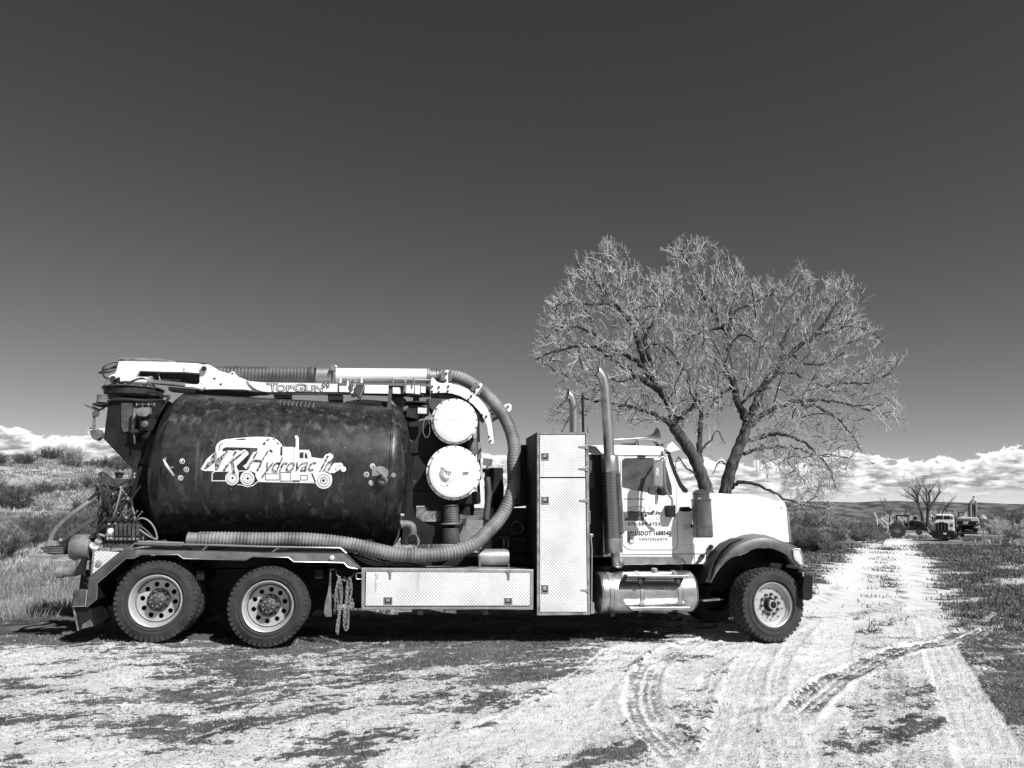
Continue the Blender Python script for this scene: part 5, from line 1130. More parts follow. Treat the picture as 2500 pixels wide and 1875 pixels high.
plate('far_door_pillar_trim', zz(zH, (302, 310), (640, 302), (560, 322), (440, 345), (412, 380), (412, 480), (490, 640), (440, 655), (372, 640), (355, 520), (302, 420)), YF-.12, YF-.06, 'dash', T, .01)
tube('grab_loop', catmull(tq(zH, (500, 345, 2.0), (495, 420, 2.0), (470, 475, 2.0), (440, 470, 2.0), (428, 430, 2.0)), 5), .012, 'black', T, 8)
# glass
plate('door_window', [zH(x, y) for x, y in ((303, 346), (326, 312), (345, 306), (742, 306), (762, 330), (836, 602), (843, 704), (600, 684), (304, 614))], YS+.018, YS+.022, 'glass', cabs, 0)
fw_ = [zH(812, 340), zH(860, 470), zH(918, 600), zH(960, 655)]
wt, wb = TR(zH(800, 255), YS), TR(zH(1000, 668), YS)
wv = [Vector((wt.x, YS+.05, wt.z)), Vector((wt.x+.05, YC, wt.z)), Vector((wt.x, YF-.05, wt.z)), Vector((wb.x, YF-.05, wb.z)), Vector((wb.x+.06, YC, wb.z)), Vector((wb.x, YS+.05, wb.z))]
link('windshield', mesh(wv, [(0, 1, 4, 5), (1, 2, 3, 4)]), 'glass', T)
tube('windshield_pillar', tq(zH, (796, 240, YS+.04), (828, 345, YS+.04), (872, 470, YS+.04), (928, 590, YS+.04), (1000, 668, YS+.04)), .036, 'black', T, 10)
plate('windshield_rubber', zz(zH, (795, 245), (810, 240), (862, 395), (930, 560), (1010, 660), (1012, 678), (965, 672), (915, 600), (860, 470), (815, 345)), YS-.004, YS+.04, 'black', T, .003)
vs = plate('sun_visor', zz(zH, (780, 198), (800, 165), (842, 122), (880, 158), (935, 214), (830, 240), (800, 228)), YS-.02, YS+.16, 'boomwhite', T, .006)
V = [TR(zH(842, 124), YS+.1), TR(zH(935, 214), YS+.1)]; loft('visor_blade', [[V[0]+Vector((0, y, 0)), V[1]+Vector((0, y, 0))] for y in (0, .9, 1.8)], 'white')
plate('visor_back_edge', zz(zH, (690, 162), (842, 120), (850, 128), (780, 165)), .9, .95, 'black', T)
plate('cab_marker_light', zz(zH, (472, 292), (480, 272), (550, 275), (562, 290), (550, 294)), YS-.03, YS, 'black', T, .005)
# door details: shut lines as recessed black seams
def seam(name, z, pts, y=YS, w=.006, parent=None): tube(name, [TR(z(*p), y-.001) for p in pts], w*.5, 'dgrey', parent or cabs, 5)
door = plate('door', [zz(zH, (288, 330), (300, 300), (330, 286), (745, 286), (775, 300), (848, 480), (888, 620), (888, 700), (905, 1240), (890, 1275), (860, 1291), (420, 1293), (380, 1288), (345, 1270), (316, 1240), (292, 620)), win], YS-.010, YS+.03, 'white', cabs, .005)
plate('door_seam', [zz(zH, (284, 330), (298, 296), (328, 282), (748, 282), (779, 298), (852, 480), (892, 620), (892, 700), (909, 1240), (893, 1278), (860, 1296), (420, 1298), (378, 1292), (341, 1273), (312, 1242), (288, 620)), [zH(x, y) for x, y in ((310, 640), (880, 720), (895, 1230), (400, 1280))][::-1]], YS-.003, YS+.0, 'dgrey', cabs, 0)
tube('belt_crease', tp(zH, YS-.011, (320, 628), (480, 662), (700, 712), (845, 722)), .005, 'white', cabs, 6)
hdl = plate('door_handle', zz(zH, (366, 1098), (430, 1096), (434, 1215), (412, 1222), (372, 1210)), YS-.025, YS-.010, 'mgrey', cabs, .004); plate('handle_paddle', zz(zH, (376, 1106), (424, 1105), (426, 1160), (376, 1162)), YS-.034, YS-.026, 'galv', hdl, .004)
plate('handle_lever', zz(zH, (385, 1190), (428, 1186), (424, 1215), (400, 1222)), YS-.034, YS-.026, 'white', hdl, .004)
sf = fl(YS-.013)
put_text('maker_name', 'INTERNATIONAL', zH, [(325, 737), (552, 737), (552, 752), (325, 752)], sf, 'decalk', cabs, 0, .02)
put_text('company_name', 'MK Hydrovac Inc.', zH, [(352, 872), (738, 872), (728, 925), (340, 932)], sf, 'decalk', cabs, .3, .03, .9)
lg = stroke([(372, 860), (382, 838), (400, 832), (500, 826), (530, 832), (545, 850), (548, 890)], 6)+stroke([(385, 855), (495, 850)], 3)+stroke([(600, 870), (600, 820)], 3)+ring2(462, 958, 20, 5)+ring2(462, 958, 9, 4)+ring2(690, 952, 17, 3)+ring2(432, 958, 14, 4)+stroke([(368, 945), (400, 945), (400, 962), (368, 962)], 5, True)+stroke([(480, 968), (660, 970)], 2.5)+[disc2(395, 935, 11, 8), disc2(640, 880, 14, 8), disc2(560, 925, 14, 7)]
put_poly('company_logo', lg, zH, fl(YS-.0125), 'decalk', cabs, 200)
put_text('phone_number', '970-589-6753', zH, [(368, 998), (715, 998), (715, 1031), (368, 1031)], sf, 'decalk', cabs, 0, .035, 1.15)
put_text('registration_number', 'USDOT 1688540', zH, [(445, 1092), (832, 1090), (832, 1134), (445, 1138)], sf, 'decalk', cabs, 0, .04, 1.1)
put_text('registration_number', 'VIN7J426475', zH, [(484, 1166), (792, 1164), (792, 1200), (484, 1204)], sf, 'decalk', cabs, 0, .01, 1.05)
# cowl vent and its grab handle, skirt below the cab
plate('cowl_vent', zz(zH, (962, 1022), (1062, 1024), (1064, 1250), (948, 1248)), YS-.006, YS, 'white', cabs, .004); plate('vent_panel', zz(zH, (975, 1042), (1058, 1044), (1060, 1222), (972, 1222)), YS-.014, YS-.006, 'white', cabs, .006)
tube('cowl_grab_handle', catmull(tq(zH, (988, 1065, YS-.015), (988, 1072, YS-.06), (996, 1130, YS-.06), (1002, 1200, YS-.06), (1004, 1210, YS-.015)), 4), .013, 'white', T, 10)
for x, y in ((975, 1028), (1045, 1030), (985, 1238), (1042, 1238)): cyl('vent_screw', P3(zH, x, y, YS-.012), P3(zH, x, y, YS-.005), .008, 'dgrey', T, 6)
plate('cab_skirt', zz(zH, (262, 1372), (905, 1368), (935, 1380), (960, 1405), (992, 1448), (262, 1458)), YS-.02, YS+.06, 'alu', T, .006)
tube('skirt_seam', tp(zH, YS-.004, (240, 1346), (960, 1340), (1150, 1335)), .004, 'dgrey', T, 5); tube('cowl_seam', tp(zH, YS-.003, (1083, 1240), (1085, 1340), (1090, 1448)), .003, 'dgrey', T, 5)
plate('fender_hook_cover', zz(zH, (935, 830), (1035, 828), (1048, 850), (1035, 882), (940, 878)), YS-.04, YS, 'grime', T, .006)
# air cleaner
ac = P3(zH, 1182, 1160, .10); sc_ = (P3(zH, 1182, 1160, .10)-P3(zH, 1182, 1161, .10)).z
def h_(v): return (1160-v)*sc_
prof = [(h_(1160), 0), (h_(1160), 95*sc_), (h_(1148), 108*sc_), (h_(1050), 108*sc_), (h_(1046), 112*sc_), (h_(1040), 112*sc_), (h_(1036), 108*sc_), (h_(912), 107*sc_), (h_(908), 110*sc_), (h_(900), 110*sc_), (h_(896), 107*sc_), (h_(765), 106*sc_), (h_(760), 112*sc_), (h_(742), 112*sc_), (h_(738), 92*sc_), (h_(690), 92*sc_), (h_(686), 98*sc_), (h_(676), 98*sc_), (h_(665), 84*sc_), (h_(645), 60*sc_), (h_(636), 30*sc_), (h_(634), 0)]
acl = lathe('air_cleaner', prof, ac, (-.015, 0, 1), 'chrome', T, 48)
bolts('band_bolt', [P3(zH, 1120, 742, -.04)+Vector((0, -.0, 0))], .015, .05, (1, 0, 0), 'galv', T)
box('air_cleaner_mount', (ac.x-.06, ac.x+.06), (.12, YS), (ac.z+h_(1060), ac.z+h_(1020)), 'black', T); box('air_cleaner_mount', (ac.x-.06, ac.x+.06), (.12, YS), (ac.z+h_(870), ac.z+h_(840)), 'black', T)
# mirror
mm = plate('mirror', zz(zH, (642, 296), (700, 298), (752, 306), (756, 330), (750, 606), (655, 602), (642, 560)), -.03, .04, 'alu', T, .02); plate('mirror_label', rect(zH, 672, 405, 702, 492), -.034, -.029, 'stickers', mm, 0)
tube('mirror_arm', catmull(tq(zH, (746, 240, .12), (762, 300, .04), (764, 450, .02), (768, 600, .02), (800, 690, .05), (838, 740, .05), (848, 815, .10)), 6), .016, 'alu', T, 10)
tube('mirror_arm', tq(zH, (700, 300, -.08), (760, 285, -.05), (750, 235, .15), (750, 235, YS)), .013, 'alu', T, 8)
cyl('mirror_joint', P3(zH, 748, 232, .08), P3(zH, 748, 290, .06), .033, 'galv', T, 14)
plate('spot_mirror', zz(zH, (594, 650), (600, 620), (620, 608), (706, 612), (716, 650), (706, 702), (640, 694), (598, 680)), -.04, .03, 'dgrey', T, .015)
plate('mirror_bracket', zz(zH, (706, 612), (760, 618), (778, 660), (800, 690), (770, 708), (704, 702)), -.10, -.02, 'grime', T, .01)
plate('mirror_rag', zz(zH, (678, 665), (696, 670), (698, 740), (690, 800), (674, 808), (664, 790), (666, 720)), -.06, -.03, 'galv', T, .008)
for k in range(3): tube('mirror_wire', catmull(tq(zH, (715+k*12, 620, -.12), (740, 640+k*15, -.13), (725+k*14, 690, -.12), (770, 700-k*8, -.1)), 4), .005, 'rubhose', T, 5)
plate('mirror_mount', zz(zH, (792, 815), (885, 808), (887, 940), (806, 940), (796, 880)), YS-.13, YS, 'black', T, .01)
# horn on the roof
hz = P3(zH, 215, 104, .7); he = P3(zH, 685, 82, .7); hl = (he-hz).length
lathe('air_horn', [(0, .008), (0, .013), (hl*.55, .018), (hl*.75, .028), (hl*.87, .052), (hl*.95, .088), (hl*.985, .125), (hl, .15), (hl*.985, .14), (hl*.93, .07), (hl*.93, 0)], hz, he-hz, 'alu', T, 32)
tube('horn_stand', tq(zH, (460, 92, .7), (460, 165, .7)), .016, 'alu', T, 8); lathe('air_horn', [(0, .01), (.2, .02), (.26, .06), (.262, .01)], P3(zH, 300, 150, 1.3), (1, 0, 0), 'dgrey', T, 20)
# ---- hood
YH = .44
hood = zz(zH, (1022, 672), (1080, 674), (1330, 680), (1500, 693), (1700, 722), (1850, 745), (1950, 762), (2030, 768), (2060, 785), (2080, 832), (2092, 1000), (2112, 1215), (2050, 1210), (1960, 1172), (1850, 1136), (1720, 1122), (1600, 1138), (1490, 1185), (1385, 1290), (1290, 1450), (1246, 1640), (1238, 1645), (1225, 1500), (1212, 1340), (1200, 1160), (1062, 1100), (1050, 735))
V, F = g_plate(hood, YH, 2*YC-YH)
hd = link('hood', mesh(V, F), 'white', T, .07, seg=4, smooth='auto')
link('hood_side_skin', mesh(*g_plate(hood, YH-.004, YH+.002)), 'white', hd) if False else None
plate('hood_scoop', zz(zH, (1480, 690), (1600, 690), (1700, 705), (1850, 730), (1950, 758), (1700, 725)), .9, 1.6, 'boomwhite', T, .02)
plate('grille_shell', zz(zH, (2078, 835), (2112, 900), (2136, 1210), (2110, 1215), (2092, 1000)), YH+.02, 2*YC-YH-.02, 'alu', T, .01)
put_text('hood_badge', '90', zH, [(2005, 822), (2042, 822), (2042, 868), (2006, 868)], fl(YH-.003), 'stickers', T, 0, .0)
plate('hood_hinge_patch', zz(zH, (1150, 1170), (1200, 1170), (1180, 1280), (1150, 1330)), YS-.0, YS+.02, 'white', T, .002) if False else None
rows = [tp(zH, YH-.004, (1243, 1645), (1288, 1450), (1383, 1290), (1488, 1185), (1600, 1137), (1720, 1121), (1850, 1135), (1960, 1171), (2050, 1209), (2125, 1232), (2180, 1258)),
        tp(zH, .14, (1246, 1645), (1305, 1455), (1400, 1318), (1510, 1215), (1620, 1163), (1730, 1142), (1850, 1150), (1960, 1182), (2060, 1216), (2150, 1245), (2215, 1280)),
        tp(zH, .03, (1250, 1642), (1325, 1470), (1425, 1345), (1540, 1250), (1650, 1200), (1750, 1172), (1860, 1168), (1980, 1190), (2090, 1226), (2180, 1262), (2240, 1320)),
        tp(zH, .0, (1256, 1640), (1345, 1480), (1450, 1375), (1570, 1290), (1680, 1245), (1780, 1222), (1880, 1220), (1990, 1245), (2090, 1300), (2180, 1395), (2235, 1450)),
        tp(zH, .0, (1262, 1636), (1362, 1490), (1470, 1385), (1580, 1345), (1690, 1292), (1800, 1270), (1890, 1270), (1990, 1300), (2080, 1350), (2160, 1440), (2225, 1500)),
        tp(zH, .10, (1262, 1636), (1365, 1492), (1475, 1390), (1585, 1352), (1695, 1298), (1800, 1276), (1890, 1276), (1988, 1306), (2078, 1358), (2158, 1446), (2222, 1506))]
rows = [catmull(r, 4) for r in rows]
ff = loft('front_fender', rows, mat('faded_black_plastic', .045, .38, v2=.09, nscale=5, streak=(.16, 5, .6)))
fe = catmull(tp(zI, .005, (497, 1002), (560, 895), (600, 830), (660, 765), (750, 762), (830, 725), (890, 695), (960, 688), (1040, 690), (1110, 705), (1160, 735), (1210, 770), (1250, 815), (1290, 860), (1350, 892)), 3)
for k in range(6): cyl('fender_bolt', fe[12+k*4]+Vector((0, -.012, .012)), fe[12+k*4]+Vector((0, .01, .012)), .010, 'mgrey', T, 6)
tube('fender_torn_edge', [p+Vector((0, .002, random.uniform(-.006, .006))) for p in resample(fe, .03)], .006, 'mgrey', T, 5)
arch = [(-.02, 0)]; aw = tp(zH, .0, (1240, 1645), (1290, 1470), (1390, 1320), (1500, 1220), (1620, 1165), (1760, 1150), (1880, 1168), (1990, 1220), (2100, 1320), (2180, 1450))
loft('wheel_well', [[p+Vector((0, y, -.015)) for p in aw] for y in (.12, 2.38)], 'black')
plate('inner_fender_wall', zz(zH, (1215, 1350), (1230, 1640), (1290, 1470), (1390, 1320), (1500, 1220), (1620, 1165), (1760, 1150), (1880, 1168), (1990, 1220), (2100, 1320), (2180, 1480), (2180, 1659), (1215, 1659)), .72, .76, 'black', T, .002)
plate('radiator_lower', zz(zI, (1180, 830), (1340, 880), (1340, 1160), (1180, 1100)), .60, 1.9, 'black', T, .01)
for x in (1207, 1245): plate('tow_tag', rect(zI, x-14, 884, x+14, 908), .57, .60, 'mgrey', T, .002)
hl_ = plate('headlight', zz(zI, (1243, 715), (1262, 703), (1302, 706), (1325, 770), (1336, 850), (1300, 838), (1262, 800), (1246, 765)), -.01, .12, 'lens', T, .015)
plate('headlight_bezel', [zz(zI, (1237, 708), (1260, 696), (1308, 700), (1332, 768), (1344, 858), (1298, 848), (1256, 806), (1240, 768)), zz(zI, (1246, 718), (1247, 765), (1264, 797), (1300, 832), (1330, 843), (1320, 775), (1298, 710), (1263, 708))], -.016, .08, 'alu', T, .004)
plate('front_bumper', zz(zI, (1338, 918), (1420, 932), (1414, 1152), (1392, 1160), (1384, 1170), (1330, 1155), (1326, 1060)), .0, 2.5, 'black', T, .02)
plate('bumper_bracket', zz(zI, (1290, 880), (1336, 905), (1330, 1150), (1280, 1060)), .2, .8, 'black', T, .01)
plate('bumper_tie', zz(zI, (1322, 912), (1338, 912), (1342, 945), (1326, 950)), -.01, .02, 'alu', T, .002)
# hood latch strap
tube('hood_strap', tq(zH, (1262, 1262, YS-.01), (1180, 1358, YS-.02)), .012, 'dgrey', T, 8); tube('hood_strap_grip', tq(zH, (1172, 1365, YS-.03), (1110, 1442, YS-.02)), .022, 'dgrey', T, 8)
for x, y in ((1265, 1262), (1172, 1360)): cyl('strap_end', P3(zH, x, y, YS-.05), P3(zH, x, y, YH), .036, 'grime', T, 8)
plate('cowl_drop_edge', zz(zH, (1204, 1345), (1214, 1345), (1238, 1640), (1228, 1600)), YS+.03, YH, 'black', T, .001)
plate('step_under_hood', zz(zI, (428, 1162), (630, 1152), (570, 1166), (430, 1176)), .5, 1.2, 'mgrey', T, .002)
# ---- fuel tank
fa, fb = P3(zF, 1318, 1092, .36), P3(zF, 2150, 1094, .36); rr = (P3(zF, 1700, 900, .10).z-P3(zF, 1700, 1288, .10).z)/2*.985
fa.y = fb.y = .06+rr; fb.z = fa.z
Lf = (fb-fa).length
ft = lathe('fuel_tank', [(-.03, 0), (-.028, rr*.7), (-.01, rr*.93), (0, rr*.99), (.02, rr), (.025, rr+.004), (.04, rr+.004), (.045, rr), (Lf-.02, rr), (Lf, rr*.98), (Lf+.03, rr*.88), (Lf+.05, rr*.6), (Lf+.055, 0)], fa, fb-fa, 'alu', T, 64)
for x in (1458, 1728, 2068):
    s = P3(zF, x, 1092, .06).x; lathe('tank_strap', [(-.028, rr+.001), (-.028, rr+.007), (.028, rr+.007), (.028, rr+.001)], (s, fa.y, fa.z), (1, 0, 0), 'galv', ft, 48); lathe('strap_liner', [(-.034, rr+.0005), (-.034, rr+.003), (.034, rr+.003), (.034, rr+.0005)], (s, fa.y, fa.z), (1, 0, 0), 'black', ft, 48)
def cylsurf(off):
    def f(px, py):
        d = ray(px, py); a = d.y**2+d.z**2; wy, wz = CAM.y-fa.y, CAM.z-fa.z; b = 2*(d.y*wy+d.z*wz); c = wy*wy+wz*wz-(rr+off)**2
        return CAM+d*((-b-math.sqrt(max(0, b*b-4*a*c)))/(2*a))
    return f
put_poly('fuel_stain', [[(1862, 1040), (1890, 1032), (1918, 1045), (1922, 1080), (1905, 1120), (1890, 1142), (1872, 1120), (1856, 1080)]], zF, cylsurf(.0015), mat('fuel_stain', .22, .4, .4, v2=.3, nscale=20), ft, 12)
lathe('fuel_cap', [(0, .05), (.03, .05), (.035, .04), (.05, .04), (.05, 0)], (P3(zF, 1858, 900, .2).x, fa.y-.03, fa.z+rr-.01), (0, -.15, 1), 'galv', T, 20)
st = plate('tank_step', zz(zF, (1592, 935), (2140, 940), (2136, 962), (1590, 955)), -.05, .12, 'alu', T, .004)
plate('step_grating', zz(zF, (1572, 950), (2098, 965), (2085, 1010), (1700, 1003), (1562, 1002)), -.02, .06, 'black', T, .002)
link('step_teeth', mesh(*join(*[g_plate(zz(zF, (x, y), (x+14, y-5), (x+17, y+2), (x+3, y+7)), -.026, -.02) for x in list(range(1585, 1680, 20))+list(range(1755, 2010, 20)) for y in (968, 984)])), 'alu', T, stuff=True)
for x in (1708, 2050): plate('step_hanger', rect(zF, x-15, 965, x+15, 1012), -.03, .05, 'dgrey', T, .003)
plate('tank_step', zz(zF, (1614, 1228), (2160, 1224), (2162, 1248), (1640, 1258), (1612, 1236)), -.05, .10, 'alu', T, .005)
for x in (1460, 1700, 2060): plate('tank_foot', rect(zF, x-20, 1282, x+20, 1312), .1, .5, 'black', T, .004)
# mud flap, hooks and the two hanging chains
plate('centre_mud_flap', zz(zE, (757, 702), (768, 702), (766, 880), (772, 1128), (720, 1130), (702, 1095), (712, 1000), (738, 900), (752, 800)), .10, .16, 'mgrey', T, .005)
plate('mud_flap_bracket', rect(zE, 758, 698, 798, 704), .1, .7, 'galv', T, .001)
plate('hazard_placard', zz(zE, (888, 762), (914, 786), (890, 814), (862, 790)), .12, .13, 'mgrey', T, .002)
tube('chain_hook', catmull(tq(zE, (814, 708, .14), (816, 740, .13), (832, 765, .11), (852, 768, .10)), 4), .009, 'mgrey', T, 7); tube('chain_hook', catmull(tq(zE, (975, 722, .14), (972, 745, .13), (955, 765, .11), (938, 768, .10)), 4), .009, 'mgrey', T, 7)
def chain(paths, label):
    G_ = []
    for pts, y in paths:
        Q = resample(catmull([TR(zE(*p), y) for p in pts], 5), .030)
        for i in range(len(Q)-1):
            a, b = Q[i], Q[i+1]; d = (b-a).normalized(); s = d.orthogonal().normalized(); 
            if i % 2: s = d.cross(s)
            c = (a+b)/2; ring = [c+d*.021*math.cos(t)+s*.012*math.sin(t) for t in np.arange(8)*math.pi/4]
            V, F = g_tube(ring+[ring[0]], .0042, 4, cap=False); G_.append((V, F))
    o = link('tyre_chain', mesh(*join(*G_)), 'steelwire', None); tagt(o, label, 'chain')
chain([([(850, 768), (842, 850), (855, 950), (850, 1050), (840, 1180), (826, 1300)], .10), ([(840, 768), (820, 850), (825, 960), (838, 1080), (820, 1200), (815, 1280)], .08), ([(852, 770), (868, 900), (860, 1010), (845, 1120)], .13), ([(830, 800), (808, 900), (805, 1000), (795, 1120)], .15), ([(785, 930), (805, 1000), (800, 1060)], .15)], 'tangled tyre chain hanging lowest behind the mud flap, nearest the rear wheels')
chain([([(936, 770), (912, 830), (905, 950), (885, 1100), (885, 1220), (905, 1248), (920, 1230), (925, 1100), (915, 950), (938, 830), (936, 770)], .10), ([(940, 775), (952, 850), (950, 920), (935, 970), (942, 1040)], .08), ([(940, 960), (962, 975), (955, 1010), (935, 1000)], .08), ([(925, 830), (900, 900), (912, 1000), (900, 1100), (910, 1235)], .12)], 'looped tyre chain with an open end link, hanging nearest the long tool box')
# ------------------------------------------------------------------ the two cottonwoods
def ortho(d):
    return d.orthogonal().normalized()
def grow_twigs(P, r0, level, S, rnd, dens=1.0, droop=0.0, buds=None):
    """side branches along a polyline; S collects thin pieces"""
    L = sum((b-a).length for a, b in zip(P, P[1:]))
    spec = {1: (.21, .28, .80), 2: (.115, .16, .42), 3: (.085, .07, .20)}.get(level)
    if spec is None: return
    gap, lmin, lmax = spec; Q = resample(P, gap/dens)
    for i, q in enumerate(Q[1:], 1):
        f = i/len(Q)
        if level == 1 and f < .18: continue
        d = (Q[i]-Q[i-1]).normalized(); s = ortho(d); a = rnd.uniform(0, 6.283); s = (Matrix.Rotation(a, 3, d) @ s)
        ang = rnd.uniform(.40, .85); v = (d*math.cos(ang)+s*math.sin(ang)); ln = rnd.uniform(lmin, lmax)*(1.15-.45*f)
        r = {1: .0165, 2: .0088, 3: .0062}[level]; n = {1: 5, 2: 4, 3: 2}[level]; pts = [q.copy()]; p = q.copy()
        for k in range(n):
            v = (v + Vector((rnd.gauss(0, .09), rnd.gauss(0, .09), rnd.gauss(0, .08)+.16-droop))).normalized(); p = p+v*(ln/n); pts.append(p.copy())
        for k in range(n):
            ra = r*(1-k/n*.75); rb = r*(1-(k+1)/n*.75); S.append((pts[k], pts[k+1], max(ra, .0062), max(rb, .0050)))
        if level < 3: grow_twigs(pts, r, level+1, S, rnd, dens, droop, buds)
        if buds is not None and level >= 2: buds.append(pts[-1])
def cottonwood(name, label, trunk, limbs, t0, rtrunk, seed, hull, nfill):
    rnd = random.Random(seed); base = TR(zT(*trunk[0]), t0); gz = ground_z(base.x, base.y)
    root = thing(name, label, 'tree', (base.x, base.y, gz-.05), 'bare cottonwood trees behind the truck')
    tp_ = [Vector((base.x, base.y, gz-.1))]+[TR(zT(*p), t0) for p in trunk]; tr = catmull(tp_, 6); n = len(tr)
    rad = [rtrunk*.72*(1.3 if i < 3 else 1)*(1-.35*i/n)*(1+.08*math.sin(i*1.7)) for i in range(n)]
    V, F = g_tube(tr, rad, 14); trk = link('trunk', mesh(V, F), 'bark', root, smooth=True)
    S, buds, skel = [], [], list(tr[len(tr)//2:])
    for pts, ra, rb, slope, curve, droop in limbs:
        P = [TR(zT(*p), t0) for p in pts]; out = []; acc = 0
        tot = sum((b-a).length for a, b in zip(P, P[1:]))
        for i, p in enumerate(P):
            if i: acc += (P[i]-P[i-1]).length
            f = acc/tot; t = t0 + slope*tot*f + curve*tot*f*f; out.append(TR(zT(*pts[i]), t))
        out = catmull(out, 5); out = [q+Vector((rnd.gauss(0, .025), rnd.gauss(0, .04), rnd.gauss(0, .025))) if 0 < i < len(out)-1 else q for i, q in enumerate(out)]
        m = len(out); V, F = g_tube(out, [.92*(ra+(rb-ra)*(i/(m-1))**.8)*(1+.1*math.sin(i*2.3)) for i in range(m)], 7); link('limb', mesh(V, F), 'limb', root, smooth=True)
        grow_twigs(out, rb, 1, S, rnd, .6, droop, buds)
        skel += resample(out, .30)
    # boughs reaching for free spots all through the crown, so it fills evenly
    poly = hull; tmp = sum(([p]) for p in []) if False else None
    def inside(x, y):
        c = False
        for (x1, y1), (x2, y2) in zip(poly, poly[1:]+poly[:1]):
            if (y1 > y) != (y2 > y) and x < (x2-x1)*(y-y1)/(y2-y1)+x1: c = not c
        return c
    xs = [q[0] for q in poly]; ys = [q[1] for q in poly]; tg = []
    while len(tg) < nfill:
        x, y = rnd.uniform(min(xs), max(xs)), rnd.uniform(min(ys), max(ys))
        if not inside(x, y): continue
        tg.append(TR(zT(x, y), t0+rnd.gauss(0, 1.5)))
    K = np.array([tuple(q) for q in skel]); tg.sort(key=lambda q: float(np.min(np.linalg.norm(K-np.array(q), axis=1))))
    CT = np.array(tuple(tr[-1])); K = list(map(tuple, K)); A_ = np.zeros((len(K)+len(tg)*6, 3)); A_[:len(K)] = K; cnt = len(K)
    for q in tg:
        D = np.linalg.norm((A_[:cnt]-np.array(q))*np.array([1, .8, 1]), axis=1); dv = np.array(q)-A_[:cnt]; ov = A_[:cnt]-CT; cs_ = (dv*ov).sum(1)/(np.linalg.norm(dv, axis=1)*np.linalg.norm(ov, axis=1)+1e-6); D = D*(1+1.1*(1-cs_)); j = int(np.argmin(D)); a = Vector(A_[j]); d = (q-a); L = d.length
        if L < .22 or L > 2.6: continue
        side = d.orthogonal().normalized()*rnd.uniform(-.10, .10)*L; low = max(0, min(1, (q.x-10)/5))*(q.z < 8)
        m1 = a+d*.35+side+Vector((0, 0, .10*L)); m2 = a+d*.72+side*.4+Vector((0, 0, (.10)*L)); e = q-Vector((0, 0, .25*L*low)); P = catmull([a, m1, m2, e], 3); n_ = len(P)-1; r0 = .012+.010*min(L, 1.6)
        for k in range(n_): S.append((P[k], P[k+1], r0*(1-.6*k/n_), r0*(1-.6*(k+1)/n_)))
        for k in (3, 6, 8): A_[cnt] = P[min(k, n_)]; cnt += 1
        grow_twigs(P, r0, 2, S, rnd, 1.0, .22*low, buds)
    thick = [s for s in S if s[2] > .0170]; thin = [s for s in S if s[2] <= .0170]
    for nm, lst, m_ in (('branches', thick, 'limb'), ('twigs', thin, 'twig')):
        me = seg_mesh([tuple(s[0]) for s in lst], [tuple(s[1]) for s in lst], [s[2] for s in lst], [s[3] for s in lst]); link(nm, me, m_, root, stuff=True)
    bu = [b for b in buds if rnd.random() < .22]
    me = seg_mesh([tuple(b) for b in bu], [tuple(b+Vector((rnd.gauss(0, .02), rnd.gauss(0, .02), .045))) for b in bu], [.014]*len(bu), [.003]*len(bu)); link('buds', me, 'bud', root, stuff=True)
    print(name, len(S)); return root
cottonwood('cottonwood_tree', 'bare cottonwood whose leaning trunk rises behind the cab, left of its twin', [(1065, 1640), (1040, 1560), (1000, 1440), (955, 1330), (885, 1220), (835, 1150)], [
    ([(835, 1150), (832, 1060), (760, 950), (700, 860), (650, 720), (620, 620), (560, 520), (510, 470), (440, 400), (380, 320), (300, 240)], .19, .03, .1, .0, 0),
    ([(760, 950), (640, 880), (560, 820), (480, 760), (400, 715), (260, 710), (130, 745), (60, 780)], .15, .025, -.1, -.1, .08),
    ([(835, 1150), (740, 1090), (660, 1060), (540, 1030), (400, 1005), (260, 1000), (170, 1060)], .12, .02, .25, .1, .12),
    ([(700, 860), (640, 790), (540, 740), (450, 690), (400, 640), (300, 600), (200, 600), (110, 660)], .12, .025, .2, .1, .03),
    ([(735, 900), (700, 760), (680, 640), (760, 520), (830, 400), (870, 340), (900, 300)], .12, .02, .3, .0, 0),
    ([(835, 1150), (890, 1090), (940, 1045), (970, 980), (930, 880), (900, 800)], .11, .025, -.2, .1, 0),
    ([(620, 620), (585, 550), (620, 500), (700, 480), (780, 480)], .07, .02, -.3, .1, 0),
    ([(500, 465), (450, 380), (455, 300), (480, 220), (480, 130)], .07, .015, .1, .1, 0),
    ([(520, 470), (350, 470), (230, 460), (120, 520)], .07, .02, -.2, 0, .04),
    ([(1000, 1440), (985, 1300), (985, 1200), (992, 1080), (940, 960), (900, 840), (760, 700)], .16, .03, .3, .1, 0),
    ([(955, 1330), (1040, 1240), (1090, 1180), (1130, 1250)], .06, .015, .2, 0, .1),
    ([(1010, 1470), (930, 1400), (870, 1330), (850, 1390)], .05, .012, -.3, 0, .12),
    ([(640, 880), (520, 900), (480, 880), (420, 960)], .05, .012, -.3, 0, .1),
    ([(650, 720), (760, 690), (850, 760), (880, 850)], .06, .015, -.3, 0, .03)], 16.5, .40, 11,
    [(40, 770), (60, 700), (110, 610), (90, 520), (150, 410), (215, 360), (260, 240), (360, 200), (375, 125), (480, 100), (585, 160), (630, 250), (690, 300), (760, 260), (880, 340), (960, 430), (1000, 560), (1040, 700), (1050, 900), (1060, 1100), (1000, 1180), (900, 1150), (800, 1120), (640, 1180), (540, 1150), (480, 1000), (330, 1140), (150, 1190), (135, 1080), (200, 920), (100, 860)], 980)
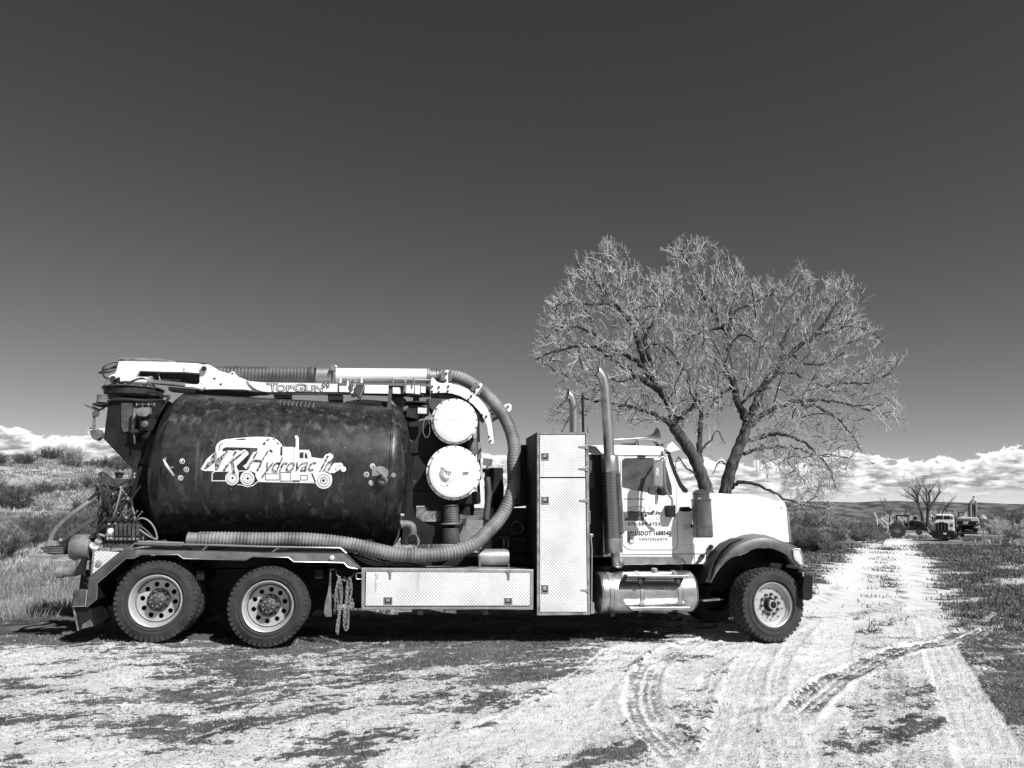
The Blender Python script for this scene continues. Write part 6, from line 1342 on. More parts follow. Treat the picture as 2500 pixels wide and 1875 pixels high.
cottonwood('cottonwood_tree', 'bare cottonwood with a forked trunk rising behind the hood, the right one of the pair', [(1120, 1660), (1128, 1540), (1160, 1400), (1205, 1280), (1240, 1190), (1258, 1130)], [
    ([(1258, 1130), (1215, 1040), (1180, 930), (1135, 820), (1150, 720), (1140, 640), (1105, 570), (1060, 500), (990, 390), (940, 260), (900, 190), (880, 130)], .19, .03, .1, .0, 0),
    ([(1150, 680), (1155, 560), (1175, 470), (1205, 380), (1200, 300), (1120, 190)], .09, .02, .3, 0, 0),
    ([(1160, 520), (1240, 480), (1330, 440), (1400, 400), (1390, 330)], .07, .02, -.2, 0, 0),
    ([(1258, 1130), (1310, 1010), (1360, 910), (1420, 830), (1500, 740), (1600, 670), (1690, 580), (1750, 470), (1810, 400), (1840, 330)], .20, .03, -.1, .0, 0),
    ([(1258, 1150), (1340, 1090), (1450, 1040), (1560, 1010), (1700, 1010), (1850, 1040), (1960, 1070), (2060, 1100), (2150, 1120)], .13, .025, .15, .1, .07),
    ([(1560, 1030), (1680, 1060), (1780, 1130), (1850, 1210), (1900, 1300)], .08, .02, -.3, 0, .14),
    ([(1245, 1240), (1330, 1215), (1450, 1200), (1560, 1240), (1650, 1310), (1720, 1400), (1750, 1500)], .11, .02, -.2, 0, .16),
    ([(1235, 1310), (1380, 1270), (1500, 1270), (1620, 1310), (1820, 1330)], .08, .02, .3, 0, .14),
    ([(1160, 1500), (1200, 1470), (1300, 1480), (1400, 1530), (1550, 1590), (1700, 1620)], .11, .02, -.3, -.1, .10),
    ([(1640, 640), (1750, 610), (1850, 590), (1950, 620), (2020, 690)], .08, .02, .2, 0, .05),
    ([(1690, 930), (1800, 910), (1930, 910), (2050, 860), (2110, 780)], .08, .02, -.2, 0, .02),
    ([(1400, 860), (1500, 850), (1620, 900), (1720, 950), (1850, 960)], .09, .02, .3, .1, .02),
    ([(1180, 930), (1080, 990), (1040, 1060), (1020, 1120)], .07, .015, .2, 0, .05),
    ([(1150, 680), (1230, 640), (1300, 670), (1360, 720)], .07, .015, -.3, 0, .02),
    ([(1100, 600), (1000, 620), (930, 660), (880, 740)], .07, .015, -.2, 0, .03),
    ([(1440, 800), (1470, 640), (1560, 520), (1600, 400), (1560, 280)], .09, .02, .2, .1, 0),
    ([(1500, 740), (1580, 800), (1700, 800), (1800, 740)], .07, .02, -.3, 0, .03),
    ([(1700, 560), (1820, 500), (1900, 440), (1900, 380)], .06, .015, .1, 0, 0),
    ([(1215, 1040), (1300, 960), (1420, 940), (1500, 980)], .06, .015, -.4, 0, .05),
    ([(1170, 1400), (1100, 1350), (1060, 1420)], .05, .015, .2, 0, .12)], 17.5, .38, 5,
    [(790, 120), (880, 75), (980, 85), (1080, 140), (1210, 215), (1260, 300), (1380, 300), (1470, 350), (1505, 285), (1560, 240), (1640, 300), (1800, 300), (1900, 380), (1920, 520), (2010, 640), (2020, 690), (1900, 720), (2000, 770), (2090, 760), (2100, 900), (2150, 1100), (2080, 1170), (1980, 1160), (1900, 1050), (1915, 1250), (1875, 1310), (1840, 1420), (1760, 1540), (1700, 1620), (1500, 1590), (1420, 1450), (1300, 1420), (1250, 1300), (1350, 1150), (1200, 1000), (1080, 1100), (1000, 1000), (900, 700), (950, 560), (870, 450), (730, 340), (790, 200)], 1280)

# ------------------------------------------------------------------ shrubs and dry grass
def shrub_mesh(seed, h, w, stems, leaf=False, fan=.9):
    rnd = random.Random(seed); S = []
    for k in range(stems):
        a = rnd.uniform(0, 6.283); v = Vector((math.cos(a)*rnd.uniform(.1, fan), math.sin(a)*rnd.uniform(.1, fan), 1)).normalized(); p = Vector((math.cos(a)*w*.12, math.sin(a)*w*.12, -.05)); ln = h*rnd.uniform(.6, 1.1); n = 4
        for i in range(n):
            q = p+v*ln/n; S.append((p, q, .010*h*(1-i/n*.7), .010*h*(1-(i+1)/n*.7)))
            if i:
                for j in range(4):
                    u = (v+Vector((rnd.gauss(0, .55), rnd.gauss(0, .55), rnd.uniform(-.1, .5)))).normalized(); e = q+u*ln*rnd.uniform(.12, .30); S.append((q, e, .008*h, .005*h))
                    for l in range(3):
                        u2 = (u+Vector((rnd.gauss(0, .5), rnd.gauss(0, .5), rnd.uniform(-.1, .5)))).normalized(); st = q.lerp(e, rnd.uniform(.3, 1)); S.append((st, st+u2*ln*rnd.uniform(.06, .16), .006*h, .003*h))
            v = (v+Vector((rnd.gauss(0, .16), rnd.gauss(0, .16), .05))).normalized(); p = q
    return seg_mesh([tuple(s[0]) for s in S], [tuple(s[1]) for s in S], [s[2] for s in S], [s[3] for s in S])
MT['brushdark'] = mat('dark_brush', .05, .9, v2=.16, nscale=1.5); MT['brushmid'] = mat('grey_brush', .12, .9, v2=.28, nscale=1.5); MT['brushpale'] = mat('pale_dry_brush', .38, .9, v2=.6, nscale=1.5)
protos = {}
for k in range(3):
    for m_, key in (('brushdark', 'd'), ('brushmid', 'm'), ('brushpale', 'p')):
        protos[key, k] = shrub_mesh(20+k, 1.0, 1.0, 40); protos[key, k].materials.append(MT[m_])
def place_shrub(x, y, s, key, label, group, sz=None):
    me = protos[key, random.randrange(3)]; o = bpy.data.objects.new('shrub', me); C.objects.link(o); o.location = (x, y, ground_z(x, y)-.03)
    o.scale = (s, s, (sz or s)); o.rotation_euler = (0, 0, random.uniform(0, 6.28)); tagt(o, label, 'shrub', group); return o
def at_az(az, dist):
    a = R(az); return math.sin(a)*dist, -10.4+math.cos(a)*dist
rnd = random.Random(99)
TONE = {'d': 'dark', 'm': 'grey', 'p': 'pale straw-coloured'}
def say(size, k, where): return f"{size} {TONE[k]} bush {where}"
# crest of the bank, upper left
for px, s, k in ((40, .8, 'm'), (52, .7, 'm'), (103, 1.0, 'm'), (112, 1.2, 'd'), (120, 1.2, 'm'), (128, 1.4, 'd'), (137, 1.1, 'd'), (146, 1.0, 'm'), (156, 1.4, 'p'), (166, 1.5, 'p'), (176, 1.2, 'p'), (186, 1.3, 'p'), (196, 1.1, 'p'), (285, .7, 'd'), (296, .7, 'm')):
    az = math.degrees(math.atan((px-1250)/FPX))+9; x, y = at_az(az, 66)
    place_shrub(x, y, s*.75, k, say('low', k, 'on the skyline at the photo\'s left edge' if px < 60 else 'in the skyline clump left of the hanging lamp' if px < 150 else 'in the upright row on the skyline below the hanging lamp' if px < 250 else 'on the skyline between the tail gear and the tank'), 'bushes on the crest of the bank')
# left bank: sage and dark brush
n = 0
while n < 110:
    az = rnd.uniform(-27, -15); d = rnd.uniform(13, 52); x, y = at_az(az, d)
    if y < 3.6: continue
    if fbm(np.array([x*.16]), np.array([y*.16]), 300, 3)[0] < (.47 if d > 20 else .42): continue
    s = rnd.uniform(.35, .8)*(1.0 if d > 20 else .8); k = rnd.choice('ddddmmp'); px = 1250+FPX*math.tan(R(az-9))
    where = ('at the foot of the bank' if d < 22 else 'halfway up the bank' if d < 38 else 'high on the bank')+(', by the photo\'s left edge' if px < 110 else ', behind the tail hoses' if px < 230 else ', behind the hinge arm and valves')
    place_shrub(x, y, s*1.2, k, say('low scrubby' if s < .5 else 'broad scrubby', k, where), 'scrub on the bank behind the tail', s*.85); n += 1
# right: thicket behind the hood and along the track
n = 0
while n < 120:
    az = rnd.uniform(28.2, 45.5); d = rnd.uniform(30, 88); x, y = at_az(az, d); px = 1250+FPX*math.tan(R(az-9))
    py = 1268+ (1.62-ground_z(x, y))*1900/d
    if 2140 < px < 2440 and d > 52: continue
    if px > 2010 and py > 1320-(.10*max(0, px-2400)): continue
    if px <= 2010 and py > 1345: continue
    s = rnd.uniform(.6, 1.35); k = rnd.choice('ddddddmmp')
    where = 'just beyond the hood' if px < 2020 else 'left of the tractor' if px < 2150 else 'in front of the tractor and lorry' if px < 2330 else 'right of the excavator' if px < 2440 else 'at the right edge of the photo'
    place_shrub(x, y, s, k, say('tall tangled' if s > 1.2 else 'waist-high tangled', k, where), 'brush thicket along the track', s*rnd.uniform(.7, 1.05)); n += 1
for i in range(46):
    az = rnd.uniform(27, 45.5); d = rnd.uniform(95, 200); x, y = at_az(az, d); s = rnd.uniform(2.0, 3.8); k = rnd.choice('dddmmp'); px = 1250+FPX*math.tan(R(az-9))
    place_shrub(x, y, s, k, say('distant rounded', k, 'on the plain beyond the hood' if px < 2050 else 'on the plain behind the tractor' if px < 2250 else 'on the plain behind the white lorry' if px < 2340 else 'on the plain right of the excavator boom'), 'distant bushes on the plain', s*rnd.uniform(.55, .9))
for i in range(12):
    az = rnd.choice((rnd.uniform(1.5, 5), rnd.uniform(7, 9))); d = rnd.uniform(24, 60); x, y = at_az(az, d); s = rnd.uniform(.7, 1.4); k = rnd.choice('dmp')
    place_shrub(x, y, s, k, say('scrubby', k, 'seen through the gap under the round separators' if az < 6 else 'seen through the loop of the big hose'), 'scrub seen through the truck')
# grasses -----------------------------------------------------------
def blades(X, Y, Zv, H, Wd, lean, m_, name, label, seed):
    r = np.random.default_rng(seed); n = len(X); a = r.uniform(0, 2*np.pi, n); la = r.uniform(0, 2*np.pi, n); B = np.stack([X, Y, Zv-.004], -1); s = np.stack([np.cos(a), np.sin(a), a*0], -1)*Wd[:, None]/2
    L1 = np.stack([np.cos(la)*lean*H*.35, np.sin(la)*lean*H*.35, H*.6], -1); L2 = np.stack([np.cos(la)*lean*H, np.sin(la)*lean*H, H], -1)
    V = np.stack([B-s, B+s, B+L1+s*.7, B+L1-s*.7, B+L2], 1).reshape(-1, 3); b = (np.arange(n)*5)[:, None, None]
    T3 = (b+np.array([[0, 1, 2], [0, 2, 3], [3, 2, 4]])[None]).reshape(-1, 3); o = link(name, fast_mesh(V, T3), m_); tagt(o, label, 'grass'); o['kind'] = 'stuff'; return o
r = np.random.default_rng(41)
def near_ground_z(x, y):
    """height of the finished near ground"""
    ix = np.clip(np.searchsorted(gx, x)-1, 0, nx-2); iy = np.clip(np.searchsorted(gy, y)-1, 0, ny-2); tx = (x-gx[ix])/(gx[ix+1]-gx[ix]); ty = (y-gy[iy])/(gy[iy+1]-gy[iy])
    return (Zf[ix, iy]*(1-tx)+Zf[ix+1, iy]*tx)*(1-ty)+(Zf[ix, iy+1]*(1-tx)+Zf[ix+1, iy+1]*tx)*ty, (gm[ix, iy]*(1-tx)+gm[ix+1, iy]*tx)*(1-ty)+(gm[ix, iy+1]*(1-tx)+gm[ix+1, iy+1]*tx)*ty
N_ = 760000; xx = r.uniform(-5, 11, N_); yy = r.uniform(-5.5, 3.5, N_); zz_, gg = near_ground_z(xx, yy); px_, py_ = pix(xx, yy, zz_)
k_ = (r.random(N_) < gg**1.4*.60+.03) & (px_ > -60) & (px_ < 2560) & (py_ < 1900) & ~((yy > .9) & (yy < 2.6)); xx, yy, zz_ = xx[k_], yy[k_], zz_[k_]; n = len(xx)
hh = r.uniform(.010, .034, n)*(1+.5*(r.random(n) < .08)); pale = r.random(n) < .07
MT['grassdark'] = mat('short_green_grass', .06, .9, v2=.17, nscale=3); MT['grasspale'] = mat('dead_grass', .42, .9, v2=.6, nscale=3)
print('blades', n)
blades(xx[~pale], yy[~pale], zz_[~pale], hh[~pale], r.uniform(.003, .007, (~pale).sum()), r.uniform(.2, 1.1, (~pale).sum()), 'grassdark', 'short_grass', 'patchy short grass spreading over the dusty yard in front of the truck', 1)
blades(xx[pale], yy[pale], zz_[pale], hh[pale]*.9, r.uniform(.003, .006, pale.sum()), r.uniform(.4, 1.6, pale.sum()), 'grasspale', 'dead_grass', 'dead pale blades mixed through the short grass of the yard', 2)
# clods and small stones
M_ = 70000; cx = r.uniform(-5, 11, M_); cy = r.uniform(-5.5, 2, M_); cz, cg = near_ground_z(cx, cy); qx, qy = pix(cx, cy, cz); k_ = (qx > -40) & (qx < 2540) & (qy < 1900) & (cg < .7); cx, cy, cz = cx[k_], cy[k_], cz[k_]; m_n = len(cx)
cs = r.uniform(.003, .009, m_n)*(1+2.2*(r.random(m_n) < .03)); th = r.uniform(0, 6.28, m_n); ring_ = np.stack([np.stack([cx+cs*np.cos(th+k*1.571)*(1+.3*math.sin(k*5)), cy+cs*np.sin(th+k*1.571), cz-.002], -1) for k in range(4)]+[np.stack([cx+cs*.3*np.cos(th), cy+cs*.3*np.sin(th), cz+cs*.8], -1)], 1)
bb = (np.arange(m_n)*5)[:, None, None]; o = link('clods', fast_mesh(ring_.reshape(-1, 3), (bb+np.array([[0, 1, 4], [1, 2, 4], [2, 3, 4], [3, 0, 4]])[None]).reshape(-1, 3)), mat('dust_clod', .22, .95, v2=.5, nscale=4)); tagt(o, 'small dry clods and pebbles strewn over the dusty wheel tracks', 'pebbles'); o['kind'] = 'stuff'
# grass verge beyond: bigger, sparser tufts down both sides of the track
N_ = 300000; az = np.radians(r.uniform(24, 45.5, N_)); dd = 12+(r.random(N_)**1.5)*58; xx = np.sin(az)*dd; yy = -10.4+np.cos(az)*dd; zz_, gg = near_ground_z(xx, yy)
k_ = (r.random(N_) < gg**1.6*.5) & (yy > 1); xx, yy, zz_, dd = xx[k_], yy[k_], zz_[k_], dd[k_]; n = len(xx)
blades(xx, yy, zz_, r.uniform(.03, .07, n)*(1+dd/45), r.uniform(.008, .02, n)*dd/14, r.uniform(.2, 1.2, n), 'grassdark', 'verge_grass', 'dark grass verge on both sides of the rutted track, receding to the parked machines', 3)
# tall dry grass on the bank and below the thicket
def tufts(az0, az1, d0, d1, nt, per, hmin, hmax, m_, name, label, seed, cond=None):
    r = np.random.default_rng(seed); az = np.radians(r.uniform(az0, az1, nt)); d = np.sqrt(r.uniform(d0**2, d1**2, nt)); x = np.sin(az)*d; y = -10.4+np.cos(az)*d
    if cond is not None: k = cond(x, y, d); x, y, d = x[k], y[k], d[k]
    nt = len(x); hs = r.uniform(hmin, hmax, nt); X = np.repeat(x, per)+r.normal(0, .09, nt*per); Y_ = np.repeat(y, per)+r.normal(0, .09, nt*per); D = np.repeat(d, per); Hh = np.repeat(hs, per)*r.uniform(.5, 1.1, nt*per)
    return blades(X, Y_, macro(X, Y_), Hh, r.uniform(.006, .012, nt*per)*np.maximum(1, D/14), r.uniform(.1, .9, nt*per), m_, name, label, seed)
tufts(-28, 2, 12.8, 60, 7000, 9, .06, .20, 'brushpale', 'dry_grass', 'tall pale dry grass covering the bank behind the truck tail', 60, lambda x, y, d: (y > 3.2) & (fbm(x*.5, y*.5, 320, 3) > .42))
tufts(-28, 2, 12.8, 60, 10000, 9, .08, .26, 'brushmid', 'weeds', 'grey weeds scattered through the dry grass of the bank', 61, lambda x, y, d: (y > 3.0) & (fbm(x*.4, y*.4, 330, 3) > .5))
tufts(-28, -14, 12.5, 22, 1300, 12, .08, .28, 'brushmid', 'dry_grass', 'tall tangled straw close behind the tail lamp', 64, lambda x, y, d: (y > 2.6))
def right_cond(x, y, d):
    px, py = pix(x, y, macro(x, y)); return ((py < 1338) & (px < 2010)) | ((px > 2330) & (py < 1345-.1*0) & (py < 1300+.17*(px-2330)*.6+18)) | ((px > 2140) & (px < 2330) & (py < 1316) & (d > 62) & (py > 1300)) | (py < 1300)
tufts(25, 46, 24, 95, 6000, 8, .15, .5, 'brushpale', 'dry_grass', 'bleached tall grass fringing the thicket and the parked excavator', 62, right_cond)
tufts(25, 46, 24, 95, 9000, 8, .15, .55, 'brushdark', 'weeds', 'grey weeds among the bleached grass right of the truck', 63, right_cond)
# ------------------------------------------------------------------ machines parked where the track bends
AZV = math.atan((2305-1250)/FPX)+YAW
DV = 84.0
PV = Vector((math.sin(AZV)*DV, -10.4+math.cos(AZV)*DV, 0)); GV = TR  # placeholder frame
FV = Frame(AZV, (PV.x, PV.y, 0))
gv = FV(zK(1200, 1050), 0).z
def pv(name, pts, d0, d1, m, parent, **k): return plate(name, ([zz(zK, *q) for q in pts] if isinstance(pts[0], list) else zz(zK, *pts)), d0, d1, m, parent, k.pop('bev', .02), FV, **k)
def rk(x0, y0, x1, y1): return [(x0, y0), (x1, y0), (x1, y1), (x0, y1)]
def kw(x, y, d): return FV(zK(x, y), d)
def wheel_far(name, cx, cy, r, d, w, parent, side=False, m='rubber'):
    c = kw(cx, cy, d); rr = (kw(cx, cy-r, d).z-kw(cx, cy+r, d).z)/2; ax = FV.n if side else FV.u
    V, F = join(g_lathe([(0, rr*.5), (0, rr*.92), (w*.12, rr), (w*.88, rr), (w, rr*.92), (w, rr*.5)], c, ax, 28), *[g_lathe([(0, rr*.3), (w, rr*.3)], c, ax, 4)])
    o = link(name, mesh(V, F), m, parent, smooth='auto'); V, F = g_lathe([(w*.1, 0), (w*.08, rr*.2), (w*.2, rr*.5)], c, ax, 20); link('rim', mesh(V, F), 'galv', o, smooth='auto'); return o
# white semi truck facing the camera
A = thing('parked_semi_truck', 'white semi truck seen from the front where the track ends, excavator behind it', 'truck', kw(1200, 1050, 1.5))
pv('hood', [(1035, 770), (1050, 720), (1085, 702), (1385, 702), (1418, 740), (1428, 932), (1316, 938), (1306, 915), (1040, 912)], 0, 2.2, 'white', A, bev=.08)
pv('cab', [(1052, 620), (1070, 594), (1380, 600), (1402, 640), (1405, 760), (1050, 750)], 2.2, 4.2, 'white', A, bev=.08)
pv('windshield', [(1070, 622), (1345, 628), (1345, 708), (1064, 702)], 2.15, 2.2, 'black', A)
pv('windshield_centre_post', rk(1204, 622, 1210, 706), 2.12, 2.15, 'white', A, bev=.005)
pv('cab_side_window', [(1358, 640), (1392, 645), (1392, 715), (1362, 712)], 2.14, 2.2, 'black', A)
pv('grille', [(1045, 772), (1160, 750), (1172, 742), (1186, 750), (1306, 772), (1306, 908), (1043, 908)], -.06, 0, 'black', A)
for x in (1050, 1108, 1172, 1238, 1300): pv('grille_bar', rk(x-3, 765, x+3, 905), -.10, -.06, 'galv', A, bev=.005)
pv('grille_surround', [(1036, 772), (1172, 738), (1312, 770), (1312, 778), (1172, 747), (1044, 780)], -.10, 0, 'galv', A, bev=.01)
pv('bumper', rk(985, 915, 1420, 1040), -.25, .1, 'black', A); pv('licence_plate', rk(1210, 955, 1270, 985), -.28, -.25, 'white', A, bev=0)
for x in (1370,): pv('headlight', [(1345, 765), (1385, 762), (1392, 800), (1400, 830), (1350, 830)], -.04, .1, 'black', A); pv('fog_light', [(1345, 875), (1375, 875), (1375, 895), (1345, 895)], -.04, .02, 'galv', A); pv('headlight_lens', rk(1355, 775, 1378, 795), -.06, -.04, 'lens', A, bev=.01)
for x in (1034, 1420): tube('exhaust_stack', [kw(x, 740, 3.2), kw(x, 530, 3.2), kw(x+(3 if x < 1200 else -3), 508, 3.2)], .085, 'alu', A, 10)
for k in range(5): lathe('roof_lamp', [(0, .06), (.06, .05), (.08, 0)], kw(1090+k*62, 597+k, 2.5), (0, 0, 1), 'lens', A, 10)
for x in (1000, 1440): pv('mirror', rk(x-12, 640, x+12, 735), 1.8, 1.9, 'dgrey', A, bev=.02); tube('mirror_arm', [kw(x, 650, 1.9), kw(1050 if x < 1200 else 1400, 640, 2.2)], .03, 'galv', A, 6)
wheel_far('front_wheel', 1000, 985, 60, .4, .34, A); wheel_far('front_wheel', 1385, 985, 62, .4, .36, A)
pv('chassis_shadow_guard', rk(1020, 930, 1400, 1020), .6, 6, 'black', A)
wheel_far('drive_wheel', 1438, 965, 78, 5.5, .5, A); wheel_far('drive_wheel', 1500, 960, 78, 7, .5, A)
pv('fifth_wheel_deck', rk(1400, 850, 1560, 880), 4, 8, 'black', A); pv('cab_back_box', [(1400, 630), (1460, 650), (1465, 860), (1405, 860)], 4.0, 6.0, 'dgrey', A)
# trailer
B = thing('lowbed_trailer', 'flat black equipment trailer under the excavator behind the white lorry', 'trailer', kw(1700, 1000, 8))
pv('trailer_deck', rk(1540, 958, 1890, 985), 6.5, 13, 'black', B); pv('deck_edge', rk(1560, 955, 1880, 962), 6.4, 6.5, 'galv', B, bev=.01)
for x in (1530, 1548): wheel_far('trailer_wheel', x, 985, 60, 8.2, .3, B)
pv('trailer_neck', rk(1470, 880, 1560, 960), 6, 8, 'black', B)
# excavator
E_ = thing('excavator', 'tracked excavator with its boom folded upright, seen from behind over its counterweight', 'excavator', kw(1690, 960, 8))
MT['yellow'] = mat('pale_machine_paint', .62, .5, v2=.45, nscale=.8)
pv('engine_deck', [(1470, 680), (1500, 655), (1850, 655), (1885, 680), (1905, 770), (1880, 795), (1470, 745)], 6.5, 9.5, 'yellow', E_, bev=.06)
cwt = pv('counterweight', [(1468, 730), (1885, 728), (1900, 790), (1800, 806), (1470, 800)], 6.3, 7.5, 'black', E_, bev=.05)
pv('deck_stripe', rk(1472, 686, 1750, 722), 6.42, 6.5, 'mgrey', E_)
put_text('machine_lettering', 'CAT', zK, [(1596, 738), (1692, 738), (1692, 784), (1596, 784)], lambda px, py: FV((px, py), 6.28), 'white', cwt, 0, .06)
put_text('model_number', '330', zK, [(1846, 760), (1880, 760), (1886, 785), (1850, 785)], lambda px, py: FV((px, py), 6.28), 'white', cwt, 0, .03)
pv('turntable', [(1500, 806), (1800, 812), (1780, 860), (1600, 880), (1490, 850)], 7.5, 9.5, 'black', E_)
ec = pv('excavator_cab', [rk(1485, 552, 1648, 660), rk(1518, 575, 1610, 635)[::-1]], 8.2, 9.8, 'dgrey', E_, bev=.03); pv('cab_window', rk(1520, 577, 1608, 633), 8.6, 8.65, 'glass', ec, bev=0); pv('cab_corner', rk(1618, 565, 1648, 665), 8.1, 8.2, 'yellow', ec)
pv('cab_base', [(1540, 640), (1600, 630), (1640, 660), (1530, 662)], 7.8, 8.2, 'yellow', E_)
pv('track_unit', [(1560, 880), (1850, 860), (1868, 870), (1868, 940), (1840, 962), (1570, 955)], 7, 10, 'black', E_, bev=.08)
for k in range(9): pv('track_pad', rk(1590+k*30, 865, 1612+k*30, 872), 6.95, 10.05, 'grime', E_, bev=.01)
pv('track_frame', [(1615, 885), (1700, 880), (1780, 905), (1770, 930), (1650, 925), (1612, 905)], 6.85, 7.0, 'galv', E_)
pv('side_track', [(1790, 880), (1930, 830), (1955, 850), (1950, 885), (1870, 930), (1840, 930)], 7.5, 9.5, 'black', E_, bev=.08)
tube('side_track_rail', [kw(1790, 872, 7.4), kw(1925, 832, 7.4)], .09, 'yellow', E_, 8)
wheel_far('sprocket', 1905, 882, 30, 7.2, .3, E_, True, 'yellow')
pv('excavator_boom', [(1698, 640), (1694, 400), (1720, 360), (1760, 300), (1780, 275), (1812, 275), (1838, 330), (1850, 430), (1862, 640), (1800, 650)], 8.6, 9.2, 'yellow', E_, bev=.08)
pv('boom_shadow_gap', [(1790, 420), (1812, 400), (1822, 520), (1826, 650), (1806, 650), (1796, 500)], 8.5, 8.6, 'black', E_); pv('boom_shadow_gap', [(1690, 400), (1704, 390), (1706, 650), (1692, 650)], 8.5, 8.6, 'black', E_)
tube('boom_lift_cylinder', [kw(1738, 650, 8.45), kw(1735, 420, 8.45), kw(1760, 330, 8.45)], .12, 'galv', E_, 10); tube('boom_lift_cylinder', [kw(1850, 650, 8.45), kw(1842, 480, 8.45), kw(1832, 340, 8.45)], .10, 'galv', E_, 10)
pv('boom_tip', rk(1776, 250, 1812, 290), 8.7, 9.1, 'grime', E_); tube('excavator_hose', catmull([kw(1848, 560, 8.4), kw(1885, 620, 8.4), kw(1905, 720, 8.3)], 5), .05, 'rubhose', E_, 6)
for x in (1720, 1770): tube('boom_plate_edge', [kw(x, 640, 8.55), kw(x+6, 420, 8.55)], .03, 'dgrey', E_, 5)
# loader tractor
L_t = thing('loader_tractor', 'dark open-canopy farm tractor with front loader arms, left of the white lorry', 'tractor', kw(550, 990, 1))
wr = wheel_far('rear_wheel', 320, 905, 142, 0, .55, L_t, True); 
c = kw(320, 905, 0); V, F = join(*[g_box((-.12, .12), (-.02, .5), (.98, 1.10)) for _ in range(1)])
for k in range(18):
    a = 2*math.pi*k/18; rr = (kw(320, 763, 0).z-kw(320, 1047, 0).z)/2; p = c+FV.u*math.cos(a)*rr+Vector((0, 0, 1))*math.sin(a)*rr; tube('tyre_cleat', [p+FV.n*.02, p+FV.n*.5+(FV.u*math.sin(a)-Vector((0, 0, 1))*math.cos(a))*.12], .05, 'rubber', wr, 5)
wheel_far('rear_wheel', 330, 900, 125, 1.7, .5, L_t, True); wheel_far('front_wheel', 740, 942, 58, .1, .3, L_t, True); wheel_far('front_wheel', 740, 945, 52, 1.6, .3, L_t, True)
pv('canopy', [(290, 618), (310, 606), (520, 606), (545, 630), (525, 638), (310, 632)], -.1, 1.9, 'black', L_t, bev=.03)
for d in (0, 1.8):
    tube('canopy_post', [kw(315, 625, d), kw(308, 720, d)], .06, 'black', L_t, 8); tube('canopy_post', [kw(522, 630, d), kw(538, 850, d)], .07, 'dgrey', L_t, 8)
tube('canopy_brace', [kw(308, 632, 0), kw(235, 690, 0)], .05, 'dgrey', L_t, 8)
tube('mud_guard', catmull([kw(255, 740, .1), kw(390, 740, .1), (kw(430, 800, .1)), kw(480, 850, .1), kw(540, 855, .1)], 4), .08, 'mgrey', L_t, 8)
pv('tractor_body', [(430, 790), (560, 740), (620, 700), (640, 770), (830, 775), (870, 850), (960, 900), (640, 910), (450, 900)], .5, 1.3, 'black', L_t, bev=.05)
pv('engine_hood', [(640, 712), (770, 720), (840, 752), (850, 790), (640, 790)], .45, 1.35, 'dgrey', L_t, bev=.05); tube('hood_top_edge', [kw(610, 705, .4), kw(820, 745, .4)], .05, 'mgrey', L_t, 6)
pv('driver_seat', [(440, 720), (470, 725), (500, 780), (440, 790)], .6, 1.2, 'seat', L_t); cyl('exhaust_can', kw(668, 705, .8), kw(668, 640, .8), .17, 'grime', L_t, 14)
pv('steering_console', [(548, 700), (600, 712), (610, 770), (560, 780)], .6, 1.1, 'mgrey', L_t)
for d in (0, 1.6):
    pv('loader_arm', [(780, 770), (860, 780), (900, 812), (978, 935), (965, 960), (890, 850), (840, 810), (780, 800)], d, d+.14, 'grime', L_t, bev=.02); tube('loader_cylinder', [kw(895, 850, d), kw(975, 985, d)], .05, 'galv', L_t, 8)
pv('loader_bucket', [(930, 940), (985, 970), (990, 1010), (950, 1000)], -.2, 2.0, 'grime', L_t, bev=.03)
# the bare trees behind them, and the hoop of pale cane
def far_tree(label, stems, d, seed, scale=1.0, tw=.013):
    rnd = random.Random(seed); b = FV(zK(*stems[0][0][0]), d); root = thing('bare_tree', label, 'tree', (b.x, b.y, ground_z(b.x, b.y)-.1), 'bare trees by the parked machines'); S = []
    for pts, ra in stems:
        P = catmull([FV(zK(*p), d+rnd.uniform(-.3, .3)) for p in pts], 4); m = len(P); V, F = g_tube(P, [ra*(1-.8*i/m) for i in range(m)], 7); link('trunk', mesh(V, F), 'limb', root, smooth=True)
        Q = resample(P, .35)
        for i in range(len(Q)//3, len(Q)):
            for j in range(3):
                v = ((Q[i]-Q[i-1]).normalized()+Vector((rnd.gauss(0, .45), rnd.gauss(0, .45), rnd.gauss(0, .3)))).normalized(); p = Q[i]; ln = rnd.uniform(.6, 1.5)*scale
                for k in range(4):
                    q = p+v*ln/4; S.append((p, q, tw*(1-k/5), tw*(1-(k+1)/5)))
                    for l in range(3):
                        u = (v+Vector((rnd.gauss(0, .5), rnd.gauss(0, .5), rnd.gauss(.1, .4)))).normalized(); e = q+u*ln*.3; S.append((q, e, tw*.6, tw*.4)); 
                        u2 = (u+Vector((rnd.gauss(0, .5), rnd.gauss(0, .5), .2))).normalized(); S.append((e, e+u2*ln*.2, tw*.45, tw*.3))
                    v = (v+Vector((rnd.gauss(0, .15), rnd.gauss(0, .15), .08))).normalized(); p = q
    link('twigs', seg_mesh([tuple(s[0]) for s in S], [tuple(s[1]) for s in S], [s[2] for s in S], [s[3] for s in S]), 'brushmid', root, stuff=True)
far_tree('bare twin-stemmed tree rising between tractor and white lorry, taller on its right stem', [([(905, 900), (905, 650), (915, 470), (895, 330), (880, 180), (870, 90)], .16), ([(930, 500), (1000, 380), (1060, 290), (1120, 200), (1150, 150)], .14), ([(925, 440), (940, 300), (930, 200), (985, 110), (1020, 70)], .12), ([(895, 430), (830, 330), (780, 250), (750, 190)], .11)], 12, 3, 1.0)
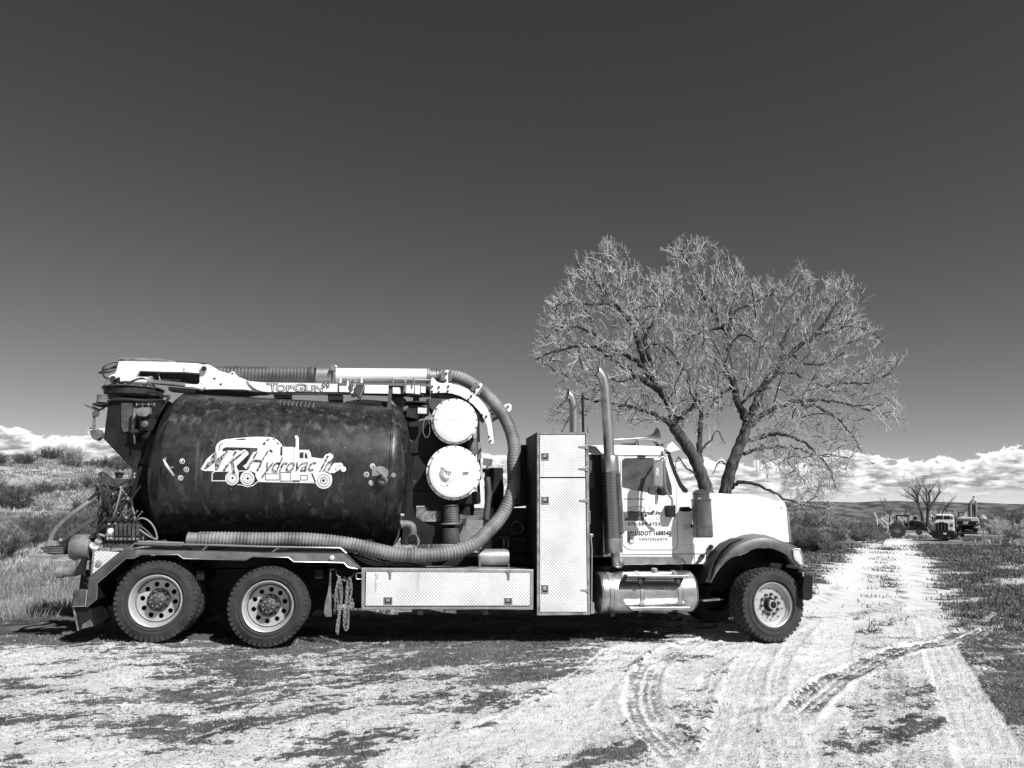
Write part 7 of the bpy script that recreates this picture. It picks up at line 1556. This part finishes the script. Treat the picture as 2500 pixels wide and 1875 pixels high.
far_tree('bare leaning tree with fanned crown, close left of its taller neighbour behind the tractor', [([(825, 900), (800, 620), (745, 450), (720, 330), (725, 190), (760, 110), (780, 60)], .16), ([(735, 420), (690, 320), (620, 240), (560, 200), (490, 150)], .13), ([(715, 300), (650, 170), (600, 100), (520, 60)], .11), ([(700, 360), (620, 310), (560, 290)], .08), ([(720, 250), (690, 150), (680, 50)], .08)], 11, 4, 1.0)
far_tree('thin bare sapling leaning right between the white lorry and excavator cab', [([(1180, 700), (1200, 560), (1270, 460), (1320, 380), (1325, 330)], .09), ([(1100, 700), (1110, 560), (1150, 500), (1200, 470)], .07)], 16, 6, .8)
far_tree('small round-headed bare tree standing beyond the tractor canopy', [([(175, 760), (172, 620), (175, 540), (150, 500)], .09), ([(172, 600), (200, 520), (230, 490)], .06), ([(172, 620), (130, 540), (100, 520)], .06)], 22, 7, .9, .025)
for pts in (((5, 675), (60, 715), (110, 770), (135, 830), (138, 900), (120, 950)), ((-130, 560), (-90, 640), (-70, 720), (-60, 800))):
    o = link('dry_cane', mesh(*g_tube(catmull([FV(zK(*p), -14) for p in pts], 6), .045, 6)), 'brushpale'); tagt(o, 'pale arching dry cane in the brush left of the tractor, ' + ('nearer the wheel' if pts[0][0] > 0 else 'farther left'), 'cane')
# pale shed roof / gravel heap glimpsed behind the tractor
def heap(label, x0, x1, yt, yb, d, m_, seed):
    r_ = random.Random(seed); n = 12; top = [(x0+(x1-x0)*i/n, yb-(yb-yt)*math.sin(math.pi*min(1, max(0, i/n)))**.8-r_.uniform(0, 4)) for i in range(n+1)]
    rows = []
    for k, s in ((0, 0), (3, .6), (7, 1), (12, .5), (18, 0)): rows.append([FV(zK(x, yb-(yb-y)*s+ (2-4*r_.random())*s), d+k) for x, y in top])
    o = link('earth_mound', mesh([p for q in rows for p in q], [(i*(n+1)+j, (i+1)*(n+1)+j, (i+1)*(n+1)+j+1, i*(n+1)+j+1) for i in range(4) for j in range(n)]), m_, smooth=True); tagt(o, label, 'mound')
MT['moundm'] = mat('pale_earth', .24, .95, v2=.42, nscale=.3)
heap('pale bare earth mound behind the tractor canopy', -40, 290, 620, 740, 60, 'moundm', 1); heap('pale earth mound beyond the excavator at the right', 1870, 2060, 610, 690, 60, 'moundm', 2)
pst = link('fence_post', mesh(*g_tube([FV(zK(2005, 1090-90), 0), FV(zK(1990, 905), 0)], .07, 8)), 'moundm'); tagt(pst, 'short pale wooden post leaning in the brush right of the excavator', 'post')
# a bird against the cloud
bp = TR((2133, 1131), 110); V = [bp+RIGHT*x+Vector((0, 0, z)) for x, z in ((-.55, .28), (-.1, .05), (0, -.1), (.12, .06), (.5, .22), (.1, -.12), (-.1, -.12))]
bo = link('bird', mesh(V+[v+Vector((.15, .35, -.04)) for v in V], [(0, 1, 6), (1, 2, 6), (2, 3, 5), (3, 4, 5), (2, 5, 6), (7, 13, 8), (8, 13, 9), (9, 12, 10), (10, 12, 11), (9, 13, 12), (0, 7, 8, 1), (1, 8, 9, 2), (2, 9, 10, 3), (3, 10, 11, 4), (4, 11, 12, 5), (5, 12, 13, 6), (6, 13, 7, 0)]), 'black'); tagt(bo, 'tiny dark bird gliding in front of the cloud right of the big tree', 'bird')
